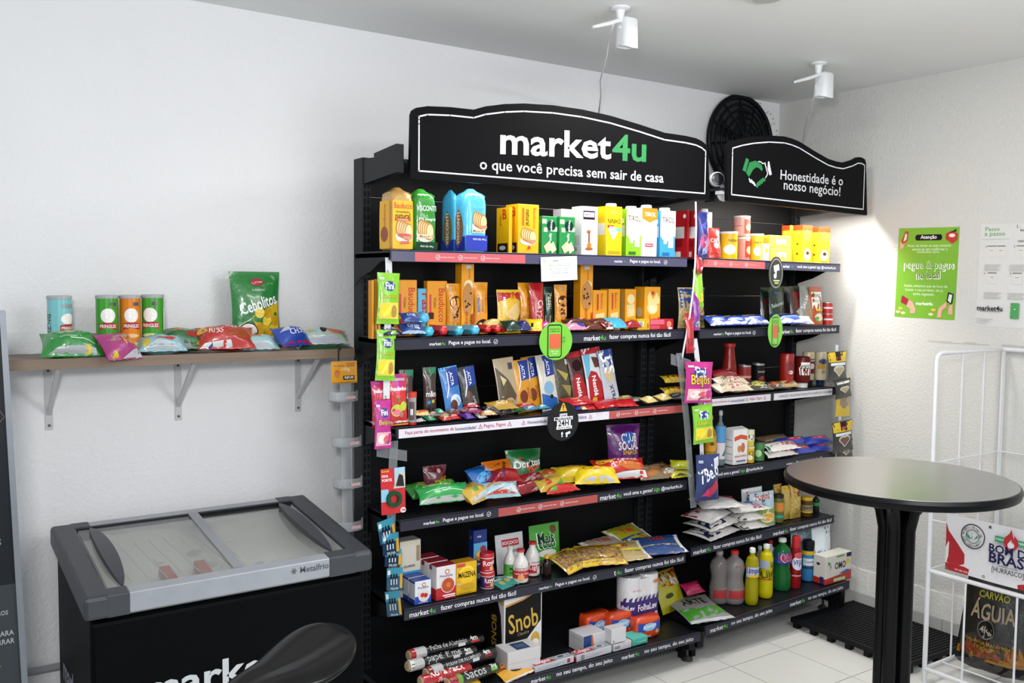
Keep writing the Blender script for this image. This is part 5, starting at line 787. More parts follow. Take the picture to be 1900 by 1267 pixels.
foilroll((830, 1268, .0), (922, 1238, .05), .022, '191c1c', 'black and green roll lying nearest the yellow sachet', [('r', .0, -.3, .15, .3, 'b8343a'), ('r', .15, -.3, .24, .3, '6a9a40'), ('t', 'Sacos', .5, .06, .4, 'b8b8b8'), ('t', '2kg', .87, .08, .12, 'e8e8e8', 0, 2), ('r', .8, -.04, .93, .03, '6ab040')])
bx('paper_towel_pack', 'L', 6, 936, 1006, 1096, .12, .12, 'd8d6d8', 'white and black paper towel pack with gold script lettering', r=.3, cat='towels',
   front=[('p', [(.03, .85), (.5, .9), (.97, 1.0), (.97, .55), (.6, .32), (.03, .18)], '14120f'), ('p', [(.03, .86), (.5, .91), (.97, 1.01), (.97, .99), (.5, .885), (.03, .83)], 'c08a3a'), ('t', 'Snob', .5, .6, .78, 'c8a440', 6, 1, 1.5), ('t', 'Classica', .5, .42, .3, '8a8060', 6), ('e', .82, .28, .12, .12, 'c8a040'), ('e', .82, .24, .1, .06, 'e8e4e0'), ('t', '120', .8, .1, .18, 'b89a50', 0, 2), ('r', .05, .08, .5, .12, '4a4a4a')],
   left=[('p', [(0, 0), (.7, 0), (.9, .3), (.8, .7), (.5, 1), (0, 1)], '17140f'), ('t', 'SNOB', .4, .45, .45, 'a8893a', 90, 2), ('e', .85, .9, .14, .05, 'c8a860')])
bx('napkin_pack', 'L', 6, 945, 1003, 1205, .03, .10, 'c9c7c9', 'grey white napkin pack with a blue label on top, right of the rolls', r=.35, cat='napkins', rz=-4, front=[('r', .05, .5, .95, .52, 'b0aeb2')])
_np = [o for o in C.objects if o.name == 'napkin_pack'][0]; _nh = max(v.co.z for v in _np.children[0].data.vertices)
art(_np, 'top_label', lambda x, z, e: (x, z - .05, _nh + .0006 + e), .09, .08, [('p', [(.2, .15), (.9, .15), (.9, .95), (.2, .95)], '25406a'), ('r', .3, .35, .8, .75, '4a5a7a')], e0=.0)
bag('yellow_sachet', 'L', 6, (916, 1236, 990, 1262), .0, .01, 18, 12, 'd8a028', 'yellow sachet with a red stripe lying left of the toothpaste boxes', [('r', .05, .6, .5, .9, 'a83020'), ('e', .55, .45, .2, .15, '3a2a20'), ('e', .75, .4, .1, .08, '2a4a90'), ('r', .02, .0, .98, .08, 'c8c8cc')], cat='sachet', H=.10)
bag('yellow_sachet', 'L', 6, (830, 1258, 888, 1280), .0, .02, 18, -8, 'c8a028', 'yellow and red sachet cut by the bottom edge in front of the rolls', [('r', .3, .3, .8, .8, 'b82a24')], cat='sachet', H=.08)
def tp():
    y = DB + .17; cA = at(1, y, 1167, 1066); cB = at(1, y, 1202, 1062); r = 22.5 * depth(cA) / F; zb = shz('L', 6, cA.x); h = cA.z - zb
    cB.x = cA.x + 2 * r - .004; mx = (cA.x + cB.x) / 2
    t = thing('toilet_paper_pack', 'tall purple and white pack of toilet paper rolls', 'toilet paper', (mx, y, zb))
    g = G(); q0 = (cB.x - cA.x) / 2
    for s in (-1, 1): g.lathe([(r * .9, 0), (r, .01), (r, h - .012), (r * .93, h - .002), (r * .8, h)], M('dcd9dc', .35, 0, 'foil'), 28, (s * q0, 0, 0))
    g.box(-q0, q0, -r * .93, r * .93, .004, h - .012, M('dcd9dc', .35, 0, 'foil')); g.build('wrapped_rolls', t, auto=50)
    Lw = 2 * q0 + PI * r * .9
    def S(x, z, e):      # unrolled wrapper: left quarter turn, flat fronts of two rolls, right quarter turn
        if x < -q0: a_ = (x + q0) / r; return (-q0 + (r + e) * math.sin(a_), -(r + e) * math.cos(a_), z)
        if x > q0: a_ = (x - q0) / r; return (q0 + (r + e) * math.sin(a_), -(r + e) * math.cos(a_), z)
        return (x, -r - e, z)
    L2 = [('r', .0, .02, 1, .58, '33206e')] + [('p', [(.04 + .1 * q, .56), (.09 + .1 * q, .56), (.12 + .1 * q, .66), (.06 + .1 * q, .63)], '33206e') for q in range(9)]
    L2 += [('t', 'FolhaLev', .54, .46, .44, 'ece8f4', 0, 2, 1.3), ('t', 'FolhaLev', .1, .48, .3, 'ece8f4', 0, 2, 1.3), ('t', 'FOLHA DUPLA', .56, .34, .24, '7a3a7a'), ('e', .24, .27, .045, 0, 'd87a98'), ('e', .74, .3, .05, 0, 'e0a8b8'), ('e', .74, .88, .08, .03, 'd8783a'), ('t', '4 rolos', .3, .78, .16, 'c87898')]
    random.seed(8)
    L2 += [('e', random.uniform(.3, .98), random.uniform(.06, .24), .012, 0, random.choice(['c82a5a', 'd8d8e8', '8ac850', 'b02a6a'])) for _ in range(22)]
    art(t, 'wrapper_print', S, Lw, h, L2, step=.012)
    g = G()
    for s in (-1, 1): g.lathe([(.016, h), (.016, h + .001)], M('5a5654', .7), 16, (s * q0, 0, 0))
    g.build('roll_core', t)
tp()
def pads(p0, p1, top, dy, label, rz=0):
    cx, y, w, zb, h = pl('L', 6, p0, p1, top, dy); d = .07
    t = thing('pads_pack', label, 'pads', (cx, y + d / 2, zb), (0, 0, math.radians(rz)), 'orange packs of pads on the base deck')
    g = G(); n = 24; nz = 8; vs = []
    for j in range(nz + 1):
        v = j / nz; s = (1 - abs(2 * v - 1) ** 8 * .08)
        for q in range(n):
            a = 2 * PI * q / n; cc, ss = math.cos(a), math.sin(a); kk = 1 / (abs(cc) ** 7 + abs(ss) ** 7) ** (1 / 7)
            vs.append((w / 2 * kk * cc * s, d / 2 * kk * ss * s, v * h + .002 * math.sin(q * 1.9 + j)))
    g.add(vs, [(j * n + q, j * n + (q + 1) % n, (j + 1) * n + (q + 1) % n, (j + 1) * n + q) for j in range(nz) for q in range(n)] + [tuple(range(n))[::-1], tuple(nz * n + q for q in range(n))], M('d8481a', .3, 0, 'foil')); g.build('film', t, smooth=True)
    art(t, 'front_print', lambda x, z, e: (x, -d / 2 * 1.03 - .002 - e + abs(x / w * 2) ** 4 * .008, z), w * .86, h, [('p', [(0, .82), (.5, .7), (1, .82), (1, .3), (.5, .42), (0, .3)], '2444a8'), ('e', .5, .56, .3, .2, '8ac0e8'), ('t', 'Always', .5, .58, .62, 'eef2fa', 8, 2), ('e', .85, .3, .08, 0, 'c8b060'), ('t', 'Básico', .35, .14, .4, 'f0d0c0')], step=.02)
pads(1089, 1135, 1140, .16, 'orange pads pack, leftmost of the three', 3)
pads(1133, 1178, 1137, .12, 'orange pads pack, middle of the three, beside the white box', 0)
pads(1184, 1227, 1146, .06, 'orange pads pack, rightmost of the three, in front of the toilet paper', -4)
bx('tissue_pack', 'L', 6, 1083, 1124, 1176, .06, .10, 'cfcdd2', 'white tissue pack with a navy band behind the toothpaste boxes', cat='tissues', r=.35, front=[('r', .0, .0, .35, 1, '1f3f78'), ('p', [(.35, 0), (.5, 0), (.4, 1), (.35, 1)], 'c86a40'), ('t', 'Leste', .7, .3, .4, '2a2a30')], left=[('r', .1, .7, .9, .74, 'b0b0b8')])
_tp = [o for o in C.objects if o.name == 'tissue_pack'][0]
bx('medicine_box', 'L', 6, 1139, 1172, 1192, .015, .07, 'cbc7cd', 'white lying box under the small white carton', front=[('r', .05, .3, .35, .7, '8a8a90'), ('r', .5, .4, .9, .5, 'b8b8c0')])
bx('medicine_box', 'L', 6, 1136, 1162, 1166, .015, .055, 'd2cfd3', 'small white carton with a dark strip, on top of the white lying box', bot=1192, front=[('r', .1, .1, .2, .2, '5a5a80')], rz=-3)
bx('medicine_box', 'L', 6, 1174, 1202, 1183, .02, .08, '48b0a0', 'turquoise lying box in front of the rightmost orange pack', front=[('r', .3, .4, .9, .5, 'a8dcd0')], tp='58c0b0', left=[('r', 0, .4, 1, .6, 'c8b83a')])
for i, (a, b, t_, dy) in enumerate(((993, 1065, 1226, .01), (1070, 1135, 1206, .01))):
    bx('toothpaste_box', 'L', 6, a, b, t_, dy, .04, 'bfc2c8', ('white and red toothpaste box lying at the left', 'white and red toothpaste box lying at the right, in front of the tissues')[i], tp='98a0a4', front=[('r', .82, .2, .9, .8, 'b02430') if i == 0 else ('r', .12, .1, .22, .8, '7a7a80'), ('r', .05, .6, .5, .66, '9a9ea8'), ('r', .05, .3, .6, .36, '8a90a0'), ('r', .5, .45, .75, .55, 'a0a4ae')], left=[('r', .0, .0, 1, .6, 'b8242c')])
_tb = [o for o in C.objects if o.name.startswith('toothpaste_box')]
for o in _tb:
    bb_ = [c for c in o.children if c.name.startswith('carton')][0]; ww = max(v.co.x for v in bb_.data.vertices) * 2; hh_ = max(v.co.z for v in bb_.data.vertices)
    art(o, 'top_print', lambda x, z, e: (x, z - .02, hh_ + .0012 + e), ww, .04, [('p', [(0, 0), (.55, 0), (.4, .9), (0, .95)], 'b3202b'), ('t', 'Colgate', .23, .45, .4, 'f0e8e8', 0, 2, 1.6), ('e', .72, .5, .12, .35, 'd8d8e0'), ('e', .72, .5, .09, .25, '5a5a6a')])
# ------------------------------------------------------------------ base deck, corner unit
bag('birdseed_bag', 'R', 6, (1226, 1056, 1282, 1118), .22, .07, 62, 10, 'a8a018', 'olive yellow bag with red top leaning at the left end of the corner unit deck', [('p', [(.03, .97), (.97, .97), (.97, .7), (.5, .58), (.03, .66)], '9a2228'), ('t', 'KIMYA', .4, .82, .6, 'd8c8c0', 0, 2, 1.4), ('t', 'MON', .7, .68, .4, 'd8c8c0', 0, 2, 1.4), ('e', .3, .38, .14, .06, '3a4a20')], y=DB + .22, H=.19)
bag('sponge_packet', 'R', 6, (1268, 1078, 1301, 1104), .22, .04, 35, 0, 'a81c50', 'magenta packet behind the olive yellow bag', [('r', .2, .2, .8, .5, 'c84a7a')], cat='packet')
bag('charcoal_sack', 'R', 6, (1236, 1106, 1352, 1156), .12, .03, 7, -12, '8a8c8a', 'flat grey and green sack lying on the corner unit deck', [('p', [(.02, .1), (.98, .2), (.98, .5), (.5, .42), (.02, .52)], '3f8a2a'), ('r', .1, .82, .9, .94, '8a8a30'), ('t', 'ARTE', .5, .7, .6, '1c1c1c', 0, 2, 1.3), ('r', .02, .0, .98, .08, 'c0c4c8')], cat='sack', H=.25, W=.24)
VB = [(.88, 0), (.98, .03), (1, .08), (1, .3), (.86, .42), (.84, .5), (.95, .62), (1, .7), (.8, .8), (.35, .88), (.33, .93)]
bottle('vinegar_bottle', 'R', 6, 1318, 1353, 1020, .14, 'a8a2a0', 'a89a98', 'clear bottle with a faint red label, left and further back', tr=.6, body=VB, neck=(.3, .9), items=[('r', .2, .04, .9, .24, 'a83034'), ('r', .4, .28, .9, .3, 'b87a70'), ('t', 'TOSCANO', .6, .85, .3, 'a85a58')], lab=(.08, .85, .5))
bottle('vinegar_bottle', 'R', 6, 1344, 1383, 1020, .09, 'b0aaa8', 'b8302c', 'clear bottle with a red cap and red label, right and nearer the front', tr=.6, body=VB, neck=(.3, .9), items=[('r', .25, .04, .95, .24, 'a83034'), ('r', .4, .28, .9, .3, 'b87a70'), ('t', 'TOSCANO', .6, .85, .34, 'a83a38')], lab=(.08, .85, .5))
DT = [(.8, 0), (.95, .03), (1, .1), (.95, .4), (.86, .5), (.9, .6), (.98, .72), (.8, .82), (.4, .86), (.36, .93)]
bottle('detergent_bottle', 'R', 6, 1400, 1420, 1012, .16, 'a8a8a0', '9ac0b0', 'pale bottle mostly hidden behind the two yellow detergent bottles', tr=.4, body=DT, neck=(.3, .9))
bottle('detergent_bottle', 'R', 6, 1384, 1409, 1016, .04, 'b0a812', 'dcdcd8', 'yellow green detergent bottle with a blue label, left one', tr=.35, body=DT, neck=(.36, .9), items=[('r', .1, .0, .9, 1, 'b0b8d0'), ('t', 'Limpol', .5, .6, .74, '2a2a78', 0, 2, 1.4), ('r', .3, .0, .9, .25, 'd8a818')], lab=(.5, .68, .5))
bottle('detergent_bottle', 'R', 6, 1409, 1436, 1009, .06, 'd8cc10', 'dcdcd8', 'bright yellow detergent bottle with silver label, right one', tr=.3, body=DT, neck=(.36, .9), items=[('r', .0, .7, .5, 1, '9aa0b8'), ('t', 'Lim', .75, .86, .3, '22226a', 0, 2, 1.5), ('p', [(.05, .45), (.2, .6), (.15, .4)], '3a4a10'), ('t', 'Lijn', .5, .48, .6, '4a4a10', 10, 2), ('r', .1, .3, .8, .34, 'a83a18')], lab=(.2, .72, .5))
bottle('cleaner_bottle', 'R', 6, 1421, 1439, 1001, .16, 'c8c4c0', 'a81c22', 'white bottle with a red cap behind the bright yellow detergent', tr=.0, body=DT, neck=(.36, .9))
bottle('cleaner_bottle', 'R', 6, 1435, 1469, 997, .08, '1c6630', 'dcdad6', 'large green cleaner bottle with a white cap and red lettered label', tr=.2, body=VB, neck=(.34, .88), items=[('p', [(0, .1), (.5, .0), (1, .1), (1, .9), (0, .95)], '2a4a9a'), ('e', .6, .5, .35, .35, '8a2a6a'), ('t', 'Qboa', .62, .52, .56, 'f0e8e8', 0, 2, 1.5), ('t', 'Qboa', .62, .53, .52, 'a82024', 0, 1, 1.5)], lab=(.52, .76, .5))
bottle('cleaner_bottle', 'R', 6, 1464, 1478, 1010, .16, 'd0a81c', 'd8c020', 'yellow bottle with purple band squeezed behind the green and the red bottles', tr=0, body=DT, neck=(.4, .9), items=[('r', 0, 0, 1, .3, '6a2a6a'), ('r', 0, .5, 1, .7, 'e8e0d0')], lab=(.1, .6, .6))
bottle('cleaner_bottle', 'R', 6, 1468, 1488, 994, .07, '8e161c', 'b41c22', 'dark red cleaner bottle with a tall red cap', tr=.1, body=[(.9, 0), (1, .04), (1, .6), (.9, .7), (.78, .78)], neck=(.62, .78), items=[('e', .55, .62, .4, .22, 'd8d8e8'), ('t', 'VEJA', .55, .62, .6, '24347a', 0, 2, 1.5), ('e', .6, .88, .3, .1, 'c84a50'), ('r', .2, .2, .8, .24, 'd89a9a')], lab=(.12, .72, .5))
bottle('softener_bottle', 'R', 6, 1488, 1513, 1001, .10, '3a86c0', '16181e', 'blue bottle with a black cap and white label', tr=.15, body=[(.9, 0), (1, .04), (1, .6), (.86, .7), (.75, .76)], neck=(.7, .76), items=[('r', .0, .85, 1, 1, 'c8a81c'), ('r', .15, .45, .9, .72, 'd0dce4'), ('t', 'Comfort', .52, .6, .6, '3a4a78'), ('r', .15, .32, .9, .42, '2a3a50')], lab=(.1, .75, .5))
bag('detergent_pouch', 'R', 6, (1468, 975, 1512, 1075), .20, .06, 87, 0, '9cc4d4', 'pale blue detergent bag standing behind the bottles', [('e', .4, .8, .3, .1, 'd8e4e8'), ('r', .5, .85, .8, .9, '5a9a50'), ('r', .1, .1, .9, .6, 'b0d4e4')])
bag('detergent_pouch', 'R', 6, (1508, 972, 1543, 1072), .11, .06, 87, 0, 'd4dce2', 'white detergent bag with dark blue lettering behind the detergent box', [('t', 'OMO', .5, .45, .8, '1c2a58', 0, 2, 1.4), ('r', .6, .82, .85, .92, '4a8a50'), ('p', [(.05, .3), (.3, .6), (.2, .2)], '8ac0dc'), ('r', 0, .02, 1, .2, '9ac4dc')])
bx('detergent_box', 'R', 6, 1533, 1580, 1028, .02, .075, 'd3cec6', 'white and red laundry powder box at the right end of the deck', tp='dad6cc', cat='box', r=.35,
   front=[('p', [(0, 0), (1, 0), (1, .35), (.6, .26), (0, .2)], 'b02a24'), ('t', 'OMO', .56, .6, .42, '1c2440', 0, 2, 1.3), ('p', [(.12, .72), (.22, .62), (.16, .46), (.18, .62)], '3f8a3a'), ('p', [(.08, .82), (.2, .72), (.1, .66)], '3f8a3a'), ('r', .4, .9, .7, .96, '5a9a48'), ('r', .8, .84, .98, .99, '2a2a50'), ('e', .84, .68, .07, 0, 'd8c050'), ('r', .3, .04, .75, .16, 'b0c890'), ('p', [(.5, .3), (.8, .4), (.95, .36), (.7, .28)], '3a5a9a')],
   left=[('p', [(0, 0), (1, 0), (1, .2), (0, .22)], 'b02a24'), ('r', .55, .0, .85, .26, '2a2a60'), ('e', .4, .7, .15, .05, '2a3050')])
# ------------------------------------------------------------------ cards on the shelf edges
def card(px, py, rx, ry, yoff, col, label, items, k=2, U='L', turn=0, thin=.002):
    y = sd(k) - yoff; c = at(1, y, px, py); a = at(1, y, px - rx, py); b = at(1, y, px + rx, py)
    r = (at(1, y, px, py - ry).z - at(1, y, px, py + ry).z) / 2; 
    t = thing('shelf_talker_card', label, 'sign', (c.x, y, c.z - r), (0, 0, turn))
    n = 40; P = [(r * math.cos(2 * PI * q / n), r + r * math.sin(2 * PI * q / n)) for q in range(n)]
    G().prism(P, lambda a_, b_: (a_, 0, b_), lambda a_, b_: (a_, thin, b_), M(col, .4)).build('disc', t)
    G().box(-.01, .01, thin, yoff * .9, r - .002, r + .002, M('c8c8c8', .2)).build('clip', t)
    art(t, 'card_print', lambda x, z, e: (x, -e, z), 2 * r, 2 * r, items)
    return t
PH = [('p', [(.24, .12), (.29, .06), (.63, .06), (.68, .12), (.68, .88), (.63, .93), (.29, .93), (.24, .88)], '15200f'), ('p', [(.27, .13), (.31, .09), (.61, .09), (.65, .13), (.65, .87), (.61, .9), (.31, .9), (.27, .87)], '74c03a'), ('t', 'FINALIZE SUA', .46, .81, .3, '1c3010'), ('t', 'COMPRA AQUI', .46, .75, .3, '1c3010'), ('r', .3, .3, .64, .68, 'd0603a'), ('t', 'siga no app', .46, .23, .22, 'e8f0e0'), ('t', 'e pague', .46, .17, .16, 'e8f0e0'),
      ('p', [(.68, .6), (.76, .62), (.78, .57), (.7, .55)], '5a9a30'), ('p', [(.68, .5), (.77, .52), (.78, .47), (.7, .45)], '5a9a30')]
card(1031.5, 632.5, 32, 35.5, .035, '74c03a', 'lime green round card with a phone drawing clipped to the wide unit second shelf', PH, thin=.002, turn=math.radians(-6))
card(1045, 781.5, 31, 36, .04, '232326', 'black round card with a warning triangle and white lettering on the wide unit', [('p', [(.38, .76), (.62, .76), (.52, .97), (.48, .97)], 'd8b040'), ('r', .485, .83, .515, .93, '232326'), ('e', .5, .8, .015, 0, '232326'), ('r', .38, .62, .62, .7, 'e4e4e8'), ('t', 'Local', .5, .66, .18, '1c1c20', 0, 2), ('r', .2, .53, .8, .62, 'e4e4e8'), ('t', 'Monitorado', .5, .575, .54, '1c1c20', 0, 2), ('r', .29, .38, .73, .53, 'e4e4e8'), ('t', '24H', .5, .455, .34, '1c1c20', 0, 2), ('r', .27, .3, .77, .38, 'e4e4e8'), ('t', '(Áudio e vídeo)', .52, .34, .42, '1c1c20'), ('e', .45, .19, .03, .045, 'e4e4e8'), ('r', .43, .1, .47, .14, 'e4e4e8'), ('p', [(.55, .2), (.7, .24), (.72, .18), (.58, .14)], 'e4e4e8'), ('r', .57, .09, .62, .16, 'e4e4e8')], k=3)
card(1440, 507, 20, 31, .035, '2a2a2c', 'black oval looking card with a camera drawing on the corner unit top shelf', [('e', .5, .5, .44, .44, 'c8c8cc'), ('e', .5, .5, .42, .42, '2a2a2c'), ('p', [(.3, .72), (.66, .78), (.72, .6), (.36, .54)], 'e6e6ea'), ('r', .42, .44, .52, .58, 'e6e6ea'), ('e', .42, .42, .1, .08, 'e6e6ea'), ('r', .3, .26, .74, .3, 'c8c8cc'), ('r', .38, .18, .66, .24, '9ac83a')], k=1, U='R', turn=math.radians(15))
card(1439, 614, 20, 30.5, .03, '78c43c', 'lime green oval looking card with a phone drawing on the corner unit second shelf', PH, k=2, U='R', turn=math.radians(15))
# paper notice
y = sd(1) - .012; a = at(1, y, 1004, 475); b = at(1, y, 1071, 477); c = at(1, y, 1075, 521)
t = thing('paper_notice', 'small white paper notice taped to the wide unit top shelf edge', 'notice', ((a.x + b.x) / 2 + .003, y, c.z), (0, math.radians(-3), 0)); w_ = b.x - a.x; h_ = a.z - c.z
G().box(-w_ / 2, w_ / 2, 0, .0008, 0, h_, M('f2f0f6', .5)).build('sheet', t)
art(t, 'print', lambda x, z, e: (x, -e, z), w_, h_, [('t', 'market4u', .4, .84, .16, '2a2a3a', 0, 2), ('e', .1, .85, .05, 0, 'b8d8b0'), ('r', .22, .62, .78, .73, 'a8c89a'), ('t', 'Precisa de ajuda?', .5, .675, .5, 'ffffff', 0, 2), ('t', 'Clique no ícone SAC, na barra de', .5, .5, .6, '8a8a9a'), ('t', 'funções do app no momento,', .5, .41, .52, '8a8a9a'), ('t', 'ou nosso time te responde.', .5, .32, .5, '6a6a7a'), ('t', 'ou use pelo site da nossa central.', .5, .18, .58, '8a8a9a')])
# ------------------------------------------------------------------ hanging strips
def strip(name, label, pts, w, col, y, trans=0, hooks=(), axis=0, cat='strip', rough=.25):
    """pts: pixel polyline down the strip"""
    P = [at(1, y + q * .0, px, py) for q, (px, py) in enumerate(pts)]; base = P[0]
    t = thing(name, label, cat, base); g = G(); m = M(col, rough, 0, 'plain', trans)
    vs = []
    for p in P:
        for s in (-1, 1):
            for d_ in (0, .001): vs.append(((p.x - base.x) + s * w / 2 * (1 - axis), d_ + s * w / 2 * axis, p.z - base.z))
    for i in range(len(P) - 1):
        k = i * 4; g.add([vs[k], vs[k + 1], vs[k + 4], vs[k + 5], vs[k + 2], vs[k + 3], vs[k + 6], vs[k + 7]], [(0, 1, 3, 2), (4, 6, 7, 5), (0, 4, 5, 1), (2, 3, 7, 6), (0, 2, 6, 4), (1, 5, 7, 3)], m)
    g.build('band', t)
    for px, py in hooks:
        p = at(1, y - .006, px, py)
        G().path([(p.x - base.x, .008, p.z - base.z + .006), (p.x - base.x, -.004, p.z - base.z + .006), (p.x - base.x, -.008, p.z - base.z), (p.x - base.x, -.004, p.z - base.z - .008)], .0011, M('3a3a3a', .4), 6).build('hook', t)
    return t
def cross(label, q, hp, y):
    A = at(1, y, q[0], q[1]); B = at(1, y, q[2], q[3]); A2 = at(1, y, q[0], q[1] + hp); B2 = at(1, y, q[2], q[3] + hp)
    t = thing('strip_cross_piece', label, 'strip', A2); P = [p - A2 for p in (A, B, A2, B2)]
    G().hexa([(P[2].x, d, P[2].z) if not u else (P[0].x, d, P[0].z) for d in (0, .001) for u in (0, 1)] + [(P[3].x, d, P[3].z) if not u else (P[1].x, d, P[1].z) for d in (0, .001) for u in (0, 1)], M('dfe3e8', .1, 0, 'plain', .85)).build('band', t)
YS = D + .02; XL0 = SW['L', 3][0]
strip('hanging_strip', 'white hanging strip holding the sweets bags at the left end of the wide unit', [(721, 478), (722, 520), (719, 612), (717, 740)], .026, 'd8d8dc', YS, 0, [(720, 505), (719, 612), (716, 738)])
FIN = lambda nm, lo, c1, s=1: [('r', .02, .3, .98, .97, c1), ('e', .5, .74, .26, .1, '1d3f80'), ('t', 'Fini', .5, .745, .4, 'f4f4f8', 0, 2, 1.3), ('t', nm, .5, .53, .72, '3a4a10', 0, 2, 1.25), ('t', nm, .5, .53, .7, 'e8dc3a', 0, 0, 1.15)] + lo + [('r', .06, .86, .26, .91, 'c0c8b8')]
BAN = [('r', .06, .1, .94, .42, 'e0cf50'), ('e', .35, .26, .25, .12, 'f0d820'), ('e', .72, .25, .14, .12, 'b08a40'), ('p', [(.2, .15), (.5, .4), (.55, .3), (.3, .12)], 'f2e460')]
BEI = [('r', .06, .06, .94, .34, 'e8b0b8'), ('e', .35, .2, .22, .1, 'f0e4e0'), ('e', .6, .2, .18, .07, 'd8606a'), ('e', .85, .22, .14, .1, 'c83a8a')]
bag('gummy_bag', 0, 0, (699, 506, 741, 601), 0, .03, 88, 0, '84c428', 'green gummy sweets bag, topmost on the white strip at the left', FIN('BANANAS', BAN, '84c428'), y=YS - .02, hang=True, roll=2)
bag('gummy_bag', 0, 0, (697, 612, 734, 706), 0, .03, 86, 0, '80c22a', 'green gummy sweets bag hanging second on the white strip at the left', FIN('BANANAS', BAN, '80c22a'), y=YS - .02, hang=True, roll=4)
bag('gummy_bag', 0, 0, (693, 742, 727, 832), 0, .03, 86, 8, 'b8268a', 'magenta gummy sweets bag, lowest on the white strip at the left', FIN('Beijos', BEI, 'b8268a'), y=YS - .025, hang=True, roll=2)
strip('hanging_strip', 'clear plastic strip holding the tape pack and battery cards', [(731, 818), (729, 870), (726, 965), (729, 1140)], .034, 'e4e8ec', YS + .004, .86, [(730, 824)], rough=.15)
cross('clear plastic cross piece behind the clear strip at the left', (699, 827, 755, 836), 20, YS + .01)
def hcard(px0, py0, px1, py1, y, label, items, col, rz=0, roll=0, name='battery_card', cat='batteries', group=None):
    a = at(1, y, px0, (py0 + py1) / 2); b = at(1, y, px1, (py0 + py1) / 2); c = at(1, y, (px0 + px1) / 2, py0); d_ = at(1, y, (px0 + px1) / 2, py1)
    w = b.x - a.x; h = c.z - d_.z; t = thing(name, label, cat, ((a.x + b.x) / 2, y, d_.z), (math.radians(-3), math.radians(roll), math.radians(rz)), group)
    G().box(-w / 2, w / 2, 0, .0012, 0, h, M(col, .35)).build('card', t, bev=.0005)
    art(t, 'front_print', lambda x, z, e: (x, -e, z), w, h, items)
    return t, w, h
t, w_, h_ = hcard(708, 869, 753, 953, YS - .006, 'red and light blue tape pack hanging at the left end of the crisps shelf', [('r', .56, .55, 1, 1, '9cc8dc'), ('p', [(.5, .55), (1, .55), (1, .9), (.75, .9)], 'c8c0b8'), ('r', .0, .28, .3, .55, '8ac4e0'), ('t', 'Scotch', .18, .95, .32, 'd8c020', 0, 2), ('t', 'FIXA', .17, .84, .26, 'f4f0f0', 0, 2), ('t', 'FORTE', .24, .75, .4, 'f4f0f0', 0, 2), ('p', [(.6, .6), (.95, .58), (.9, .82), (.75, .86)], '2a2a2c'), ('e', .88, .06, .12, .06, 'ece8e8'), ('t', '3M', .88, .06, .16, 'b8242c', 0, 2)], 'c4262c', name='tape_pack', cat='tape')
G().lathe([(.0165, 0), (.0165, .012), (.03, .012), (.03, 0)], M('1d4a30', .4), 28, (0, 0, 0), cap=False).build('tape_roll', t, auto=40)
tr_ = [o for o in t.children if o.name.startswith('tape_roll')][0]; tr_.rotation_euler = (PI / 2, 0, 0); tr_.location = (0, -.001, h_ * .33)
BAT = [('r', 0, .6, 1, 1, '2f86a0'), ('r', .82, .05, .98, .7, 'c89a28'), ('r', .05, .7, .22, .9, 'd8dce0'), ('t', 'PILHA', .5, .06, .5, 'b8c4cc', 0, 2)] + [('r', .22 + .17 * q, .22, .32 + .17 * q, .72, '141420') for q in range(3)] + [('r', .235 + .17 * q, .24, .305 + .17 * q, .5, 'c0c8d0') for q in range(3)]
for i, (a, b, c, d_, rz, ro) in enumerate(((704, 963, 738, 1006, 10, -8), (710, 990, 742, 1028, 5, -2), (714, 1020, 744, 1050, -4, 3), (718, 1054, 746, 1094, -8, 2), (720, 1097, 745, 1143, -30, -6))):
    hcard(a, b, c, d_, YS - .012 - .004 * (i % 2), ('navy and teal battery card, topmost, under the tape pack', 'navy and teal battery card, second from the top, half covered', 'dark battery card in the middle of the hanging row', 'battery card with four cells beside the cream cartons', 'battery card turned sideways, lowest of the hanging row')[i], BAT, ('1b3c5c', '17314c', '16304a', '1a4a66', '1d4a60')[i], rz, ro)
# centre strips between the units
YC = D - .03
strip('hanging_strip', 'thin white strip curving down between the two shelf units', [(1291, 374), (1292, 420), (1290, 490), (1286, 540), (1278, 600), (1270, 640), (1266, 664)], .01, 'dcdae4', YC, 0)
bag('hanging_sweets_bag', 0, 0, (1295, 393, 1314, 478), 0, .04, 88, 0, '28307a', 'dark blue crinkled bag hanging between the units at the top shelf', [('p', [(.2, .3), (.7, .45), (.8, .1), (.3, .05)], 'a8a8d0'), ('p', [(.1, .7), (.6, .8), (.4, .6)], '5a5ab0'), ('e', .3, .35, .25, .15, 'b8306a')], y=YC + .012, hang=True)
bag('hanging_sweets_bag', 0, 0, (1289, 472, 1305, 508), 0, .03, 85, 20, 'b82030', 'small red and black bag hanging under the dark blue one', [('p', [(.1, .9), (.9, .9), (.5, .6)], '1a1a1e'), ('p', [(.2, .3), (.8, .4), (.5, .1)], 'e0d8d8')], y=YC + .012, hang=True)
bag('hanging_sweets_bag', 0, 0, (1287, 500, 1304, 570), 0, .035, 85, 0, '8ac42a', 'narrow green bag seen edge on between the units', [('r', .2, .55, .7, .85, 'd0d8c8'), ('e', .6, .25, .35, .12, 'e0c820')], y=YC + .018, hang=True)
bag('hanging_sweets_bag', 0, 0, (1284, 542, 1298, 613), 0, .03, 86, 0, '7a2a8a', 'narrow purple bag seen edge on between the units', [('r', .2, .4, .6, .75, 'b0a8c0'), ('e', .6, .15, .35, .1, '9ac8a8'), ('r', .2, .0, .9, .08, 'b82a8a')], y=YC + .008, hang=True)
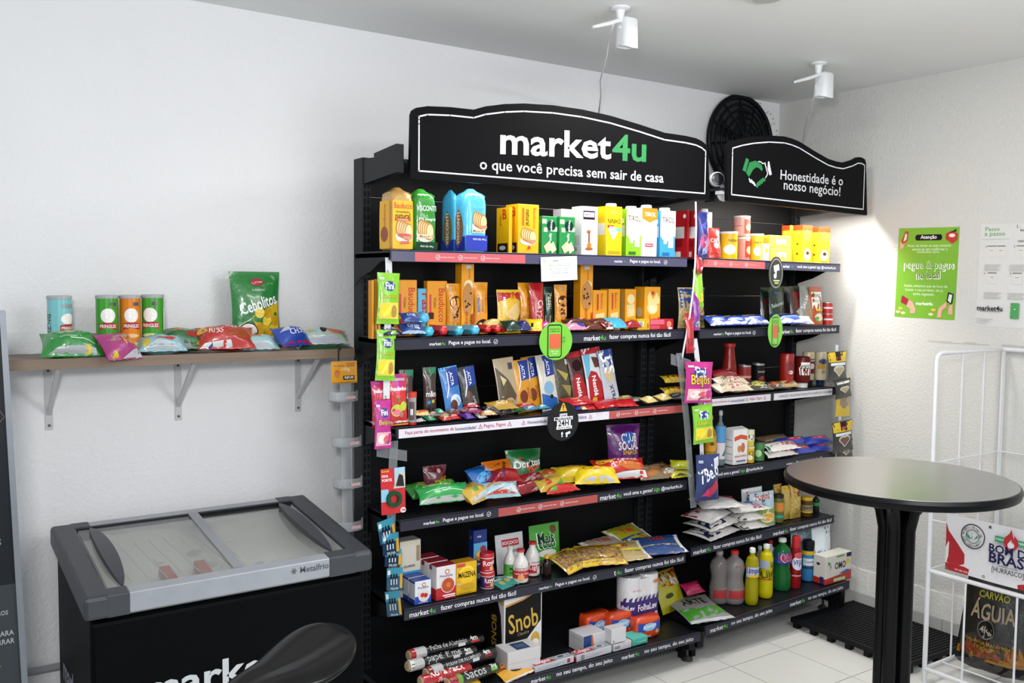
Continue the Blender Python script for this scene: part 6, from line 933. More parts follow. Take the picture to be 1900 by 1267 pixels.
bag('hanging_sweets_bag', 0, 0, (1272, 580, 1287, 655), 0, .03, 86, 0, 'b01c2a', 'narrow red bag seen edge on above the clear strip', [('r', .2, .52, .7, .78, 'c8a0b0'), ('r', .1, .2, .9, .36, '2a2428'), ('e', .5, .12, .3, .06, 'd83040')], y=YC + .004, hang=True)
strip('hanging_strip', 'white printed strip with two punched slots between the units', [(1289, 628), (1292, 650), (1295, 676)], .03, 'dadae0', YC + .02, 0, [(1289, 647), (1291, 668)])
strip('hanging_strip', 'long clear plastic strip hanging between the two shelf units', [(1260, 655), (1268, 720), (1275, 790), (1280, 860), (1287, 942)], .036, 'dde2e6', YC - .03, .84, [(1264, 664), (1279, 820)], rough=.12)
cross('clear plastic cross piece at the top of the long clear strip', (1245, 656, 1282, 668), 20, YC - .022)
strip('hanging_strip', 'white strip holding the magenta, green and navy sweets bags', [(1293, 670), (1300, 745), (1302, 830), (1303, 856)], .024, 'dcdce0', YC - .034, 0, [(1293, 672), (1300, 752), (1302, 842)])
bag('gummy_bag', 0, 0, (1270, 671, 1322, 747), 0, .03, 87, 0, 'b3267e', 'magenta gummy sweets bag hanging between the two shelf units', FIN('Beijos', BEI, 'b3267e'), y=YC - .06, hang=True, roll=3)
bag('gummy_bag', 0, 0, (1285, 751, 1323, 822), 0, .03, 87, 0, '7cc030', 'green gummy sweets bag hanging between the two shelf units', FIN('BANANAS', BAN, '7cc030'), y=YC - .06, hang=True, roll=-2)
bag('gummy_bag', 0, 0, (1290, 843, 1334, 928), 0, .035, 87, 0, '1f2f66', 'navy sweets bag with white lettering, lowest between the two shelf units', [('t', '7Belo', .5, .6, .85, 'e8e8f0', 20, 2, 1.5), ('p', [(.7, .7), (.95, .75), (.95, .95), (.72, .9)], 'c8ccd8'), ('p', [(.3, .15), (.8, .45), (.98, .3), (.6, .05)], 'b0304a'), ('p', [(.2, .1), (.45, .28), (.55, .1)], 'c03a70'), ('r', .06, .82, .24, .88, 'a8b0c0')], y=YC - .06, hang=True, roll=3)
# right strip
YR = D - .02
strip('hanging_strip', 'white strip holding yellow and black packets at the right end of the corner unit', [(1553, 640), (1553, 660), (1557, 740), (1559, 785), (1562, 850)], .022, 'dcdce0', YR, 0, [(1553, 655), (1560, 782)])
HRT = lambda c: [('e', .42, .42, .2, .11, 'd8d4cc'), ('e', .62, .42, .2, .11, 'd8d4cc'), ('p', [(.24, .38), (.8, .38), (.52, .16)], 'd8d4cc'), ('e', .42, .41, .15, .08, c), ('e', .62, .41, .15, .08, c), ('p', [(.3, .37), (.74, .37), (.52, .2)], c)]
SP = lambda c, top: ([('r', .02, .66, .98, .98, 'd0b01c'), ('r', .38, .7, .66, .98, '2a1814'), ('r', .42, .74, .62, .82, 'b83020')] if top else [('r', .02, .9, .98, .98, '8a8420')]) + [('r', .1, .54, .9, .63, 'd8d8d8')] + HRT(c)
bag('spice_packet', 0, 0, (1535, 652, 1571, 708), 0, .02, 88, 0, '232522', 'black and yellow spice packet, topmost at the right end of the corner unit', SP('b0a080', 1), y=YR - .016, hang=True, roll=-1)
bag('spice_packet', 0, 0, (1551, 700, 1577, 772), 0, .02, 88, 0, 'c8a81c', 'yellow backed spice packet hanging behind the black ones', [('e', .5, .4, .3, .2, '8a7868'), ('r', .2, .28, .85, .5, '8a7868')], y=YR - .010, hang=True, roll=2)
bag('spice_packet', 0, 0, (1549, 704, 1579, 738), 0, .02, 88, 0, '20221f', 'small black spice packet with a beige heart, second from the top', [('r', .1, .78, .9, .9, 'd8d8d8')] + [tuple([q[0]] + ([q[1], q[2] + .1] + list(q[3:]) if q[0] == 'e' else [[(a_, b_ + .1) for a_, b_ in q[1]], q[2]])) for q in HRT('a89a70')], y=YR - .024, hang=True, roll=-6)
bag('spice_packet', 0, 0, (1552, 815, 1582, 850), 0, .02, 88, 0, '262824', 'black spice packet partly hidden by the round table, lowest of the hanging ones', HRT('8a8470'), y=YR - .01, hang=True)
bag('spice_packet', 0, 0, (1544, 781, 1582, 838), 0, .02, 88, 0, '1f211e', 'black and yellow spice packet with a brown heart above the round table', SP('6a4a3c', 1), y=YR - .018, hang=True, roll=-3)
# acrylic holder on the left of the wide unit, with orange price card
YA = -.33
t = thing('acrylic_tray_holder', 'clear acrylic hanging holder with four small trays left of the wide unit', 'holder', at(1, YA, 640, 985))
b0 = Vector(t.location); P = [at(1, YA, x, y_) - b0 for x, y_ in ((641, 706), (641, 760), (645, 985))]; ac = M('f2f5f8', .08, 0, 'plain', .82)
G().hexa([(p.x + s, p.y + d_, p.z) for p in (P[0],) for s in (-.022, .022) for d_ in (0, .003)] + [(p.x + s, p.y + d_, p.z) for p in (P[2],) for s in (-.022, .022) for d_ in (0, .003)], ac).build('back_strip', t)
for (x, y_) in ((640, 733), (647, 817), (649, 893), (650, 972)):
    c = at(1, YA - .02, x, y_) - b0; g = G(); n = 14
    for rr, r2 in ((.058, .055),):
        pts = [(c.x + rr * math.cos(PI + PI * q / n), c.y + .02 + .05 * math.sin(PI + PI * q / n)) for q in range(n + 1)]; pin = [(c.x + r2 * math.cos(PI + PI * q / n), c.y + .02 + .047 * math.sin(PI + PI * q / n)) for q in range(n + 1)]
    for q in range(n):
        g.hexa([(pts[q][0], pts[q][1], c.z - .02), (pts[q][0], pts[q][1], c.z + .014), (pin[q][0], pin[q][1], c.z - .02), (pin[q][0], pin[q][1], c.z + .014), (pts[q + 1][0], pts[q + 1][1], c.z - .02), (pts[q + 1][0], pts[q + 1][1], c.z + .014), (pin[q + 1][0], pin[q + 1][1], c.z - .02), (pin[q + 1][0], pin[q + 1][1], c.z + .014)], ac)
    g.prism(pts, lambda a_, b_: (a_, b_, c.z - .022), lambda a_, b_: (a_, b_, c.z - .02), ac)
    tr1 = g.build('tray', t); G().box(c.x - .01, c.x + .028, c.y - .0335, c.y - .0325, c.z - .012, c.z + .0, M('c8a8a8', .4)).build('tray_label', tr1)
t, w_, h_ = hcard(615, 670, 663, 711, YA - .01, 'orange price card hanging on a black hook right of the wooden shelf', [('r', .02, .02, .98, .05, '7a5a20'), ('t', 'Fini Caramelo', .3, .8, .4, '8a4a90', 0, 2), ('t', 'INCLUSOS', .76, .88, .34, '7a2010', 0, 2), ('t', 'NA VIDEO', .76, .78, .3, '7a2010', 0, 2), ('e', .22, .45, .1, .16, 'b0602a'), ('r', .14, .3, .3, .5, 'c07838'), ('t', '100g', .55, .62, .3, 'f0d8a0', 0, 2), ('r', .45, .16, .88, .34, '14120f'), ('t', 'R$9,00', .67, .25, .34, 'f0f0f0', 0, 2)], 'd8961e', name='price_card', cat='card')
g = G(); bk = at(1, YA - .02, 628, 655); g.path([(bk.x, YA - .02, bk.z - .03), (bk.x, YA - .02, bk.z + .012), (bk.x + .01, YA - .0, bk.z + .014), (bk.x + .05, BK + .0, bk.z + .006)], .0022, M('0c0c0e', .4), 6)
bk2 = at(1, YA, 663, 677); g.path([(bk2.x, YA, bk2.z), (bk2.x + .04, BK - .01, bk2.z + .004)], .0022, M('0c0c0e', .4), 6)
tag(g.build('wall_hook'), 'black wire hook holding the orange price card on the upright', 'hook')
# ------------------------------------------------------------------ wooden shelf and its snacks
ZS = 1.4385
t = thing('wall_shelf', 'long brown wooden wall shelf on grey brackets', 'shelf', (-3.3, -.13, ZS))
G().box(-.95, .572, -.125, .125, -.032, 0, M('6e5f55', .5, 0, 'wood')).build('board', t, bev=.002)
G().box(-.952, .574, -.1265, -.1248, -.033, .0005, M('806c5c', .5, 0, 'wood')).build('edge_band', t)
for x in (-3.757, -3.322, -2.856):
    g = G(); xx = x + 3.3; m = M('c2c2c4', .35, 0, 'metal')
    g.box(xx - .012, xx + .012, .124, .13, -.265, -.034, m); g.box(xx - .01, xx + .01, -.1, .13, -.038, -.033, m)
    bkt = g.build('bracket', t, bev=.001)
    g = G().hexa([(xx + a_, b_, c_) for a_ in (-.007, .007) for (b_, c_) in ((-.085, -.04), (-.075, -.036), (.124, -.215), (.126, -.2))], m); g.build('brace', bkt)
    for z in (-.06, -.25): G().lathe([(.005, 0), (.004, .003)], M('5a5048', .5), 10).build('screw', bkt, loc=(xx, .122, z)).rotation_euler = (PI / 2, 0, 0)
def crisp_can(px0, px1, top, dy, col, label, it, ph=-.1):
    y = -.25 + dy; c = at(1, y + .03, (px0 + px1) / 2, top); R = (px1 - px0) / 2 * depth(c) / F; h = c.z - ZS
    t = thing('crisps_can', label, 'can', (c.x, c.y, ZS))
    G().lathe([(R * .97, 0), (R * .97, h * .97)], M(col, .16), 32).build('tube', t, auto=40)
    G().lathe([(R * 1.02, h * .94), (R * 1.02, h * .99), (R * .94, h)], M('c8ccd0', .15, 0, 'plain', .4), 32).build('lid', t, auto=40)
    G().lathe([(R, 0), (R, h * .02)], M('b8b8b8', .25, .9, 'metal'), 32).build('base_ring', t)
    art(t, 'wrap_print', scyl(R * .97, ph), PI * R, h, it, step=.008, rough=.16)
PR = lambda dk, ch: [('e', .5, .66, .21, .12, 'f0ece8'), ('p', [(.24, .42), (.5, .46), (.76, .42), (.76, .53), (.5, .55), (.24, .53)], 'b02830'), ('t', 'PRINGLES', .5, .485, .46, 'f0ece8', 0, 2, 1.3), ('r', .56, .82, .74, .88, '50504a'), ('e', .5, .32, .22, .035, ch), ('e', .42, .2, .18, .07, 'd8a050'), ('e', .62, .16, .14, .05, 'e8d090')]
crisp_can(88, 131, 548, .05, '7cc0c4', 'pale turquoise crisps can standing alone at the left of the wooden shelf', [('t', 'FREEZING', .18, .45, .5, '101818', 90, 2, 1.0), ('r', .0, .0, .3, .2, '2a7078'), ('e', .72, .62, .2, .09, 'f0ece8'), ('p', [(.5, .42), (.72, .46), (.98, .42), (.98, .52), (.72, .54), (.5, .52)], 'b02830'), ('t', 'PRINGLES', .74, .475, .42, 'f0ece8', 0, 2), ('r', .56, .8, .9, .86, '8a9a9a')])
crisp_can(178, 218, 547, .05, '3f9a2c', 'green crisps can, left of the orange one', PR('', 'c8d8a0'))
crisp_can(222, 260, 547, .05, 'd87c18', 'orange crisps can between the two green ones', PR('', 'e8c080'))
crisp_can(263, 303, 546, .05, '3f9a2c', 'green crisps can with a white panel, right of the orange one', PR('', 'c8d8a0') + [('r', .9, .4, 1.12, .78, 'c8d0c4')], ph=-.5)
def sbag(box, dy, T, tilt, rz, col, label, items, **k):
    y = -.25 + dy; px0, py0, px1, py1 = box; bag('snack_bag', 0, 0, box, 0, T, tilt, rz, col, label, items, y=y, **k)
    o = [q for q in C.objects if q.type == 'EMPTY' and q.get('label') == label][0]
    if tilt > 55: o.location.z = ZS + .001
    else: o.location.z = max(o.location.z, ZS + T * .42)
sbag((427, 514, 524, 630), .14, .07, 86, 4, '1f7a34', 'big green onion ring snack bag standing on the wooden shelf', [('p', [(.1, .3), (.95, .62), (.95, .04), (.15, .04)], 'ece6d2'), ('p', [(.36, .42), (.95, .6), (.95, .06), (.5, .06)], 'd8b020'), *[('e', .5 + .32 * (q % 3) / 2 + .03 * (q % 2), .16 + .1 * (q // 2), .1, 0, ('e8c83a', 'c89a18')[q % 2]) for q in range(8)], ('t', 'Cebolitos', .5, .58, .8, 'f0f2f0', 16, 2, 1.5), ('e', .5, .86, .13, .05, 'a8303c'), ('t', 'ELMA CHIPS', .5, .86, .2, 'f0e8e8', 0, 2), ('t', 'CLÁSSICOS', .5, .76, .26, 'd8e8d8', 0, 1), ('e', .27, .2, .2, 0, '1a1a24'), ('e', .27, .2, .18, 0, 'ece8e4')], H=.29)
sbag((74, 612, 184, 672), .02, .10, 38, -6, '2a8a3c', 'green crisps bag lying at the left end of the wooden shelf', [('e', .45, .75, .3, .14, 'a8a880'), ('r', .15, .42, .7, .45, 'c8e0c8'), ('r', .5, .34, .95, .37, 'c8e0c8'), ('p', [(.05, .02), (.95, .02), (.95, .2), (.3, .16)], 'a8acb0'), ('e', .8, .12, .06, 0, 'd8c030')])
sbag((180, 620, 258, 682), .0, .08, 45, 24, 'a83a7a', 'magenta snack bag with a yellow price sticker hanging over the shelf edge', [('p', [(.1, .6), (.9, .9), (.9, .5), (.3, .45)], 'a88078'), ('p', [(.45, .35), (.8, .35), (.8, .7), (.45, .7)], 'd8901c'), ('t', '500', .62, .55, .22, 'a82018', 10, 2), ('p', [(.1, .05), (.3, .05), (.2, .2)], 'd8c020'), ('p', [(.4, .02), (.98, .02), (.98, .3)], 'b8bcc0')])
sbag((222, 610, 262, 632), .10, .05, 40, -10, 'd86a1a', 'small orange bag end behind the magenta bag', [])
sbag((254, 622, 345, 660), .03, .08, 36, -6, '8ab4bc', 'pale blue and silver snack bag below the green can with the white panel', [('p', [(.05, .6), (.5, .95), (.7, .6)], 'b07a60'), ('p', [(.1, .1), (.4, .3), (.9, .1), (.5, .02)], 'c0c4c8'), ('e', .15, .3, .08, 0, 'c8b82a'), ('p', [(.3, .4), (.8, .5), (.7, .3)], 'b83a38')])
sbag((285, 606, 388, 655), .10, .09, 38, -14, '2a6a38', 'dark green snack bag with a yellow and red sticker behind the pale blue one', [('p', [(.3, .5), (.6, .8), (.5, .45)], 'c07a30'), ('r', .55, .5, .8, .85, 'd89018'), ('r', .56, .3, .8, .55, 'a82a24'), ('p', [(.75, .08), (.9, .08), (.83, .22)], 'd8c820'), ('p', [(.05, .05), (.7, .04), (.6, .2)], 'a8a8ac')])
sbag((366, 600, 470, 655), .03, .10, 42, -8, 'b8302a', 'large red crisps bag with white lettering in the middle of the wooden shelf', [('e', .12, .7, .14, .16, 'd8b030'), ('e', .45, .9, .3, .08, 'd8c8a0'), ('t', 'OUTBACK', .5, .72, .45, 'f0e8e0', -8, 2), ('t', 'RIBS', .3, .5, .26, 'e8d0c8', -8, 2), ('p', [(.45, .3), (.75, .65), (.98, .4), (.8, .2)], 'a04a20'), ('p', [(.02, .02), (.6, .02), (.55, .16), (.1, .14)], 'd8dcdc'), ('e', .2, .08, .04, 0, '2a3a8a'), ('e', .45, .1, .03, 0, 'c82a3a')])
sbag((440, 622, 516, 655), .02, .07, 34, -12, '9cc0c4', 'pale blue and orange snack bag at the foot of the big green bag', [('p', [(.1, .4), (.5, .9), (.6, .5)], 'c8763a'), ('r', .5, .45, .8, .75, 'c0c8cc'), ('r', .48, .45, .52, .75, 'b03040'), ('p', [(.1, .05), (.5, .25), (.9, .05)], 'b8bcc0'), ('e', .2, .15, .06, 0, '2a60a0')])
sbag((500, 602, 580, 648), .0, .08, 44, 28, '2444a0', 'blue and red snack bag lying slanted right of the big green bag', [('p', [(.0, .0), (1, .0), (1, .12), (0, .12)], 'c41f30'), ('p', [(.5, .7), (.98, .98), (.98, .6)], 'a81c2a'), ('p', [(.05, .6), (.4, .9), (.3, .55)], 'b8bcc8'), ('t', 'CHIPS', .5, .45, .5, 'd8dcf0')])
sbag((550, 608, 643, 644), .05, .08, 36, -8, 'a8b8b0', 'pale multicoloured snack bag at the right end of the wooden shelf', [('p', [(.1, .5), (.4, .8), (.5, .4)], '9ad0dc'), ('p', [(.5, .6), (.9, .9), (.95, .4), (.7, .3)], 'c8785a'), ('e', .5, .55, .07, 0, '3a2a30'), ('e', .25, .6, .06, 0, 'd8c030'), ('p', [(.1, .05), (.5, .2), (.9, .05)], 'c0c0d8')])
sbag((540, 632, 645, 650), .08, .03, 12, 0, '2a5a3c', 'flat dark green packet under the multicoloured bag', [], H=.14)
# ------------------------------------------------------------------ freezer
fz = thing('chest_freezer', 'black chest freezer with grey rim and sliding glass lids', 'freezer', (-3.32, -.4, 0)); X0, X1 = -.455, .45; Yf, Yb = -.30, .30; zf, zb_ = .785, .857
def fzz(y): return zf + (zb_ - zf) * (y - Yf) / (Yb - Yf)
bm_ = M('07080a', .5, 0, 'matte')
g = G(); e_ = .02
g.hexa([(x, y, z) for x in (X0 + e_, X1 - e_) for y, zz in ((Yf + .01, .70), (Yb, .76)) for z in (.06, zz)], bm_); 
# keep the cabinet hollow at the top: walls
body = g.build('cabinet', fz, bev=.012)
me = body.data
dark = M('3c3f45', .42, 0, 'metal'); silv = M('9fa3ab', .32, .15, 'metal')
def rail_box(name, xa, xb, ya, yb, dz0, dz1, m, bev=.004):
    return G().hexa([(x, y, fzz(y) + dz) for x in (xa, xb) for y in (ya, yb) for dz in (dz0, dz1)], m).build(name, fz, bev=bev)
rail_box('front_rim', X0 + .123, X1 - .155, Yf - .012, Yf + .035, -.062, .0, silv)
rail_box('back_rim', X0 + .10, X1 - .10, Yb - .045, Yb + .0, -.05, .0, silv)
for s, xa, xb in ((-1, X0, X0 + .075), (1, X1 - .075, X1)):
    rail_box('end_rim', xa, xb, Yf - .014, Yb + .004, -.068, .002, dark, .012)
rail_box('corner_cap', X0 + .06, X0 + .125, Yf - .014, Yf + .04, -.066, .0015, dark); rail_box('corner_cap', X1 - .157, X1 - .06, Yf - .014, Yf + .04, -.066, .0015, dark); rail_box('corner_cap', X0 + .06, X0 + .12, Yb - .05, Yb + .003, -.05, .0015, dark); rail_box('corner_cap', X1 - .12, X1 - .06, Yb - .05, Yb + .003, -.05, .0015, dark)
rail_box('inner_liner', X0 + .07, X1 - .07, Yf + .03, Yb - .04, -.085, -.075, M('c4c4be', .6))
for xa, xb, ya, yb in ((X0 + .07, X0 + .078, Yf + .03, Yb - .04), (X1 - .078, X1 - .07, Yf + .03, Yb - .04), (X0 + .07, X1 - .07, Yf + .03, Yf + .036), (X0 + .07, X1 - .07, Yb - .046, Yb - .04)): rail_box('liner_wall', xa, xb, ya, yb, -.08, -.012, M('d4d4d0', .5), 0)
def lid(xa, xb, dz, hx, nm):
    l = rail_box('glass_lid', xa, xb, Yf + .035, Yb - .045, dz, dz + .004, M('f2f4f4', .06, 0, 'plain', .96), 0)
    return l
l1 = lid(X0 + .075, .02, -.006, 0, 0); l2 = lid(.0, X1 - .075, -.014, 0, 0)
def lid_handle(x, s, par):
    n = 12; g = G(); P = []
    for q in range(n + 1):
        v = q / n; y = Yf + .045 + (Yb - Yf - .11) * v; b_ = math.sin(PI * v) ** .6
        P.append((x, y, b_))
    for q in range(n):
        a_, b_ = P[q], P[q + 1]
        g.hexa([(px + sx * (.004 + .026 * bb2) * (1 if sx * s > 0 else .6), y, fzz(y) - .004 + dz * (.006 + .016 * bb2)) for (px, y, bb2) in (a_, b_) for sx in (-1, 1) for dz in (0, 1)], dark)
    return g.build('handle', par, smooth=False)
lid_handle(X0 + .115, 1, l1); lid_handle(X1 - .125, -1, l2)
rail_box('lid_seam', -.012, .022, Yf + .035, Yb - .045, -.001, .004, M('8e9196', .3), 0)
rail_box('lid_track', X0 + .075, X1 - .075, Yb - .06, Yb - .045, -.02, .001, M('16171a', .4), 0)
# frost, baskets and boxes inside
random.seed(11); g = G(); fm = M('e4e2da', .8, 0, 'wall')
nx, ny = 26, 12; vs = []
for j in range(ny + 1):
    for i in range(nx + 1):
        x = X0 + .08 + (X1 - X0 - .16) * i / nx; y = Yf + .04 + (Yb - Yf - .09) * j / ny
        edge = max(abs(i / nx - .5), abs(j / ny - .5)) * 2
        vs.append((x, y, fzz(y) - .072 + .03 * edge ** 4 + .014 * noise.noise(Vector((x * 14, y * 14, 3)))))
g.add(vs, [(j * (nx + 1) + i, j * (nx + 1) + i + 1, (j + 1) * (nx + 1) + i + 1, (j + 1) * (nx + 1) + i) for j in range(ny) for i in range(nx)], fm)
fr = g.build('frost', fz, smooth=True, fix=False); fr['kind'] = 'stuff'
for xa, yy in ((-.2, -.2), (-.09, -.2)):
    rail_box('red_pack', xa, xa + .035, yy, yy + .1, -.062, -.028, M('b8604e', .5))
g = G()
for q in range(9): g.box(-.36 + q * .05, -.358 + q * .05, Yf + .05, Yb - .07, fzz(0) - .035, fzz(0) - .033, M('d0d0cc', .4))
g.build('wire_basket', fz)
art(fz, 'brand_lettering', lambda x, z, e: (x, Yf - .0122 - e, z), .9, .9, [('t', 'Metalfrio', .767, .845, .11, '55585e', 0, 2)] + [('p', [(.689 + .022 * .5 * math.cos(q * PI / 3) * (1 + 0 * q) - .0018 * math.sin(q * PI / 3), .845 + .011 * math.sin(q * PI / 3) + .0018 * math.cos(q * PI / 3)), (.689 - .0018 * math.sin(q * PI / 3), .845 + .0018 * math.cos(q * PI / 3)), (.689 + .0018 * math.sin(q * PI / 3), .845 - .0018 * math.cos(q * PI / 3)), (.689 + .011 * math.cos(q * PI / 3) + .0018 * math.sin(q * PI / 3), .845 + .011 * math.sin(q * PI / 3) - .0018 * math.cos(q * PI / 3))], '55585e') for q in range(6)])
fl_ = art(fz, 'front_lettering', lambda x, z, e: (x, Yf + .0098 - e, z), .9, .9, [('t', 'market', .411, .522, .467, 'c8ccd0', 0, 2, .8), ('t', '4u', .80, .51, .24, '3fa83c', 0, 2, .7)])
art(fz, 'side_lettering', lambda x, z, e: (X0 + e_ - .0005 - e, -x, z), .6, .8, [('t', 'market4u', .5, .5, .7, '8a8a98', 0, 2), ('r', .15, .4, .8, .41, '5a4a8a')])
G().box(X0 + .05, X1 - .05, Yf + .05, Yb - .05, 0, .06, M('0a0a0b', .6)).build('base', fz)
# ------------------------------------------------------------------ bar stool seat in the foreground
zs_ = .66; c = at(2, zs_, 524, 1252)
st = thing('bar_stool', 'glossy black moulded bar stool in front of the freezer, cut by the bottom edge', 'stool', (c.x, c.y, 0))
def stool():
    g = G(); n = 32; m_ = 20; vs = []
    yaw = math.radians(10)   # nose direction to image left
    for j in range(m_ + 1):
        v = j / m_
        for i in range(n):
            a_ = 2 * PI * i / n; r = math.sin(PI * min(v, .999)) ** .8
            cx_, cy_ = math.cos(a_) * r, math.sin(a_) * r
            t_ = cx_                      # -1 nose .. +1 back
            wd = .085 + .085 * max(0, t_ + .15)
            x = t_ * .19 + .0; y = 1.15 * cy_ * wd * (1.0 if t_ < 0 else 1.05)
            top = v < .5
            z = (.022 if top else -.03) * math.cos(PI * v) * (1 if top else -1) * 1.0
            rise = .075 * max(0, t_ + .1) ** 1.6 - .035 * max(0, -t_) ** 1.5
            z = (.03 * math.cos(PI * v)) + rise - (.02 * math.exp(-(cy_ * 3) ** 2) * (1 if top else 0) * (.5 + .5 * t_))
            vs.append((x * math.cos(yaw) - y * math.sin(yaw) * 1, x * math.sin(yaw) * .9 + y * math.cos(yaw), z + zs_))
    g.add(vs, [(j * n + i, j * n + (i + 1) % n, (j + 1) * n + (i + 1) % n, (j + 1) * n + i) for j in range(m_) for i in range(n)], M('1b1b1c', .28)); o = g.build('seat', st, smooth=True)
    s = o.modifiers.new('sub', 'SUBSURF'); s.levels = 1; s.render_levels = 1
stool()
G().path([(0, 0, .03), (0, 0, zs_ - .02)], .025, M('b8b8ba', .2, .9, 'metal'), 16).build('gas_lift', st)
G().lathe([(.2, 0), (.2, .01), (.05, .04), (.03, .06)], M('b8b8ba', .2, .9, 'metal'), 32).build('base_plate', st, auto=40)
g = G(); g.path([(.14 * math.cos(q * PI / 8), .14 * math.sin(q * PI / 8), .26) for q in range(17)], .009, M('b8b8ba', .2, .9, 'metal'), 8); g.path([(-.14, 0, .26), (.14, 0, .26)], .009, M('b8b8ba', .2, .9, 'metal'), 8); g.build('foot_ring', st)
# ------------------------------------------------------------------ black menu board at the left edge
yB = -.95; A = at(1, yB, 16, 580); Bp = at(1, yB, 50, 1262)
mb = thing('menu_board', 'tall black menu board in an aluminium frame at the left edge', 'board', (A.x - .3, yB, 0))
lean = (A.x - Bp.x) / (A.z - Bp.z); ox = A.x - .3
def bx_at(z): return Bp.x + (z - Bp.z) * lean
z0, z1 = .12, A.z; ky = .13 / 1.5
def bq(xo0, xo1, za, zb2, y0, y1, m, g=None):
    g = g or G(); return g.hexa([(bx_at(z) - ox + xo, (y + (z - .8) * ky), z) for xo in (xo0, xo1) for y in (y0, y1) for z in (za, zb2)], m)
bq(-.6, -.012, z0, z1 - .005, 0, .012, M('181d22', .35)).build('panel', mb)
bq(-.6, -.012, z0, .93, -.0006, 0, M('33383c', .4)).build('lower_panel', mb)
al = M('73787f', .4, .5, 'metal'); bq(-.014, 0, z0, z1, -.008, .02, al).build('frame_side', mb); bq(-.62, -.606, z0, z1, -.008, .02, al).build('frame_side', mb); bq(-.61, 0, z1 - .008, z1 + .003, -.006, .02, al).build('frame_top', mb); bq(-.61, 0, z0 - .01, z0, -.006, .02, al).build('frame_bottom', mb)
def bt(txt, px, py, wpx, col, h=1.2):
    p = at(1, yB, px, py); w = at(1, yB, px + wpx / 2, py).x - at(1, yB, px - wpx / 2, py).x; v, f, asp = glyphs(txt, 1); z = p.z
    return [((bx_at(z) - ox) + (p.x - bx_at(z)) + a_ * w, (z - .8) * ky - .0015, z + b_ * w * h) for a_, b_ in v], f, col
g = G()
for args in (('PREMIADOS', -28, 1013, 64, '8a9080', 1.5), ('LAVE SUAS MÃOS', -28, 1143, 88, '9aa0a4', 1.2), ('USE O LENÇO PARA', -4 - 30, 1184, 122, '9aa0a4', 1.2), ('TOSSIR OU ESPIRRAR', -34, 1198, 124, '9aa0a4', 1.2), ('LEGAL', -18, 1234, 40, '5a8a3a', 1.2)):
    v, f, col = bt(*args); G().add(v, f, M(col, .5)).build('lettering', mb, fix=False)
g = G()
for q in stroke([(at(1, yB, a_, b_).x - ox, at(1, yB, a_, b_).z) for a_, b_ in ((-8, 750), (12, 778), (-8, 800))], .0012): g.add([(p.x, (p.y - .8) * ky - .0012, p.y) for p in q], [(0, 1, 2, 3)], M('6a5a50', .5))
g.build('chalk_line', mb, fix=False)
G().hexa([(bx_at(z) - ox + xo, .16 + y - (z - .8) * .1, z) for xo in (-.55, -.53) for y in (0, .02) for z in (.0, 1.2)], al).build('rear_leg', mb)
G().hexa([(bx_at(z) - ox + xo, -.06 + y, z) for xo in (-.6, -.02) for y in (0, .02) for z in (.0, z0)], al).build('foot_bar', mb)
# ------------------------------------------------------------------ round bar table
TZ = 1.12; TC = at(2, TZ, 1678, 893); TC = Vector((-1.69, -1.9, 0)); TR = .335
tb = thing('bar_table', 'round black bar table with a ribbed black column', 'table', TC)
G().lathe([(TR * .97, TZ - .03), (TR * .99, TZ - .027), (TR, TZ - .015), (TR, TZ - .01), (TR * .985, TZ - .001), (TR * .975, TZ)], M('0c0c0e', .3), 96, cap=True).build('edge_band', tb, auto=25)
G().lathe([(TR * .975, TZ), (TR * .974, TZ + .0006)], M('3c3b3b', .34, 0, 'lacquer'), 96).build('tabletop', tb, auto=25)
g = G(); cm = M('0b0b0d', .22, 0, 'metal'); 
pc = at(1, TC.y, 1672, 1000); px_ = 0
for q in range(4):
    a_ = q * PI / 2 + .35; r0 = .034
    g.path([(r0 * math.cos(a_), r0 * math.sin(a_), z) for z in (.05, .5, TZ - .16)] + [((r0 + .012) * math.cos(a_), (r0 + .012) * math.sin(a_), TZ - .1), ((r0 + .05) * math.cos(a_), (r0 + .05) * math.sin(a_), TZ - .05), ((r0 + .11) * math.cos(a_), (r0 + .11) * math.sin(a_), TZ - .033)], .021, cm, 12)
g.box(-.02, .02, -.02, .02, .05, TZ - .08, cm); g.build('column', tb, auto=50)
G().lathe([(.22, 0), (.22, .012), (.06, .04), (.05, .06)], cm, 40).build('base_plate', tb, auto=40)
G().lathe([(.14, TZ - .036), (.14, TZ - .03)], cm, 24).build('mount_plate', tb)
# ------------------------------------------------------------------ wire rack with banner and charcoal
RAx, RAy = -.565, -1.335; RX1 = -.03; yF = -2.35
rk = thing('wire_rack', 'white wire rack against the right wall', 'rack', (RAx, RAy, 0)); wm = M('d6d7da', .3, 0, 'plain')
zt = at(1, RAy, 1752, 655).z; zl1 = at(1, RAy, 1762, 955).z; zl2 = at(1, RAy, 1726, 1057).z; zbm = .06
def R3(x, y, z): return (x - RAx, y - RAy, z)
g = G().path([R3(RAx, RAy, .0), R3(RAx, RAy, zt - .03), R3(RAx + .008, RAy, zt - .01), R3(RAx + .03, RAy, zt), R3(RX1, RAy, zt), R3(RX1, RAy, 0)], .0105, wm, 12); g.build('end_frame', rk, auto=60)
G().path([R3(RX1, RAy, zt), R3(RX1, yF, zt)], .0105, wm, 12).build('top_tube', rk, auto=60)
for nm, z in (('front_tube', zl2), ('bottom_tube', zbm)): G().path([R3(RAx, RAy, z), R3(RAx, yF, z)], .0095, wm, 12).build(nm, rk, auto=60)
G().path([R3(RAx, RAy, zbm), R3(RX1, RAy, zbm), R3(RX1, yF, zbm), R3(RAx, yF, zbm)], .009, wm, 12).build('bottom_tube', rk, auto=60)
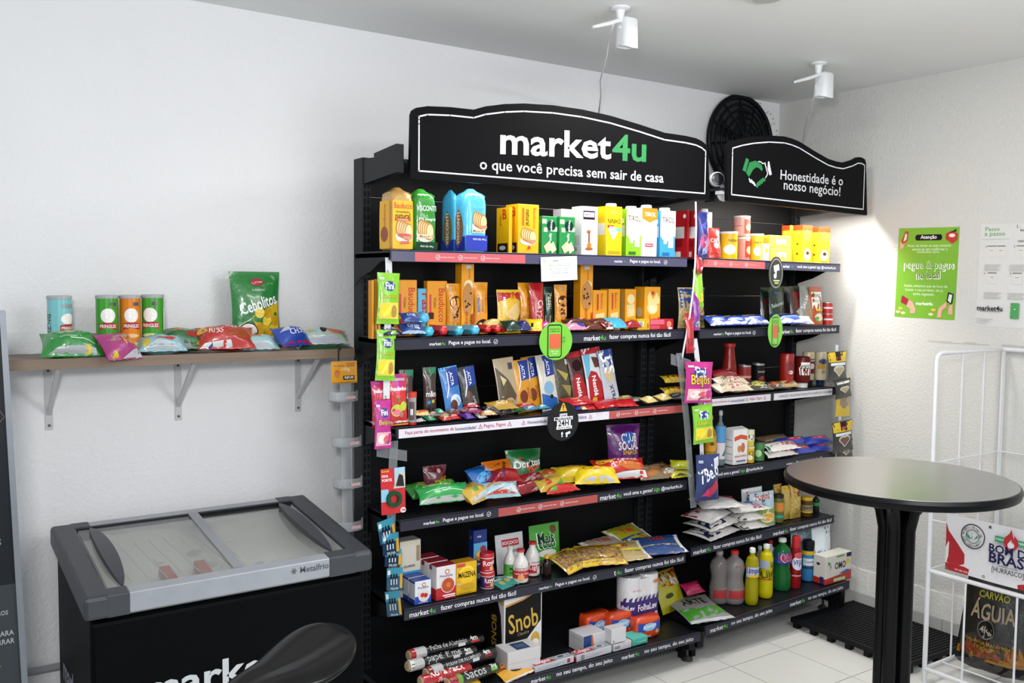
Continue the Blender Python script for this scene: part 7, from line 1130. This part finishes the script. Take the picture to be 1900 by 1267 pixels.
G().path([R3(RAx, yF, 0), R3(RAx, yF, zl2), R3(RAx, yF, zt), R3(RX1, yF, zt), R3(RX1, yF, 0)], .0105, wm, 12).build('end_frame', rk, auto=60)
zq = at(1, RAy, 1748, 856).z
for z, x0, x1 in ((zq, RAx, RX1), (zl2 + .005, RAx, RX1)): G().path([R3(x0, RAy, z), R3(x1, RAy, z)], .0035, wm, 8).build('wire', rk)
G().path([R3(RX1, RAy, zq), R3(RX1, yF, zq)], .0035, wm, 8).build('wire', rk)
for x in (RAx + .2, RAx + .375): G().path([R3(x, RAy, zbm), R3(x, RAy, zt)], .0045 if x < -.3 else .0045, wm, 8).build('wire', rk)
for k in range(4): 
    y = RAy - .165 - k * .21; G().path([R3(RAx, y, zbm), R3(RAx, y, zl2)], .0045, wm, 8).build('wire', rk); G().path([R3(RX1, y, zbm), R3(RX1, y, zt)], .0035, wm, 8).build('wire', rk)
for k in range(3): G().path([R3(RAx + .13 * (k + 1), RAy, zbm), R3(RAx + .13 * (k + 1), yF, zbm)], .0035, wm, 8).build('wire', rk)
zw = at(1, RAy, 1790, 955).z
G().path([R3(RAx, RAy, zl1), R3(RAx, yF, zl1)], .0035, wm, 8).build('wire', rk)
# banner on the front of the rack: plane x = RAx - .012
BX = RAx - .014; b0 = at(0, BX, 1757, 952); b1 = at(0, BX, 1757, 1057)
bn = thing('banner', 'white and red vinyl banner tied to the front of the wire rack', 'banner', (BX, b0.y, b1.z)); bh = b0.z - b1.z; bw = .62
def BS(x, z, e): return (-e + .004 * math.sin(x * 17) * (1 - z / bh), -(x + bw / 2), z)
g = G(); nx, nz = 30, 8
for d_ in (0, -.0012): g.add([BS(-bw / 2 + bw * i / nx, bh * j / nz, d_) for j in range(nz + 1) for i in range(nx + 1)], [(j * (nx + 1) + i, j * (nx + 1) + i + 1, (j + 1) * (nx + 1) + i + 1, (j + 1) * (nx + 1) + i) for j in range(nz) for i in range(nx)], M('d0cfd2', .45))
g.build('sheet', bn, smooth=True, fix=False)
k_ = bh / bw
def ring(cx, cz, r, w, col, n=28): 
    P = [((cx + r * math.cos(2 * PI * q / n) / bw * bh), cz + r * math.sin(2 * PI * q / n)) for q in range(n)]
    return [('p', [(a.x / bw + .5, a.y / bh) for a in q], col) for q in stroke([((x - .5) * bw, z * bh) for x, z in P], w * bh, True)]
flame = lambda cx, cz, s, col: ('p', [(cx + a_ * s * k_, cz + b_ * s) for a_, b_ in ((-.25, -.5), (.2, -.5), (.38, -.2), (.3, .05), (.15, .2), (.12, .0), (.0, .5), (-.08, .28), (-.3, .05), (-.38, -.2))], col)
q9 = 1.55
it = [('p', [(0, .0), (1, .0), (1, .3), (.7, .14), (0, .13)], 'a01c26'), ('p', [(a_ * q9, b_) for a_, b_ in ((.0, .84), (.012, .7), (.055, .5), (.085, .35), (.085, .18), (.06, .13), (0, .13))], 'a01c26'), ('p', [(a_ * q9, b_) for a_, b_ in ((.0, .4), (.012, .52), (.026, .38), (.02, .26), (.03, .22), (.042, .34), (.05, .2), (.045, .13), (0, .13))], 'd0cfd2')]
BC = .186
it += ring(BC, .7, .205, .018, '3a3a3c') + ring(BC, .7, .115, .012, '5a5a5c')
for q, ch in enumerate('MATÉRIA PRIMA DE'):
    a_ = math.radians(170 - q * 10.5)
    if ch != ' ': it.append(('t', ch, BC + .16 * k_ * math.cos(a_), .7 + .16 * math.sin(a_), .011 if ch != 'I' else .003, '3a3a3c', max(-44, min(44, math.degrees(a_) - 90)), 1))
for q, ch in enumerate('REFLORESTAMENTO'):
    a_ = math.radians(196 + q * 10.6); it.append(('t', ch, BC + .16 * k_ * math.cos(a_), .7 + .16 * math.sin(a_), .010, '3a3a3c', max(-44, min(44, math.degrees(a_) - 270)), 1))
it += [('p', [(BC + dx - .006, .65), (BC + dx + dxx, .7), (BC + dx + dxx, .76), (BC + dx + .005, .68)], '2a8a5a') for dx, dxx in ((-.011, -.024), (0, 0), (.014, .026))]
it += [('r', .34, .72, .405, .82, '2a8a62'), ('r', .475, .72, .55, .82, '2a8a62'), ('t', 'DESDE', .372, .77, .05, 'd0e8d8', 0, 1), ('t', '1996', .51, .77, .045, 'd0e8d8', 0, 1), flame(.442, .81, .34, 'a8242c'), flame(.442, .735, .15, 'd0cfd2'),
       ('t', 'BOM DE', .44, .6, .27, '1f1c44', 0, 2, 1.0), ('t', 'BRASA', .453, .44, .29, '1f1c44', 0, 2, .95), ('t', 'APAIXONADOS POR', .43, .325, .12, '3a3a3c'), ('t', '[HURRASCO]', .43, .24, .2, '2a2a3a', 0, 1, 1.3), ('t', '+55 (48) 3269-7773', .14, .06, .13, 'e8c8c8')]
art(bn, 'banner_print', BS, bw, bh, it, e0=.0006, de=.00012)
for x, z in ((.012, .04), (.26, .06), (.29, .93), (.55, .06)): G().lathe([(.006, 0), (.006, .002), (.003, .002), (.003, 0)], M('b0a890', .3, .8, 'metal'), 14).build('eyelet', bn, loc=(-.002, -x * bw - .005, z * bh)).rotation_euler = (0, -PI / 2, 0)
# charcoal bag inside the rack
cb_ = at(2, .075, 1850, 1225); 
def charcoal():
    x = -.33; a = at(0, x, 1785, 1090); b = at(0, x, 1779, 1200); y0 = a.y; w = .35; h = .40
    t = thing('charcoal_bag', 'large black charcoal bag with orange flames standing inside the wire rack', 'bag', (x, y0 - w / 2 + .01, zbm + .012), (0, 0, -PI / 2 + .12))
    S0 = bagS(w, h, .17, 'pouch', 5, False); S = lambda x_, z_, e, back=1: (lambda p: (p[0] * (1 - .28 * z_ / h), p[1], p[2]))(S0(x_, z_, e, back))
    bagmesh(S, w, h, M('17120f', .35, 0, 'foil')).build('film', t, smooth=True)
    random.seed(4); fl2 = []
    for q in range(14):
        cx = random.uniform(.08, .92); s = random.uniform(.05, .1); fl2.append(('p', [(cx - s, .14), (cx + s, .14), (cx + s * .7, .22), (cx + .3 * s, .2 + s * 1.6), (cx, .22), (cx - s * .6, .24 + s)], random.choice(['7a3a10', '8e5a14', '6a2a10'])))
    art(t, 'front_print', S, w, h, [('r', .02, .02, .98, .1, '14141a')] + fl2 + [('p', [(.04, .1), (.96, .12), (.96, .17), (.04, .18)], '8a6418'), ('t', 'CARVÃO', .47, .8, .46, '8e8a1c', 0, 2), ('t', 'ÁGUIA', .48, .64, .62, '9a8a70', 0, 2, 1.3), ('r', .35, .545, .55, .55, '8a1c24'), ('e', .42, .44, .115, 0, '7a7470'), ('e', .42, .44, .105, 0, '16120f'), ('t', '4kg', .42, .43, .16, '9a9080', 0, 2), ('t', 'CARVÃO DE BRACATINGA', .45, .3, .6, '8a7a1c', 0, 2), ('t', 'E EUCALIPTO', .45, .245, .34, '8a7a1c', 0, 2), ('r', .9, .1, .98, .6, '6a1414')], step=.03)
charcoal()
# ------------------------------------------------------------------ plastic pallet mat
mt = thing('plastic_pallet', 'black plastic grid pallet on the floor in front of the corner unit', 'pallet', (-.31, -.91, 0)); mm = M('121316', .5)
MX0, MX1, MY0, MY1 = -.235, .245, -.355, .30; zt2 = .052
mt.rotation_euler = (0, 0, math.radians(-2))
g = G().box(MX0, MX1, MY0, MY0 + .014, zt2 - .022, zt2, mm).box(MX0, MX1, MY1 - .014, MY1, zt2 - .022, zt2, mm).box(MX0, MX0 + .014, MY0, MY1, zt2 - .022, zt2, mm).box(MX1 - .014, MX1, MY0, MY1, zt2 - .022, zt2, mm); g.build('frame', mt)
g = G(); n1 = 32
for q in range(n1):
    y = MY0 + .02 + (MY1 - MY0 - .04) * (q + .5) / n1; g.box(MX0 + .01, MX1 - .01, y - .0055, y + .0055, zt2 - .01, zt2 - .001, mm)
n2 = 22
for q in range(n2):
    x = MX0 + .02 + (MX1 - MX0 - .04) * (q + .5) / n2; g.box(x - .0035, x + .0035, MY0 + .01, MY1 - .01, zt2 - .014, zt2 - .003, mm)
o = g.build('grating', mt); o['kind'] = 'stuff'
for i in range(5):
    for j in range(7):
        if 0 < i < 4 and 0 < j < 6 and (i + j) % 2: continue
        x = MX0 + .012 + (MX1 - MX0 - .05) * i / 4; y = MY0 + .004 + (MY1 - MY0 - .04) * j / 6
        G().box(x, x + .028, y, y + .03, 0, zt2 - .012, mm).build('foot', mt)
# ------------------------------------------------------------------ posters on the right wall
def poster(name, label, c, items, col):
    P = [at(0, -.0012, *p) for p in c]    # tl, tr, bl, br
    y0 = (P[0].y + P[2].y) / 2; y1 = (P[1].y + P[3].y) / 2; za = (P[0].z + P[1].z) / 2; zb = (P[2].z + P[3].z) / 2
    w, h = y0 - y1, za - zb; t = thing(name, label, 'poster', (-.0012, (y0 + y1) / 2, zb))
    t.rotation_euler = (math.radians(1), 0, 0)
    G().box(0, .0008, -w / 2, w / 2, 0, h, M(col, .35)).build('sheet', t)
    art(t, 'print', lambda x, z, e: (-e, -x, z), w, h, items, e0=.0004, de=.0001)
SK = 'e0a898'
poster('wall_poster', 'green poster with white lettering on the right wall', ((1667.5, 423), (1779, 421.5), (1658, 587), (1770, 594.5)),
       [('p', [(.39, .88), (.41, .86), (.67, .86), (.69, .88), (.69, .91), (.67, .93), (.41, .93), (.39, .91)], '16161c') if 0 else ('r', .32, .86, .7, .925, '16161c'), ('e', .32, .8925, .032, .0325, '16161c'), ('e', .7, .8925, .032, .0325, '16161c'), ('t', 'Atenção', .51, .893, .27, 'f0f0f0', 0, 2),
        ('t', 'Antes de iniciar as suas compras', .52, .8, .72, 'd8ecc8', 0, 1, 1.1), ('t', 'atente-se em confirmar o', .54, .765, .58, 'd8ecc8', 0, 1, 1.1), ('t', 'condomínio certo.', .52, .735, .38, 'd8ecc8', 0, 1, 1.1),
        ('t', 'pegue & pague', .54, .575, .84, 'eef6e6', 0, 2, 1.2), ('t', 'pegue & pague', .54, .577, .79, '6a9a4a', 0, 0, 1.15), ('t', 'no local', .54, .475, .4, 'eef6e6', 2, 2, 1.3), ('t', 'no local', .54, .477, .37, '2a3a24', 2, 0, 1.2),
        ('t', 'Assim, evitamos que na hora de', .5, .355, .72, 'd8ecc8', 0, 1, 1.1), ('t', 'buscar o seu produto, ele já', .48, .31, .62, 'd8ecc8', 0, 1, 1.1), ('t', 'tenha esgotado.', .48, .265, .36, 'd8ecc8', 0, 1, 1.1), ('t', 'market4u', .5, .165, .28, 'f4f8f0', 0, 2),
        ('p', [(.04, .76), (.1, .78), (.12, .86), (.08, .88), (.03, .83)], SK), ('p', [(.05, .85), (.12, .97), (.17, .96), (.16, .86), (.09, .82)], 'b83a38'), ('p', [(.09, .85), (.12, .94), (.15, .93), (.14, .87)], 'd8dcd8'),
        ('p', [(.79, .87), (.9, .82), (.98, .86), (.98, .93), (.88, .96), (.79, .93)], 'b82f30'), ('e', .89, .91, .05, .02, 'e8e0d8'), ('p', [(.85, .94), (.96, .98), (.95, .95)], '2a2024'),
        ('p', [(.1, .17), (.12, .25), (.24, .2), (.22, .13)], '9e2434'), ('p', [(.2, .13), (.24, .2), (.3, .18), (.36, .1), (.35, .05), (.27, .05), (.27, .1)], SK), ('e', .1, .1, .04, .015, 'e8b858'), ('e', .06, .06, .04, .015, 'e8d0a8'), ('e', .15, .05, .04, .015, 'e8d0a8'),
        ('p', [(.86, .2), (.88, .3), (.97, .28), (.95, .16)], '22202a'), ('p', [(.88, .21), (.9, .28), (.95, .27), (.93, .18)], 'd8e0d8'), ('p', [(.72, .02), (.74, .12), (.86, .2), (.87, .14), (.8, .1), (.79, .02)], SK), ('p', [(.9, .06), (.9, .14), (.96, .18), (.97, .06)], SK), ('e', .66, .1, .04, .015, 'e8b858'), ('e', .62, .05, .04, .015, 'e8d0a8')], '78b038')
def phone(cx, cz): return [('r', cx - .045, cz + .05, cx + .04, cz + .058, '4a4a48'), ('r', cx - .05, cz - .05, cx + .045, cz + .05, 'd4d2ce'), ('r', cx - .02, cz + .01, cx + .015, cz + .014, '6a6a68')]
def para(cx, cz, w): return [('r', cx, cz - .014 * q, cx + w * (1 - .1 * (q % 3)), cz - .014 * q + .004, 'a8a8a6') for q in range(5)]
poster('wall_poster', 'pale grey poster of numbered steps at the right edge, on the right wall', ((1815, 421), (2020, 405), (1812, 597), (2015, 625)),
       [('t', 'Passo', .115, .95, .14, '6aa05a', 0, 1, .85), ('t', 'a passo', .14, .892, .2, '6aa05a', 0, 1, .85), ('r', .01, .85, .28, .853, '8a9a80'), ('t', '1.', .36, .97, .025, '6a6a68'), ('t', 'Baixe o nosso app', .48, .93, .2, '5a5a58', 0, 2), ('t', 'CWM-XXXX' if 0 else 'CADASTRE', .42, .83, .12, '1a1a1a', 0, 2)]
       + phone(.12, .73) + phone(.21, .73) + phone(.4, .73) + phone(.14, .47) + phone(.38, .47) + phone(.6, .73) + phone(.8, .73) + phone(.6, .47) + phone(.8, .47) + para(.06, .6, .16) + para(.3, .6, .16) + para(.07, .33, .17) + para(.3, .33, .17) + para(.55, .6, .17) + para(.75, .6, .17) + para(.55, .33, .17)
       + [('t', str(q + 2), cx, cz, .012, '6a6a68') for q, (cx, cz) in enumerate(((.07, .78), (.34, .78), (.07, .52), (.32, .52)))] + [('r', .34, .09, .42, .24, '4a9a58'), ('e', .38, .18, .006, 0, 'e8f0e8'), ('t', 'market4u', .14, .18, .25, '24242a', 0, 2), ('t', 'seu mercado no seu prédio', .14, .15, .2, '5a5a58')] + [('r', .02, .07 - .02 * q, .18 - .03 * q, .074 - .02 * q, '9a9a98') for q in range(3)], 'd2d2d0')
# ------------------------------------------------------------------ exhaust grille
vc = at(1, 0, 1371, 262); VR = .245; vc = Vector((-.335, 0, 2.468))
vt = thing('exhaust_fan_grille', 'round black exhaust grille high in the corner of the back wall', 'grille', vc); vm = M('0b0d0f', .4)
g = G()
def ringt(R, r, y, nm='ring', par=None, n=48): return G().path([(R * math.cos(2 * PI * q / n), y, R * math.sin(2 * PI * q / n)) for q in range(n + 1)], r, vm, 8).build(nm, par or vt, smooth=True)
ringt(VR, .014, -.02, 'rim'); 
for q, R in enumerate((.205, .17, .135, .1, .065)): ringt(R, .006, -.032 - .006 * q, 'ring')
for q in range(12):
    a_ = q * PI / 6 + .1; G().path([(.03 * math.cos(a_), -.06, .03 * math.sin(a_)), (.1 * math.cos(a_), -.056, .1 * math.sin(a_)), (VR * math.cos(a_), -.024, VR * math.sin(a_))], .0055, vm, 6).build('spoke', vt)
G().lathe([(.045, 0), (.045, .012), (.02, .018)], vm, 24).build('hub', vt, loc=(0, -.052, 0)).rotation_euler = (PI / 2, 0, 0)
G().lathe([(VR * .97, 0), (VR * .97, .004)], M('34373a', .7), 48).build('dark_opening', vt, loc=(0, -.002, 0)).rotation_euler = (PI / 2, 0, 0)
for q in range(5):
    a_ = q * 2 * PI / 5; c_, s_ = math.cos(a_), math.sin(a_)
    G().hexa([(r * math.cos(a_ + w2), -.012 - dy, r * math.sin(a_ + w2)) for r in (.04, .2) for w2, dy in ((-.1, 0), (.45, .01)) for t_ in (0, 1)], M('2c3034', .4)).build('fan_blade', vt)
# patches of filler around the grille
g = G(); random.seed(6)
for q in range(60):
    a_ = random.uniform(-.6, 1.9); r = VR + random.uniform(.015, .09); x, z = r * math.cos(a_) + vc.x, r * math.sin(a_) + vc.z
    if x > -.01 or z > H - .01: continue
    s = random.uniform(.002, .006); g.box(x - s, x + s, -.001, 0, z - s * .5, z + s * .5, M('8a857c', .9))
o = g.build('trim_3'); struct(o)
# ------------------------------------------------------------------ ceiling cameras
def cctv(px, py, bx0, by0, bx1, by1, sx, sy, label, clabel, cpts, y):
    c = at(2, H, px, py); y = c.y; s = (at(1, y, bx1, by0).x - at(1, y, bx0, by0).x)
    m = M('e2e4e6', .35)
    t = thing('security_camera', label, 'camera', c)
    G().lathe([(.036, 0), (.036, -.006), (.018, -.012), (.012, -.05), (.01, -.055)], m, 20).build('mount', t, auto=40)
    tp = at(1, y, (bx0 + bx1) / 2, by0) - c; bt = at(1, y, (bx0 + bx1) / 2, by1) - c; w = (bx1 - bx0) / 2 * depth(at(1, y, bx0, by0)) / F * .92
    prof = [(w * 1.0, 0), (w * 1.02, -.003), (w * 1.02, (bt.z - tp.z) * .96)]
    g = G(); n = 28; vs = []; h = bt.z - tp.z
    for z, sc_, sl in ((0, .9, 0), (-.006, 1, 0), (h * .9, 1.03, 0), (h, 1.03, 1)):
        for q in range(n):
            a_ = 2 * PI * q / n; cc, ss = math.cos(a_), math.sin(a_); kk = 1 / (abs(cc) ** 4 + abs(ss) ** 4) ** .25
            vs.append((tp.x + w * sc_ * kk * cc, tp.y + w * 1.0 * sc_ * kk * ss, tp.z + z + (.012 * (1 + ss) if sl else 0)))
    for z, sc_ in ((h + .015, .93), (h * .75, .9)):
        for q in range(n):
            a_ = 2 * PI * q / n; cc, ss = math.cos(a_), math.sin(a_); kk = 1 / (abs(cc) ** 4 + abs(ss) ** 4) ** .25
            vs.append((tp.x + w * sc_ * kk * cc, tp.y + w * sc_ * kk * ss, tp.z + z))
    g.add(vs, [(j * n + q, j * n + (q + 1) % n, (j + 1) * n + (q + 1) % n, (j + 1) * n + q) for j in range(5) for q in range(n)] + [tuple(range(n))[::-1]], m); g.build('housing', t, auto=50)
    G().lathe([(w * .8, 0), (w * .8, .004)], M('101114', .15), 24, (tp.x, tp.y, tp.z + h * .7)).build('lens_panel', t)
    an = at(1, y, sx, sy) - c; G().path([(tp.x - w * .3, tp.y - .01, tp.z + .002), ((tp.x + an.x) / 2, an.y, (tp.z + an.z) / 2), tuple(an)], [.007, .0085, .006], m, 8).build('antenna', t, auto=60)
    G().path([(tp.x - w * 1.1, tp.y, tp.z + h * .35), (tp.x - w * .2, tp.y, tp.z - .0), (0, 0, -.05)], .006, m, 8).build('arm', t)
    P = [at(1, y + (BK + .15 - y) * q / (len(cpts) - 1), *p) for q, p in enumerate(cpts)]
    tag(G().path(P, .0036, M('d8d8d6', .5), 6).build('camera_cable', smooth=True), clabel, 'cable')
cctv(1151, 14, 1145, 36, 1182, 92, 1100, 50, 'larger white security camera on the ceiling above the big sign', 'white cable running from the larger ceiling camera down behind the big sign', [(1138, 46), (1130, 66), (1126, 100), (1120, 124), (1114, 150), (1115, 178), (1110, 215)], -.86)
cctv(1519, 117, 1514, 137, 1545, 184, 1475, 152, 'smaller white security camera on the ceiling near the room corner', 'white cable running from the smaller ceiling camera down behind the small sign', [(1514, 158), (1508, 190), (1499, 215), (1493, 240), (1490, 262), (1488, 280)], -.74)
# round indoor camera between the signs
y = SY - .0; p = at(1, y, 1334, 333); q_ = at(1, y, 1341, 358)
t = thing('indoor_camera', 'small round white indoor camera between the two signs', 'camera', (q_.x, y, q_.z - .02)); r1 = .034
o = G().lathe([(r1 * .7, 0), (r1, .008), (r1, .02), (r1 * .9, .028)], M('d8dadc', .35), 28).build('head', t, auto=40); o.location = (p.x - q_.x, .02, p.z - q_.z + .02); o.rotation_euler = (PI / 2, 0, -.5)
o2 = G().lathe([(r1 * .86, .026), (r1 * .86, .03), (r1 * .5, .031)], M('121316', .15), 28).build('face', t); o2.location = o.location; o2.rotation_euler = o.rotation_euler
o = G().lathe([(r1 * .92, 0), (r1 * .92, .006), (r1 * .3, .02)], M('cfd1d4', .4), 24).build('foot', t, auto=40); o.location = (0, .0, .012); o.rotation_euler = (PI / 2 - .2, 0, -.3)
G().path([(0, .0, .02), (p.x - q_.x, .02, p.z - q_.z + .01)], .005, M('16171a', .4), 8).build('stem', t)
G().box(-.03, .0, .02, .08, -.02, .09, M('1c1d20', .4)).build('bracket', t, bev=.002)
# ceiling light fitting
c = at(2, H, 1402, -8)
t = thing('ceiling_light', 'square white ceiling light fitting cut by the top edge', 'lamp', (c.x, c.y, H)); t.rotation_euler = (0, 0, .12)
G().box(-.09, .055, -.16, .03, -.018, 0, M('d4d4cc', .5)).build('frame', t, bev=.003)
G().lathe([(.05, -.03), (.055, -.018)], M('b8b8b4', .4), 24, (-.02, -.06, 0)).build('diffuser', t)
